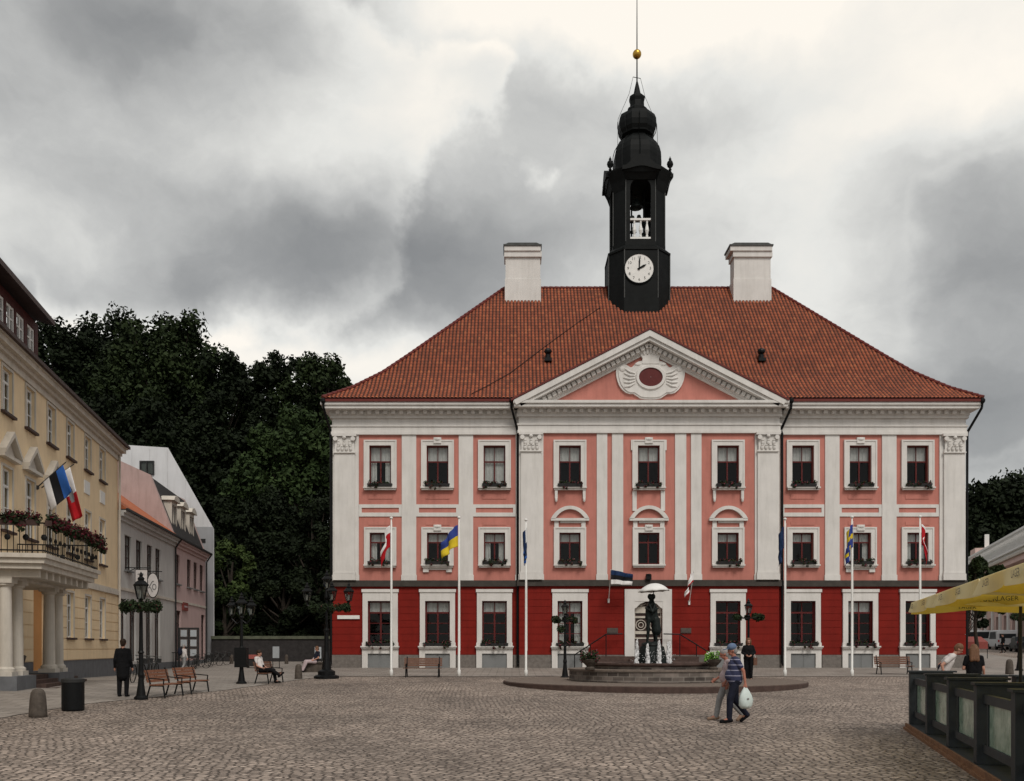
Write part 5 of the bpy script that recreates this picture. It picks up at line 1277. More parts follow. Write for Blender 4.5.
for k, (dx, dy, h) in enumerate(((-.62, -.3, .98), (-.26, -.62, .92), (.16, -.66, .94), (.56, -.3, 1.0), (.70, .25, .98), (-.5, .4, .9))):
    m = MB(); rr = random.Random(k); h *= rr.uniform(.85, 1.0)
    for q in range(150):
        t = rr.random()**1.2; z = .80+h*t; sp_j = .075*(1-t*.55); a = rr.random()*6.28; d_ = rr.random()**.6
        m.sphere((dx+sp_j*math.cos(a)*d_, dy+sp_j*math.sin(a)*d_, z), rr.uniform(.018, .05)*(1.15-.6*t), (1, 1, rr.uniform(1.2, 3.2)), 6)
    m.cyl((dx, dy, .8), (dx, dy, .8+h*.8), .05, .03, 8)
    for q in range(40): a = rr.random()*6.28; m.sphere((dx+.22*math.cos(a)*rr.random(), dy+.22*math.sin(a)*rr.random(), .82+rr.random()*h*.6), .012, n=5)
    o = m.build('water_jet', 'foam', ft, smooth=True)
for (pxp, lab) in ((590, 'stone bowl of dark plants at the left side of the fountain'), (713, 'stone bowl of bright green and white flowers at the right side of the fountain')):
    Yb = 31.9; t = thing('flower_bowl', lab, 'flower bowl', (PX(pxp, Yb), Yb, .88), 0, 'flower bowls on the fountain')
    m = MB(); m.lathe([(.16, 0), (.18, .06), (.12, .12), (.26, .26), (.32, .36), (.28, .37)], n=16); m.build('bowl', 'bollard_stone', t)
    pts = [((RNG.uniform(-.25, .25), RNG.uniform(-.25, .25), RNG.uniform(.36, .60)), .14) for _ in range(14)]
    V, Q = leaf_cloud(pts, 900, .08, RNG); np_mesh('foliage', V, Q, 'foliage_dark' if pxp < 600 else 'lime_leaf', t)
    V, Q = leaf_cloud(pts, 200, .08, RNG); np_mesh('blossom', V, Q, 'flower_mix' if pxp < 600 else 'cloth_white', t)

# ================================================================== PEOPLE
def V3(*a): return Vector(a)
def body_blob(prims, voxel, name, material, parent, smooth=True):
    m = MB()
    for p in prims:
        if p[0] == 'c': _, a, b, ra, rb = p; m.cyl(a, b, ra, rb, 12); m.sphere(a, ra, n=12); m.sphere(b, rb, n=12)
        elif p[0] == 's': _, c, r, sc = p[:4]; m.sphere(c, r, sc, 14)
        elif p[0] == 'b': m.obox(*p[1:])
    o = m.build(name, material, parent, smooth=True)
    md = o.modifiers.new('Remesh', 'REMESH'); md.mode = 'VOXEL'; md.voxel_size = voxel; md.use_smooth_shade = True
    sm = o.modifiers.new('Smooth', 'SMOOTH'); sm.factor = .5; sm.iterations = 4
    return o
STAND = dict(pel=(0, 0, .95), che=(.0, 0, 1.27), nk=(.0, 0, 1.44), hd=(.03, 0, 1.60), shl=(0, .155, 1.375), shr=(0, -.155, 1.375), ell=(-.03, .21, 1.10), elr=(-.03, -.21, 1.10),
    wrl=(.06, .24, .88), wrr=(.06, -.24, .88), hil=(0, .09, .92), hir=(0, -.09, .92), knl=(.02, .10, .50), knr=(.02, -.10, .50), anl=(-.02, .10, .09), anr=(-.02, -.10, .09), tol=(.16, .11, .035), tor=(.16, -.11, .035))
def person(label, loc, rz, h=1.72, pose=None, skin='skin', top='cloth_black', legs='cloth_navy', shoes='cloth_black', hair='hair_dark', hairlong=False, hat=None, belly=0.0, sleeve='short', coat=False, vox=.014, skirt=False, bare_legs=False, group=None, name='person'):
    J = {k: Vector(v) for k, v in {**STAND, **(pose or {})}.items()}
    t = thing(name, label, 'person', loc, rz, group); t.scale = (h/1.72,)*3
    face = (J['hd']-J['nk']).normalized(); fw = Vector((1, 0, 0)); fw = (J.get('look', fw)-face*face.dot(J.get('look', fw))).normalized(); side = face.cross(fw)
    c = lambda a, b, ra, rb: ('c', J[a] if isinstance(a, str) else a, J[b] if isinstance(b, str) else b, ra, rb)
    B = [c('hil', 'knl', .080, .055), c('hir', 'knr', .080, .055), c('knl', 'anl', .052, .034), c('knr', 'anr', .052, .034), c('anl', 'tol', .038, .03), c('anr', 'tor', .038, .03),
         c('pel', 'che', .10, .10), c('hil', 'hir', .09, .09), c('shl', 'shr', .05, .05), c('che', 'nk', .09, .055), c('nk', 'hd', .052, .05),
         c('shl', 'ell', .046, .038), c('ell', 'wrl', .036, .026), c('shr', 'elr', .046, .038), c('elr', 'wrr', .036, .026)]
    H = J['hd']
    B += [('s', H+face*.025-fw*.005, .093, (1.0, .86, 1.12)), ('s', H-face*.055+fw*.035, .058, (1, .9, .9)), ('c', H+fw*.085-face*.005, H+fw*.108-face*.022, .013, .016), ('s', H+side*.082-face*.01, .024, (.7, .5, 1.2)), ('s', H-side*.082-face*.01, .024, (.7, .5, 1.2)), ('s', H+fw*.082+face*.022, .03, (.6, 1.5, .5))]
    for e, w_ in (('ell', 'wrl'), ('elr', 'wrr')):       # hands: palm, four fingers and a thumb
        d = (J[w_]-J[e]).normalized(); s_ = side.copy(); u = d.cross(s_).normalized(); pw = J[w_]+d*.055
        B.append(('c', J[w_]+d*.01, pw+d*.02, .028, .032))
        for k in range(4):
            b0 = pw+u*(.026-.0175*k)+d*.02; ln = (.066, .075, .07, .054)[k]; sgn = 1 if w_ == 'wrl' else -1
            m1 = b0+d*ln*.55; B.append(('c', b0, m1, .0105, .0095)); B.append(('c', m1, m1+d*ln*.4-s_*sgn*.022, .0095, .008))
        B.append(('c', J[w_]+d*.03+u*.03, J[w_]+d*.085+u*.055, .0125, .0095))
    body_blob(B, vox if vox < .012 else .012, 'body', skin, t)
    # eyes
    m = MB()
    for s_ in (-1, 1): m.sphere(H+fw*.088+side*s_*.032+face*.012, .010, n=6)
    m.build('eyes', 'hair_dark', t)['kind'] = 'stuff'
    m = MB(); m.obox(H+fw*.094-face*.048, fw*.004, side*.022, face*.004); m.build('mouth', 'flower_mix', t)
    # clothes
    tr_ = [c('hil', 'knl', .105, .078), c('hir', 'knr', .105, .078), c('hil', 'hir', .118, .118), c('pel', J['pel']+Vector((0, 0, .1)), .125, .125)]
    if not bare_legs: tr_ += [c('knl', J['anl'], .077, .060), c('knr', J['anr'], .077, .060)]
    if skirt: tr_ = [c('pel', J['pel']-Vector((0, 0, .4)), .15, .24)]
    body_blob(tr_, vox, 'trousers' if not skirt else 'skirt', legs, t)
    up = (J['che']-J['pel']).normalized()
    T_ = [c(J['pel']+side*.055, J['che']+side*.07, .125+belly*.4, .125), c(J['pel']-side*.055, J['che']-side*.07, .125+belly*.4, .125), c('shl', 'shr', .072, .072), c('che', J['che'].lerp(J['nk'], .5), .135, .095), c(J['shl'].lerp(J['shr'], .2), J['nk']-Vector((0, 0, .02)), .07, .06), c(J['shr'].lerp(J['shl'], .2), J['nk']-Vector((0, 0, .02)), .07, .06), ('s', J['pel'].lerp(J['che'], .35)+fw*belly, .13+belly*.3, (1, 1.1, 1.1))]
    k_ = .60 if sleeve == 'short' else 1.0
    for a, b, w_ in (('shl', 'ell', 'wrl'), ('shr', 'elr', 'wrr')):
        T_.append(c(a, J[a].lerp(J[b], k_), .070, .060))
        if sleeve == 'long': T_.append(c(b, J[b].lerp(J[w_], .93), .058, .043))
    if coat: T_ += [c(J['pel'], J['pel']-Vector((0, 0, .32)), .15, .165)]
    body_blob(T_, vox, 'shirt' if not coat else 'coat', top, t)
    for a, b in (('anl', 'tol'), ('anr', 'tor')):
        d = (J[b]-J[a]); d.z = 0 if abs(d.z) < .08 else d.z; d.normalize()
        body_blob([c(J[a]-d*.04-Vector((0, 0, .035)), J[b]+d*.02, .046, .038), c(J[a], J[a]-Vector((0, 0, .03)), .048, .05)], vox if vox < .014 else .012, 'shoe', shoes, t)
    hr = [('s', H+face*.045-fw*.018, .102, (.98, .90, 1.0)), ('s', H-fw*.045-face*.01, .078, (.8, .98, 1.2))]
    if hairlong: hr += [c(H-fw*.05+side*k_, J['nk']-fw*.09+side*k_*1.5-face*(.12+.03*abs(k_)*10), .075, .05) for k_ in (-.045, 0, .045)]+[c(H+side*k_, J['nk']+side*k_*1.2-fw*.02-face*.02, .045, .035) for k_ in (-.07, .07)]
    body_blob(hr, .012, 'hair', hair, t)
    if hat:
        m = MB(); q = face.to_track_quat('Z', 'Y'); m.sphere(H+face*.075-fw*.01, .112, (1, .95, .78), 16, 0, q); m.obox(H+face*.065+fw*.125, fw*.06, side*.065, face*.006); m.build('cap', hat, t, smooth=True)
    return t
WALK = dict(hil=(0, .09, .93), hir=(0, -.09, .93), knl=(.13, .09, .52), anl=(.15, .10, .10), tol=(.31, .10, .04), knr=(-.03, -.09, .50), anr=(-.28, -.09, .18), tor=(-.17, -.09, .06))
X_, Y_, Z_ = gp(735, 723)
person('man walking in a navy and white striped polo shirt, blue cap and dark trousers', (X_, Y_, Z_), math.pi, 1.70, {**WALK, 'hd': (.06, 0, 1.585), 'nk': (.02, 0, 1.44), 'che': (.02, 0, 1.26), 'ell': (-.13, .22, 1.14), 'wrl': (-.16, .25, .88), 'elr': (.02, -.24, 1.12), 'wrr': (.14, -.26, .9)}, 'skin_tan', 'striped', 'cloth_navy', 'cloth_black', 'hair_grey', hat='cap_blue', belly=.07, vox=.009)
person('walking companion in a pale pink shirt, grey trousers and tan shoes beside the striped man', (X_-.02, Y_+.52, Z_), math.pi, 1.63, {**WALK, 'hd': (.10, 0, 1.57), 'nk': (.04, 0, 1.42), 'knl': (-.02, .09, .50), 'anl': (-.30, .09, .18), 'tol': (-.2, .09, .05), 'knr': (.18, -.09, .53), 'anr': (.26, -.1, .11), 'tor': (.42, -.1, .05), 'wrr': (.22, -.24, .98), 'elr': (.02, -.24, 1.12)}, 'skin_tan', 'cloth_pale', 'cloth_grey', 'shoe_tan', 'hair_grey', belly=.07, vox=.009)
cb = thing('carrier_bag', 'bulging pale plastic carrier bag hanging from the hand of the striped man', 'carrier bag', (X_+.16, Y_-.25, Z_+.33)); cb.scale = (.88, .88, .88)
m = MB(); n = 18; prof = [(.02, .0), (.11, .01), (.155, .08), (.16, .2), (.14, .32), (.09, .42), (.045, .50), (.03, .56), (.028, .60)]; rr = random.Random(2); vs = []
for r, z in prof:
    for i in range(n):
        a = 2*math.pi*i/n; q = r*(1+.10*math.sin(3*a+z*7)+.06*math.sin(7*a-z*20)); vs.append((q*math.cos(a)*1.05, q*math.sin(a)*.62, z+.01*math.sin(5*a)))
m.add(vs, [(j*n+i, j*n+(i+1) % n, (j+1)*n+(i+1) % n, (j+1)*n+i) for j in range(len(prof)-1) for i in range(n)]+[tuple(range(n-1, -1, -1)), tuple((len(prof)-1)*n+i for i in range(n))]); m.build('bag', 'bag_plastic', cb, smooth=True)
m = MB(); m.sphere((.04, -.10, .24), .03, (1, .3, .8), 8); m.build('printed_mark', 'cloth_grey', cb)
def at(px, py): return gp(px, py)
x, y, z = at(123, 697); person('person in a long black coat seen from behind, left of the single lantern', (x, y, z), R(100), 1.70, {'hd': (.02, 0, 1.59)}, top='cloth_black', legs='cloth_black', coat=True, sleeve='long', hair='hair_dark')
x, y, z = at(183.5, 672); person('person in a white top with a dark rucksack standing among the bicycles', (x, y, z), R(70), 1.62, {**WALK}, top='cloth_white', legs='cloth_grey', sleeve='long', hair='hair_grey')
rk = thing('rucksack', 'dark rucksack carried by the person in the white top', 'rucksack', (x-.02, y-.1, z)); m = MB(); m.sphere((-.10, -.13, 1.2), .2, (.7, .6, 1.2), 12); m.build('sack', 'cloth_navy', rk, smooth=True); m = MB(); m.tube([(-.15, -.1, 1.32), (-.1, .05, 1.42), (-.06, .1, 1.3)], .02, 6); m.build('strap', 'cloth_black', rk)
x, y, z = at(748.5, 681); person('woman in black standing with white bag strap beside the lamp right of the fountain', (x, y, z), R(-100), 1.68, {'wrl': (.16, .10, 1.04), 'wrr': (.16, -.10, 1.04), 'ell': (0, .24, 1.14), 'elr': (0, -.24, 1.14)}, top='cloth_black', legs='cloth_black', sleeve='long', hair='hair_brown', hairlong=True)
hb = thing('handbag', 'brown shoulder bag hanging by the woman in black', 'handbag', (x+.24, y+.02, z+.62)); m = MB(); m.box(-.07, .07, -.15, .15, 0, .3); m.build('bag', 'bench_brown', hb); m = MB(); m.tube([(0, -.12, .3), (-.08, -.03, .78), (0, .12, .3)], .012, 6); m.build('strap', 'cloth_white', hb)
x, y, z = PX(943, 22.2), 22.2, gz(PX(943, 22.2), 22.2)
person('man in a white T-shirt leaning forward behind the dark fence', (x, y, z), R(-20), 1.76, {'che': (.12, 0, 1.22), 'nk': (.24, 0, 1.37), 'hd': (.34, 0, 1.50), 'shl': (.18, .18, 1.33), 'shr': (.18, -.18, 1.33), 'ell': (-.05, .27, 1.12), 'elr': (-.05, -.27, 1.12), 'wrl': (.0, .28, .88), 'wrr': (.0, -.28, .88)}, top='cloth_white', legs='cloth_navy', hair='hair_brown', vox=.010)
x, y, z = PX(974, 22.0), 22.0, gz(PX(974, 22.0), 22.0)
person('woman with long loose brown hair and a black dress behind the dark fence', (x, y, z), R(70), 1.66, {'wrl': (.2, .12, 1.1), 'ell': (0, .24, 1.1), 'hd': (.02, 0, 1.585)}, top='cloth_black', legs='cloth_black', hair='hair_brown', hairlong=True, vox=.010, sleeve='short')
SIT = dict(pel=(-.02, 0, .50), che=(-.14, 0, .82), nk=(-.18, 0, .98), hd=(-.13, 0, 1.13), shl=(-.16, .18, .95), shr=(-.16, -.18, .95), ell=(-.12, .25, .68), elr=(-.12, -.25, .68), wrl=(.10, .18, .58), wrr=(.10, -.18, .58),
    hil=(0, .09, .50), hir=(0, -.09, .50), knl=(.42, .10, .50), knr=(.42, -.10, .52), anl=(.50, .10, .10), anr=(.72, -.02, .32), tol=(.66, .10, .05), tor=(.86, -.02, .40))
# ================================================================== STREET FURNITURE
def bench(label, loc, rz, wood='bench_wood', W=1.7, group=None):
    t = thing('park_bench', label, 'bench', loc, rz, group); t.scale = (1, .88, .88)
    for k in range(4): pass
    m = MB()
    for k in range(4): m.box(-W/2, W/2, -.42+.115*k, -.33+.115*k, .42, .455)
    m.build('seat', wood, t)
    m = MB()
    for k in range(4): y0 = .06+.028*k; z0 = .52+.105*k; m.add([(-W/2, y0, z0), (W/2, y0, z0), (W/2, y0+.024, z0+.09), (-W/2, y0+.024, z0+.09), (-W/2, y0+.03, z0-.005), (W/2, y0+.03, z0-.005), (W/2, y0+.054, z0+.085), (-W/2, y0+.054, z0+.085)], [(0,1,2,3), (7,6,5,4), (0,4,5,1), (3,2,6,7), (0,3,7,4), (1,5,6,2)])
    m.build('backrest', wood, t)
    for sx in (-1, 1):
        x = sx*(W/2-.12); m = MB()
        m.tube([(x, -.46, 0), (x, -.40, .40), (x, .02, .41), (x, .20, .98)], .026, 6); m.tube([(x, .04, .41), (x, .16, 0)], .026, 6); m.tube([(x, -.40, .40), (x, -.42, .62), (x, .08, .66)], .020, 6); m.build('leg', 'black_metal', t)
    return t
x, y, z = at(161, 697); bench('orange slatted bench beside the single lantern, backing onto the pavement', (x, y, z), R(87), W=1.5, group='orange benches on the left pavement')
x, y, z = at(188, 693); bench('orange slatted bench further from the lantern, end on to its twin', (x, y, z), R(85), W=1.5, group='orange benches on the left pavement')
x, y, z = at(423, 677); bench('brown bench against the town hall between the left two flagpoles', (x, y, z), 0, 'bench_brown', 1.62)
x, y, z = at(893, 674.5); bench('brown bench against the town hall between the two rightmost flagpoles', (x, y, z), 0, 'bench_brown', 1.62)
x, y, z = at(266, 683); rb_ = bench('dark bench seen end-on with a person lounging on it', (x, y, z), R(80), 'bench_brown', 1.5)
person('person in a white shirt lounging on the end-on bench with one leg crossed', (x-.06, y-.3, z+.0), R(-12), 1.70, SIT, top='cloth_white', legs='cloth_black', hair='hair_dark', sleeve='short')
def bollard(label, px, py, h=.85, r=.2, grp='stone bollards round the square', Y=None):
    x, y, z = at(px, py); t = MB().lathe([(r*1.05, -.05), (r*1.02, .1), (r*.92, h*.6), (r*.80, h*.84), (r*.62, h*.94), (r*.3, h*.99)], n=20).build('stone_bollard', 'bollard_stone', None, smooth=True, loc=(x, y, z)); tag(t, label, 'bollard', grp); return t
bollard('stubby stone bollard beside the black litter bin', 38, 717, .66, .19); bollard('stone bollard between the end-on bench and the large lamp', 298.5, 679, .62, .15)
bollard('small stone bollard left of the multi-arm lamp at the far edge', 231.5, 664, .72, .14); bollard('stone bollard between the two white notices', 286.5, 664, .72, .14); bollard('rounded stone bollard beyond the fence near the side street', 1009.5, 674.5, .70, .17)
x, y, z = at(73, 710.5); lb = thing('litter_bin', 'black cylindrical litter bin on the left pavement', 'litter bin', (x, y, z)); m = MB(); m.lathe([(.25, 0), (.26, .04), (.26, .74), (.24, .76)], n=28); m.build('bin_body', 'black_metal', lb); m = MB(); m.lathe([(.275, .70), (.275, .78), (.2, .80), (.19, .74)], n=28); m.build('rim', 'dark_frame', lb)
# lamps
def lantern(parent, x, y, z, s=1.0):
    m = MB(); m.lathe([(.05*s, 0), (.07*s, .04*s), (.11*s, .06*s)], (x, y, z), 8); m.lathe([(.235*s, .46*s), (.24*s, .49*s), (.13*s, .60*s), (.09*s, .62*s), (.11*s, .68*s), (.05*s, .74*s), (.06*s, .78*s), (.01*s, .88*s)], (x, y, z), 6)
    for k in range(6): a = 2*math.pi*k/6; m.cyl((x+.11*s*math.cos(a), y+.11*s*math.sin(a), z+.05*s), (x+.205*s*math.cos(a), y+.205*s*math.sin(a), z+.47*s), .014*s, .014*s, 5)
    o = m.build('lantern', 'black_metal', parent); m = MB(); n = 6
    vs = [(x+r*s*math.cos(2*math.pi*k/6), y+r*s*math.sin(2*math.pi*k/6), z+q*s) for r, q in ((.10, .06), (.195, .46)) for k in range(6)]; m.add(vs, [(k, (k+1) % 6, 6+(k+1) % 6, 6+k) for k in range(6)]); m.build('lantern_glass', 'lamp_glass', o)
    m = MB(); m.cyl((x, y, z+.1*s), (x, y, z+.33*s), .05*s, .04*s, 8); m.build('bulb', 'white_paint', o)
def post(parent, h, r=.055, big=False):
    m = MB(); k = 1.5 if big else 1.0
    m.lathe([(.19*k, -.05), (.19*k, .06), (.13*k, .12), (.085*k, .45), (.07*k, .62), (.085*k, .7), (r*1.3, .8), (r*1.1, 1.3), (r*1.6, 1.34), (r*1.1, 1.4), (r, h*.6), (r*.8, h-.1), (r*1.5, h-.05), (r, h)], n=14); m.build('post', 'black_metal', parent, smooth=False)
def flower_ring(loc, rad, label, seed, group='flower rings on the lamp posts', pots=None, red=90):
    t = thing('flower_ring', label, 'hanging flowers', loc, 0, group); rng = np.random.default_rng(seed)
    m = MB(); m.tube([(rad*.75*math.cos(a*math.pi/8), rad*.75*math.sin(a*math.pi/8), -.02) for a in range(17)], .02, 5)
    for a in range(4): m.cyl((0, 0, -.05), (rad*.75*math.cos(a*math.pi/2), rad*.75*math.sin(a*math.pi/2), -.02), .012)
    m.build('hoop', 'black_metal', t)
    pts = [((rad*.75*math.cos(a), rad*.75*math.sin(a), rng.uniform(-.04, .08)), .17) for a in np.linspace(0, 6.28, 16)]
    if pots: pts = [((x, y, zz), r_) for x, y, zz, r_ in pots]
    V, Q = leaf_cloud(pts, 2400, .075, rng); np_mesh('foliage', V, Q, 'foliage_dark', t)
    V, Q = leaf_cloud(pts, red, .06, rng); np_mesh('blossom', V, Q, 'flower_mix', t)
x, y, z = at(141, 699.5); s_ = F/y
l1 = thing('street_lamp', 'single lantern lamp post with a leafy ring beside the orange benches', 'street lamp', (x, y, z), 0, 'lamp posts round the square'); hh = (699.5-601)/s_; post(l1, hh, .055); lantern(l1, 0, 0, hh, .95)
flower_ring((x, y, z+(699.5-607)/s_), .58, 'broad leafy ring hung below the single lantern on the left pavement', 1)
x, y, z = at(241.5, 684); s_ = F/y
l2 = thing('street_lamp', 'three-lantern lamp post on the left behind the end-on bench', 'street lamp', (x, y, z), 0, 'lamp posts round the square'); hh = (684-616)/s_; post(l2, hh, .06); m = MB()
for sx in (-1, 1): m.tube([(0, 0, hh-.15), (sx*.18, 0, hh-.28), (sx*.36, 0, hh-.1), (sx*.36, 0, hh)], .022, 6)
m.build('arm', 'black_metal', l2); lantern(l2, -.36, 0, hh-.02, .85); lantern(l2, .36, 0, hh-.02, .85); lantern(l2, 0, 0, hh, 1.0)
m = MB(); m.box(-.22, .22, -.16, .16, .62, 1.35); m.build('post_bin', 'black_metal', l2)
x, y, z = at(326.5, 678.5); s_ = F/y
l3 = thing('street_lamp', 'large four-lantern lamp post before the left corner of the town hall', 'street lamp', (x, y, z), 0, 'lamp posts round the square'); hh = (678.5-598)/s_
m = MB(); m.lathe([(.52, -.05), (.52, .10), (.36, .16), (.36, .30), (.20, .38), (.15, .8), (.10, 1.1), (.09, 1.9), (.12, 2.0), (.065, 2.1), (.05, hh-.1), (.10, hh), (.05, hh+.35)], n=16); m.build('post', 'black_metal', l3)
m = MB()
for (dx, dy) in ((-.80, 0), (.30, -.35), (.92, 0)): m.tube([(0, 0, hh-.35), (dx*.5, dy*.5, hh-.52), (dx, dy, hh-.3), (dx, dy, hh-.18)], .03, 6)
m.build('arm', 'black_metal', l3)
for (dx, dy, zz) in ((-.80, 0, hh-.18), (.30, -.35, hh-.18), (.92, 0, hh-.18), (0, .1, hh+.33)): lantern(l3, dx, dy, zz, .95)
flower_ring((x+.15, y, z+(678.5-608)/s_), .95, 'wide dark leafy ring under the lanterns of the large lamp post', 3, red=20)
x, y, z = at(565, 678.5); s_ = F/y
l4 = thing('street_lamp', 'slim single lantern post in front of the window left of the fountain', 'street lamp', (x, y, z), 0, 'lamp posts round the square'); hh = (678.5-615)/s_; post(l4, hh, .05); lantern(l4, 0, 0, hh, .72)
flower_ring((x, y, z+(678.5-620)/s_), .45, 'ragged hanging baskets on the post left of the fountain', 4, pots=[(-.42, 0, .02, .17), (-.30, .1, .0, .15), (.25, 0, .05, .13), (.40, .1, .0, .15), (-.17, -.1, -.38, .17), (.0, .2, .02, .12)])
x, y, z = at(752.5, 681); s_ = F/y
l5 = thing('street_lamp', 'slim single lantern post right of the fountain behind the woman in black', 'street lamp', (x, y+.6, z), 0, 'lamp posts round the square'); hh = (681-614)/s_; post(l5, hh, .05); lantern(l5, 0, 0, hh, .74)
flower_ring((x, y+.6, z+(681-617)/s_), .45, 'dark flower baskets on the post right of the fountain', 5, pots=[(-.50, 0, .02, .13), (-.36, .1, .0, .13), (.25, 0, .05, .14), (.42, .1, .0, .18), (.52, .0, .02, .14), (.0, .2, .02, .12)])
Yq = 44; x, y, z = PX(1019, Yq), Yq, gz(PX(1019, Yq), Yq); l6 = thing('street_lamp', 'lamp post with a flower basket at the mouth of the side street', 'street lamp', (x, y, z), 0, 'lamp posts round the square'); post(l6, 3.3, .05); lantern(l6, 0, 0, 3.3, .8)
flower_ring((x, y, PZ(617, Yq)), .35, 'dark round flower basket seen under the yellow parasol edge', 6)
# wall lamp on the tin house corner
# notices, news box, seated person
for (px_, py_, w_, h_, lab) in ((276, 663, .5, .82, 'white notice board standing at the foot of the retaining wall'), (318, 660.5, .5, .85, 'white notice board beside the large lamp post')):
    Yn = 60.0 if px_ < 300 else 46; zz = PZ(658 if px_ < 300 else 658.5, Yn); x = PX(px_, Yn); t = thing('notice_board', lab, 'notice board', (x, Yn, gz(x, Yn)), R(4)); hgt = 11.5/(F/Yn)
    m = MB(); ww = 6.5/(F/Yn)/2; z0 = zz-gz(x, Yn); m.box(-ww, ww, -.02, .02, z0, z0+hgt); m.build('board', 'poster_and_reflection', t); m = MB()
    for sx in (-1, 1): m.cyl((sx*ww, .03, 0), (sx*ww, .03, z0+hgt), .025, .025, 6)
    m.build('leg', 'dark_frame', t)['kind'] = 'stuff'
x, y, z = at(253.5, 668); nbx = thing('news_box', 'dark newspaper stand with a dull red top behind the lounging person', 'news box', (x, y, z)); W_ = 12/(F/y)/2; m = MB(); m.box(-W_, W_, -.25, .25, .12, .62); [m.box(sx*W_*.9-.03, sx*W_*.9+.03, -.22, .22, 0, .12) for sx in (-1, 1)]; m.build('body', 'dark_frame', nbx); m = MB(); m.add([(-W_-.03, -.3, .62), (W_+.03, -.3, .62), (W_+.03, .28, .62), (-W_-.03, .28, .62), (-W_-.03, -.1, .86), (W_+.03, -.1, .86), (W_+.03, .28, .90), (-W_-.03, .28, .90)], [(0,3,2,1),(4,5,6,7),(0,1,5,4),(1,2,6,5),(2,3,7,6),(3,0,4,7)]); m.build('top', 'newsbox_red', nbx)
x, y, z = at(309, 672); gb = thing('granite_seat', 'low dark block seat beside the large lamp post', 'seat', (x+.35, y, z)); m = MB(); m.box(-.55, .45, -.35, .35, 0, .42); m.box(-.6, .5, -.4, .4, .42, .48); m.build('block', 'bollard_stone', gb)
person('person in pale trousers sitting on the block seat by the large lamp post', (x+.32, y-.28, z+.02), R(-150), 1.65, {**SIT, 'anl': (.62, .10, .08), 'tol': (.76, .10, .05), 'anr': (.58, -.10, .08), 'tor': (.72, -.10, .05)}, top='cloth_navy', legs='cloth_pale', hair='hair_brown')
# flagpoles and flags
def flag(name, label, pole, hoist, fly, ang, stripes, zt, sgn=-1, folds=3, amp=.09, split='t', squeeze=1.0, emblem=None):
    """cloth hanging from a pole: hoist along the pole, fly falling at an angle"""
    t = thing(name, label, 'flag', pole, 0, None); nx, nz = 26, 18; V = []; Fc = []; MI = []
    mats = [s_[1] for s_ in stripes]
    for j in range(nz+1):
        for i in range(nx+1):
            s_, q = i/nx, j/nz; a = R(ang)*min(1, .35+s_*1.2)
            x = sgn*fly*s_*math.cos(a)*squeeze; z = zt-hoist*q*(1-.25*s_)-fly*s_*math.sin(a); yy = amp*math.sin(s_*folds*6.28+q*1.6)*min(1, s_*4)+.04*math.sin(q*9+s_*4)*s_
            x += sgn*.05*math.sin(s_*folds*6.28+q*2.2+1)*min(1, s_*4)
            V.append((x, yy, z))
    for j in range(nz):
        for i in range(nx):
            k = j*(nx+1)+i; Fc.append((k, k+1, k+nx+2, k+nx+1)); v = (j+.5)/nz if split == 't' else (i+.5)/nx
            mi = 0
            for n_, (lim, _) in enumerate(stripes):
                if v <= lim: mi = n_; break
            if emblem and emblem((i+.5)/nx, (j+.5)/nz): mi = len(stripes)
            MI.append(mi)
    mb = MB(); mb.v = V; mb.f = Fc; mb.m = MI; o = mb.build('cloth', mats+(['yellow_flag'] if emblem else []), t, smooth=True)
    sol = o.modifiers.new('Solidify', 'SOLIDIFY'); sol.thickness = .006
    return t
def cross(s_, q): return abs(s_-.36) < .09 or abs(q-.5) < .13
FL = [(391.3, 517.5, 'red and white flag', 'leftmost flagpole, flying the drooping white over red flag'), (459, 517, '', 'second flagpole from the left, flying the blue and yellow flag'), (526, 519.5, '', 'third flagpole from the left, flying a limp blue flag'),
      (785, 518.5, '', 'third flagpole from the right, flying a limp navy flag'), (852, 516.5, '', 'second flagpole from the right, flying a yellow and blue flag'), (920, 516, '', 'rightmost flagpole, flying a dark red flag')]
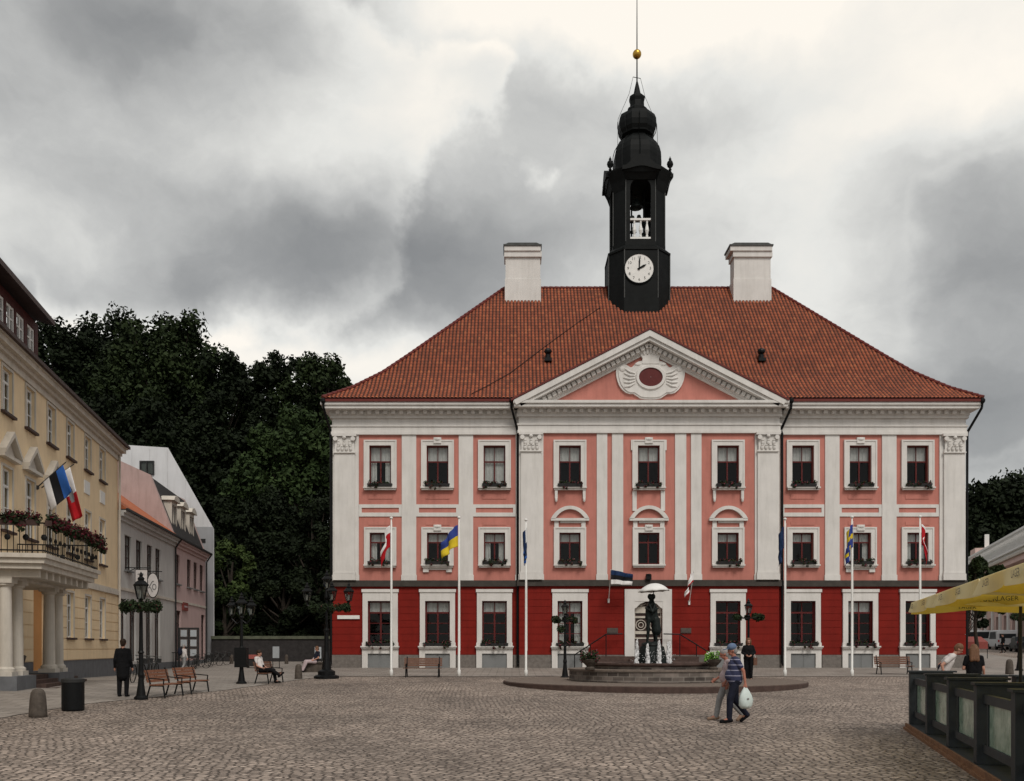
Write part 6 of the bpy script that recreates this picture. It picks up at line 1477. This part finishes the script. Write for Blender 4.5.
for k, (p, pt, _, lab) in enumerate(FL):
    x, y, z = at(p, 676); h = (676-pt)/(F/y); t = thing('flagpole', 'white ' + lab, 'flagpole', (x, y, z), 0, 'white flagpoles in front of the town hall')
    m = MB(); m.lathe([(.075, -.05), (.075, .25), (.050, .28), (.045, h*.5), (.028, h-.08)], n=12); m.build('pole', 'white_paint', t, smooth=True); m = MB(); m.sphere((0, 0, h-.02), .075, (1, 1, .8), 10); m.build('finial', 'white_paint', t, smooth=True)
    m = MB(); m.tube([(.06, -.03, 1.1), (.045, -.03, h-.2)], .006, 4); m.build('halyard', 'white_paint', t)
    S_ = F/y; zt = z+(676-(pt+8))/S_
    P = (x-.05 if k in (0, 1, 3, 4) else x+.05, y-.02, 0)
    if k == 0: flag('flag', 'white over red flag drooping from the leftmost flagpole', P, .95, 1.2, 72, [(.36, 'white_cloth'), (1, 'red_cloth')], zt, -1, 1, .05)
    if k == 1: flag('flag', 'blue over yellow flag lifting in the breeze on the second flagpole from the left', P, .95, 1.05, 48, [(.5, 'blue_flag'), (1, 'yellow_flag')], zt, -1, 2, .07)
    if k == 2: flag('flag', 'limp steel blue flag with pale edge hanging close to the third flagpole from the left', P, .9, 1.0, 84, [(.82, 'navy_flag'), (1, 'sky_blue_flag')], zt, -1, 4, .08)
    if k == 3: flag('flag', 'limp plain navy flag hanging from the third flagpole from the right', P, .95, 1.05, 80, [(1, 'navy_flag')], zt, -1, 3, .1)
    if k == 4: flag('flag', 'limp blue flag with yellow cross on the second flagpole from the right', (x+.0, y-.09, 0), 1.0, 1.1, 76, [(1, 'blue_flag')], zt, -1, 3, .1, emblem=cross); 
    if k == 5: flag('flag', 'limp dark red flag with white edge on the rightmost flagpole', P, .9, 1.2, 80, [(.10, 'white_cloth'), (1, 'red_cloth')], zt, 1, 1, .06)
def wall_flag(label, px, py, dirn, stripes, sgn, ang, hoist, fly):
    x, z = cxx(px), cz(py); t = thing('wall_flagpole', label[0], 'flagpole', (x, YC-.05, z)); e = Vector((dirn*.05, -1.1, 1.55))
    m = MB(); m.cyl((0, 0, 0), e, .022, .018, 6); m.lathe([(.05, -.1), (.06, .12)], n=8); m.build('pole', 'white_paint', t)
    flag('flag', label[1], (x+e.x*.97, YC-.05+e.y*.97, 0), hoist, fly, ang, stripes, z+e.z*.99, sgn, 2, .08)
wall_flag(('pole slanting from the red wall left of the town hall door', 'black, blue and white flag blown sideways above the left of the door'), 608.5, 601, .1, [(.33, 'navy_flag'), (.66, 'black_cloth'), (1, 'white_cloth')], 1, 12, .75, 1.1)
wall_flag(('pole slanting from the red wall right of the town hall door', 'white flag drooping above the right of the town hall door'), 689, 603, .2, [(.86, 'white_cloth'), (1, 'red_cloth')], -1, 68, .5, 1.1)
# flags on the yellow building
def quad_flag(label, A_, B_, C_, D_, cols, split, crest=None):
    """A,B hoist ends; D,C fly ends"""
    t = thing('flag', label, 'flag', A_, 0, None); A0, B0, C0, D0 = [Vector(v)-Vector(A_) for v in (A_, B_, C_, D_)]; n = 20; mb = MB()
    for j in range(n+1):
        for i in range(n+1):
            u, v = i/n, j/n; P = (A0.lerp(B0, u)).lerp(D0.lerp(C0, u), v); P += Vector((.05, -.12, 0))*math.sin(u*7+v*3)*v; mb.v.append(tuple(P))
    for j in range(n):
        for i in range(n):
            k = j*(n+1)+i; mb.f.append((k, k+1, k+n+2, k+n+1)); w_ = (i+.5)/n if split == 'u' else (j+.5)/n; mi = next(q for q, (l_, _) in enumerate(cols) if w_ <= l_)
            if crest and math.hypot(((i+.5)/n-.5)*.8, (j+.5)/n-.5) < .17: mi = len(cols)
            mb.m.append(mi)
    o = mb.build('cloth', [c_[1] for c_ in cols]+(['grey_panel'] if crest else []), t, smooth=True); sol = o.modifiers.new('Solidify', 'SOLIDIFY'); sol.thickness = .006
def W3(px, py, Y): return (PX(px, Y), Y, PZ(py, Y))
for (a, b, lab) in (((37, 487.5, 34.6), (66, 462, 34.2), 'slanting flagpole on the yellow wall with the striped flag'), ((38.5, 490, 35.2), (74, 464, 34.9), 'second slanting flagpole on the yellow wall, carrying the red and white flag')):
    t = thing('wall_flagpole', lab, 'flagpole', W3(*a), 0, 'flagpoles on the yellow building'); m = MB(); m.cyl((0, 0, 0), Vector(W3(*b))-Vector(W3(*a)), .025, .02, 6); m.sphere((0, 0, 0), .09, n=8); m.build('pole', 'seam_metal', t)
quad_flag('flag striped blue, black and white on the yellow building balcony', W3(63, 465, 34.2), W3(43, 482.5, 34.45), W3(51, 512, 34.3), W3(71.5, 491.5, 34.0), [(.36, 'sky_blue_flag'), (.68, 'black_cloth'), (1, 'white_cloth')], 'u')
quad_flag('white and red flag with a grey crest behind the striped flag', W3(70, 467, 34.9), W3(60, 474, 35.0), W3(72.5, 522, 34.8), W3(82.5, 516, 34.6), [(.52, 'white_cloth'), (1, 'red_cloth')], 'v', True)
t = thing('urn', 'dark stone urn beside the door of the yellow building porch', 'urn', tr@Vector((cols_u[1]+.9, -1.2, .76))); m = MB(); m.lathe([(.2, 0), (.2, .08), (.1, .16), (.24, .4), (.3, .62), (.26, .66)], n=16); m.build('bowl', 'bollard_stone', t); V, Q = leaf_cloud([((0, 0, .72), .2)], 300, .08, RNG); np_mesh('foliage', V, Q, 'foliage_dark', t)

# bicycles
def make_bike():
    t = thing('bicycle', '', 'bicycle', (0, 0, 0), 0, 'bicycles parked along the pink house')
    for x in (-.52, .52):
        m = MB(); m.tube([(x+.33*math.cos(a*math.pi/10), 0, .34+.33*math.sin(a*math.pi/10)) for a in range(21)], .02, 5)
        for a in range(8): m.cyl((x, 0, .34), (x+.32*math.cos(a*math.pi/4), 0, .34+.32*math.sin(a*math.pi/4)), .004, .004, 3)
        m.build('wheel', 'tyre', t)
    m = MB(); m.tube([(-.52, 0, .34), (-.08, 0, .30), (-.2, 0, .82)], .018, 6); m.tube([(-.08, 0, .30), (.38, 0, .78), (-.18, 0, .74)], .018, 6); m.tube([(-.52, 0, .34), (-.18, 0, .74)], .012, 5); m.tube([(.52, 0, .34), (.38, 0, .78), (.36, 0, .98)], .018, 6); m.build('frame', 'seam_metal', t)
    m = MB(); m.sphere((-.2, 0, .88), .1, (1.3, .6, .35), 8); m.build('saddle', 'tyre', t); m = MB(); m.tube([(.26, -.25, 1.0), (.38, -.1, .98), (.38, .1, .98), (.26, .25, 1.0)], .015, 5); m.build('handlebar', 'seam_metal', t)
    m = MB()
    for x in (.62,): m.box(x-.1, x+.14, -.13, .13, .70, .90)
    m.build('basket', 'dark_frame', t); return t
bk = make_bike()
BL = [(220, 665, 40, 'bicycle at the far end of the row, its wheel towards the trees'), (213.5, 666, 60, 'bicycle second from the far end of the row by the pink house'), (206, 667, 75, 'bicycle in the middle of the row, right of the glass case'), (199, 668.5, 50, 'bicycle just right of the person in the white top'), (194, 669.5, 100, 'bicycle half hidden next to the glass case'),
      (152, 677.5, 95, 'bicycle leaning by the grey house behind the orange benches'), (147, 680, 110, 'bicycle directly behind the single lantern post'), (137, 682.5, 95, 'bicycle left of the single lantern against the grey house')]
for k, (px_, py_, a, lab) in enumerate(BL):
    b = bk if k == 0 else copy_tree(bk); x, y, z = at(px_, py_); b.location = (x, y, z); b.rotation_euler = (R(6), 0, R(a)); b['label'] = lab
x, y, z = at(170, 668.5); t = thing('barrier', 'low black railing enclosure in front of the pink house', 'railing', (x, y, z), R(10)); m = MB()
for k in range(9): m.cyl((-.75+.19*k, 0, 0), (-.75+.19*k, 0, 1.05), .02, .02, 5)
for zz in (.15, 1.05): m.cyl((-.8, 0, zz), (.8, 0, zz), .025, .025, 5)
m.build('bars', 'black_metal', t)

# vehicles in the side street
def vehicle(name, label, cat, loc, rz, L, W, H, paint, hood=True, van=False):
    t = thing(name, label, cat, loc, rz)
    if van: P = [(-L/2, .28), (L/2-.05, .28), (L/2, .75), (L/2-.5, .98), (L/2-1.15, H-.08), (L/2-1.6, H), (-L/2+.15, H), (-L/2, H-.35)]
    else: P = [(-L/2, .28), (L/2-.05, .28), (L/2, .62), (L/2-.25, .78), (L/2-1.15, .92), (L/2-1.75, H-.04), (L/2-2.2, H), (-L/2+.95, H-.02), (-L/2+.45, .98), (-L/2, .88)]
    m = MB(); m.prism(P, -W/2, W/2); o = m.build('body', paint, t); bv = o.modifiers.new('Bevel', 'BEVEL'); bv.width = .08; bv.segments = 3
    for x in (-L/2+.75, L/2-.8):
        for s_ in (-1, 1):
            m = MB(); m.cyl((x, s_*(W/2-.18), .31), (x, s_*(W/2+.012), .31), .31, .31, 18); w_ = m.build('wheel', 'tyre', t); m = MB(); m.cyl((x, s_*(W/2+.0), .31), (x, s_*(W/2+.022), .31), .17, .15, 14); m.build('rim', 'seam_metal', w_)
    zb_ = 1.0 if not van else H*.55
    for s_ in (-1, 1):
        m = MB(); xf_ = L/2-1.35 if van else L/2-1.45
        m.prism([(-L/2+.55, zb_), (xf_+.25, zb_), (xf_-.15, H-.16), (-L/2+.75, H-.16)], *sorted((s_*(W/2+.004), s_*(W/2-.02)))); m.build('side_window', 'car_dark', t)
    m = MB(); m.box(-L/2-.012, -L/2+.03, -W/2+.18, W/2-.18, H*.58, H-.38) if van else m.obox((-L/2+.66, 0, 1.18), (.015, 0, .0), (0, W/2-.2, 0), (.16, 0, .19)); m.build('rear_window', 'car_dark', t)
    m = MB(); a, b = (L/2-.52, .98), (L/2-1.12, H-.1); dv = Vector((b[0]-a[0], 0, b[1]-a[1])); nn = Vector((-dv.z, 0, dv.x)).normalized()*-.012
    if van: m.obox((Vector((a[0], 0, a[1]))+Vector((b[0], 0, b[1])))/2+nn, dv*.45, (0, W/2-.15, 0), nn); m.build('windscreen', 'car_dark', t)
    for s_ in (-1, 1):
        m = MB(); m.box(-L/2-.015, -L/2+.02, s_*(W/2-.12)-.07, s_*(W/2-.12)+.07, .75, .95); m.build('tail_light', 'red_cloth', t)
    m = MB(); m.box(-L/2-.018, -L/2, -.26, .26, .5, .62); m.build('number_plate', 'white_paint', t); m = MB(); m.box(-L/2-.06, -L/2+.1, -W/2+.02, W/2-.02, .3, .48); m.build('bumper', 'seam_metal', t); return t
def gy(px, Y): x = PX(px, Y); return x, Y, gz(x, Y)
vehicle('parked_van', 'white van seen from behind under the yellow parasol edge', 'van', gy(1002, 92), R(74), 4.6, 1.85, 1.95, 'van_white', van=True)
vehicle('parked_van', 'white van side-on at the far end of the side street', 'van', gy(984, 98), R(150+180), 4.5, 1.8, 1.9, 'van_white', van=True)
vehicle('parked_car', 'dark car at the right edge of the side street', 'car', gy(1023, 84), R(70), 4.3, 1.75, 1.42, 'car_dark')
x, y, z = gy(1003, 80); person('pedestrian in dark clothes crossing the side street behind the white van', (x, y, z), R(180), 1.7, WALK, top='cloth_black', legs='cloth_black', sleeve='long', vox=.02)
t = thing('awning', 'small red awning at the dark shopfront beyond the town hall', 'awning', gy(968.5, 66)); m = MB(); m.add([(-.9, 0, 1.6), (.9, 0, 1.6), (.9, -1, 1.2), (-.9, -1, 1.2), (-.9, -1, .7), (.9, -1, .7)], [(0,1,2,3), (3,2,5,4)]); m.build('cloth', 'newsbox_red', t); m = MB(); [m.cyl((s_*.88, -.95, 0), (s_*.88, -.95, 1.2), .025) for s_ in (-1, 1)]; m.build('post', 'dark_frame', t)['kind'] = 'stuff'

# ================================================================== TERRACE: deck, fence, parasols
dv = Vector((.302, 1, 0)).normalized(); ev = Vector((dv.y, -dv.x, 0)); A_ = Vector((8.06, 18.26, 0))
dk = thing('terrace_deck', 'low wooden terrace deck with a worn brown edge board', 'terrace', (A_.x, A_.y, 0), math.atan2(dv.y, dv.x))
# local x away from the viewer, local -y to the right (ev)
m = MB(); m.box(-14, .02, -7, .035, .06, .11); m.build('decking', 'fence_paint', dk); m = MB(); m.box(-14, .04, .036, .075, -.1, .125); m.build('edge_board', 'deck_wood', dk)
m = MB(); m.box(-14, .04, .076, .11, -.1, .05); m.build('lower_board', 'deck_wood', dk)
fn = thing('terrace_fence', 'dark grey wooden terrace fence with posts and green glass panels at the right', 'fence', (A_.x, A_.y, .11), math.atan2(dv.y, dv.x))
ps = [0, 2.25, 4.45, 6.56, 8.63, 10.7, 12.8]; H_ = 1.05
for k, p in enumerate(ps):
    m = MB(); m.box(-p-.10, -p+.10, -.80, .0, 0, H_); o = m.build('post', 'fence_paint', fn); bv = o.modifiers.new('Bevel', 'BEVEL'); bv.width = .008; bv.segments = 2
    m = MB(); m.box(-p-.13, -p+.13, -.86, .03, H_+.001, H_+.035); o = m.build('cap', 'fence_paint', o)
for p, q in zip(ps[:-1], ps[1:]):
    for z0, z1 in ((H_-.24, H_-.12), (.16, .27)):
        m = MB(); m.box(-q+.101, -p-.101, -.14, -.08, z0, z1); m.build('rail', 'fence_paint', fn)
    m = MB(); m.box(-q+.45, -p-.35, -.118, -.106, .271, H_-.241); m.build('glass_panel', 'green_glass', fn)
    for x in (-q+.39, -p-.35): m = MB(); m.box(x, x+.058, -.135, -.085, .271, H_-.241); m.build('stile', 'fence_paint', fn)
# planters along the far end
for k in range(4):
    u = .75+1.35*k; c = A_+ev*(u+.4); t = thing('planter_box', ['dark wooden planter box next to the corner fence post', 'second dark planter box in the row behind the fence', 'third dark planter box in the row behind the fence', 'dark planter box at the frame edge behind the fence'][k], 'planter', (c.x, c.y, .11), math.atan2(ev.y, ev.x), 'planter boxes at the far end of the terrace')
    m = MB(); m.box(-.6, .6, -.2, .2, 0, .98); m.build('box', 'fence_paint', t); m = MB(); m.box(-.64, .64, -.24, .24, .981, 1.01); m.build('rim', 'fence_paint', t)
    if k > 1:
        pts = [((RNG.uniform(-.5, .5), RNG.uniform(-.1, .1), RNG.uniform(1.0, 1.3)), .16) for _ in range(14)]; V, Q = leaf_cloud(pts, 1500, .09, RNG); np_mesh('foliage', V, Q, 'foliage_dark', t)
# tables and chairs are out of sight behind the fence; parasols
C0 = Vector((7.52, 16.95, 0)); SD = 3.0
def parasol(k, label):
    c = C0-dv*(SD*.5+SD*1.04*k)+ev*(SD*.5); t = thing('parasol', label, 'parasol', (c.x, c.y, .11), math.atan2(dv.y, dv.x), 'yellow parasols over the terrace'); ze = 2.39; zt = 2.62; h = SD/2
    m = MB(); n = 10
    for a in range(4):
        M = Matrix.Rotation(a*math.pi/2, 4, 'Z')
        for i in range(n):
            for j in range(5):
                def pt(s_, r): 
                    x = h*r; y_ = -h*r+2*h*r*s_; return M@Vector((x, y_, zt+(ze-zt)*r-.10*math.sin(math.pi*r)*math.sin(math.pi*s_)+.0))
                m.quad(pt(i/n, j/5), pt((i+1)/n, j/5), pt((i+1)/n, (j+1)/5), pt(i/n, (j+1)/5))
    m.build('canopy', 'canvas_yellow', t)
    for a in range(4):
        M = Matrix.Rotation(a*math.pi/2, 4, 'Z'); m = MB(); n = 36
        for i in range(n):
            def vp(s_, top, off=0):
                y_ = -h+2*h*s_; wv = .07*math.sin(s_*math.pi*3+k)*(0 if top else 1); lo = .15+.07*abs(math.sin(s_*math.pi*1.5+k*.7)); return M@Vector((h+off+(0 if top else .03)+wv, y_, ze-(0 if top else lo)+.004))
            m.quad(vp(i/n, 1), vp((i+1)/n, 1), vp((i+1)/n, 0), vp(i/n, 0), 0); m.quad(vp(i/n, 1, -.005), vp((i+1)/n, 1, -.005), vp((i+1)/n, 0, -.005), vp(i/n, 0, -.005), 1)
        uy = M@Vector((0, 1, 0))
        for off in (-.85, .55):
            text_into(m, 'LAGER', .12, (M@Vector((h+.075, off, ze-.10))), uy, (0, 0, 1), 2); text_into(m, 'LAGER', .10, (M@Vector((h-.045, off, ze-.10))), -uy, (0, 0, 1), 2)
        v_ = m.build('valance', ['canvas_white', 'canvas_yellow', 'seam_metal'], t)
    for a in range(8):
        m = MB(); ang = a*math.pi/4+math.pi/4; rr = h*math.sqrt(2) if a % 2 == 0 else h; m.cyl((0, 0, zt-.05), (rr*math.cos(ang)*.98, rr*math.sin(ang)*.98, ze-.02), .013, .013, 5); m.build('rib', 'bench_brown', t)
    m = MB(); m.cyl((0, 0, 0), (0, 0, zt+.1), .028, .025, 10); m.lathe([(.3, 0), (.3, .05), (.05, .12), (.04, .3)], n=16); m.build('pole', 'dark_frame', t)
for k, lab in enumerate(('yellow parasol at the far corner of the terrace', 'yellow parasol second from the far corner of the terrace', 'yellow parasol third along, at the edge of the picture', 'yellow parasol nearest the viewer over the terrace')): parasol(k, lab)

# kissing couple under an umbrella, bronze
BZ = .2+1.62
sc_ = thing('bronze_statue', 'dark bronze statue of an embracing couple standing in the fountain', 'statue', (PX(651.5, FY), FY, BZ))
def fig(ox, sg):
    o = Vector((ox, 0, 0)); P = lambda x, y, z: o+Vector((sg*x, y, z))
    return [('c', P(0, .07, .85), P(.02, .08, .42), .085, .062), ('c', P(.02, .08, .42), P(-.02, .08, .06), .058, .045), ('c', P(0, -.07, .85), P(-.03, -.09, .42), .085, .062), ('c', P(-.03, -.09, .42), P(-.06, -.08, .06), .058, .045), ('c', P(-.02, .08, .04), P(.10, .08, .03), .045, .035), ('c', P(-.06, -.08, .04), P(.06, -.08, .03), .045, .035),
        ('c', P(0, 0, .88), P(.03, 0, 1.22), .13, .14), ('c', P(.03, -.13, 1.34), P(.03, .13, 1.34), .075, .075), ('c', P(.03, 0, 1.3), P(.09, 0, 1.5), .09, .055), ('s', P(.11, 0, 1.60), .10, (1, .85, 1.15)), ('s', P(.07, 0, 1.64), .105, (1, .95, 1)), ('c', P(.20, 0, 1.575), P(.215, 0, 1.565), .018, .016),
        ('c', P(.03, -.17, 1.33), P(.12, -.24, 1.1), .052, .045), ('c', P(.12, -.24, 1.1), P(.33, -.15, 1.2), .042, .034), ('c', P(.03, .17, 1.33), P(.14, .22, 1.12), .052, .045), ('c', P(.14, .22, 1.12), P(.34, .14, 1.26), .042, .034), ('c', P(.33, -.15, 1.2), P(.40, -.08, 1.24), .03, .025)]
pr = fig(-.13, 1)+fig(.13, -1)+[('c', Vector((0, 0, .85)), Vector((0, 0, 1.35)), .13, .14)]+[('c', Vector((.17, 0, .85)), Vector((.20, 0, .45)), .15, .20)]
for q in (-.02, .0, .02): pr.append(('c', Vector((.1, q-.2, 1.2)), Vector((.18, q-.17, 1.22)), .012, .010))
sc_.scale = (.94, 1.0, 1.08); body_blob(pr, .016, 'couple', 'bronze', sc_); m = MB(); m.lathe([(.42, -.06), (.40, .0), (.34, .04)], n=18); m.build('plinth', 'bronze', sc_)
um = thing('umbrella', 'open umbrella with a shiny pale top held over the bronze couple', 'umbrella', (PX(652.5, FY), FY, BZ+.12))
m = MB(); m.cyl((.02, -.1, 1.2), (.04, -.05, 2.2), .018, .015, 8); m.build('shaft', 'bronze', um)
m = MB(); n = 24; vs = []
for j in range(7):
    r = .60*j/6
    for i in range(n):
        a = 2*math.pi*i/n; rr_ = r*(1-.06*abs(math.sin(4*a))*(j/6)); vs.append((.04+rr_*math.cos(a), rr_*math.sin(a)-.05, 2.15-.30*(r/.6)**2+.02*abs(math.sin(4*a))*j/6-.06*rr_*math.cos(a)*-1))
m.add(vs, [(j*n+i, (j+1)*n+i, (j+1)*n+(i+1) % n, j*n+(i+1) % n) for j in range(6) for i in range(n)]); o = m.build('canopy', 'white_paint', um, smooth=True); o.data.materials.append(MAT['bronze']); sol = o.modifiers.new('Solidify', 'SOLIDIFY'); sol.thickness = .03; sol.offset = -1; sol.material_offset = 0
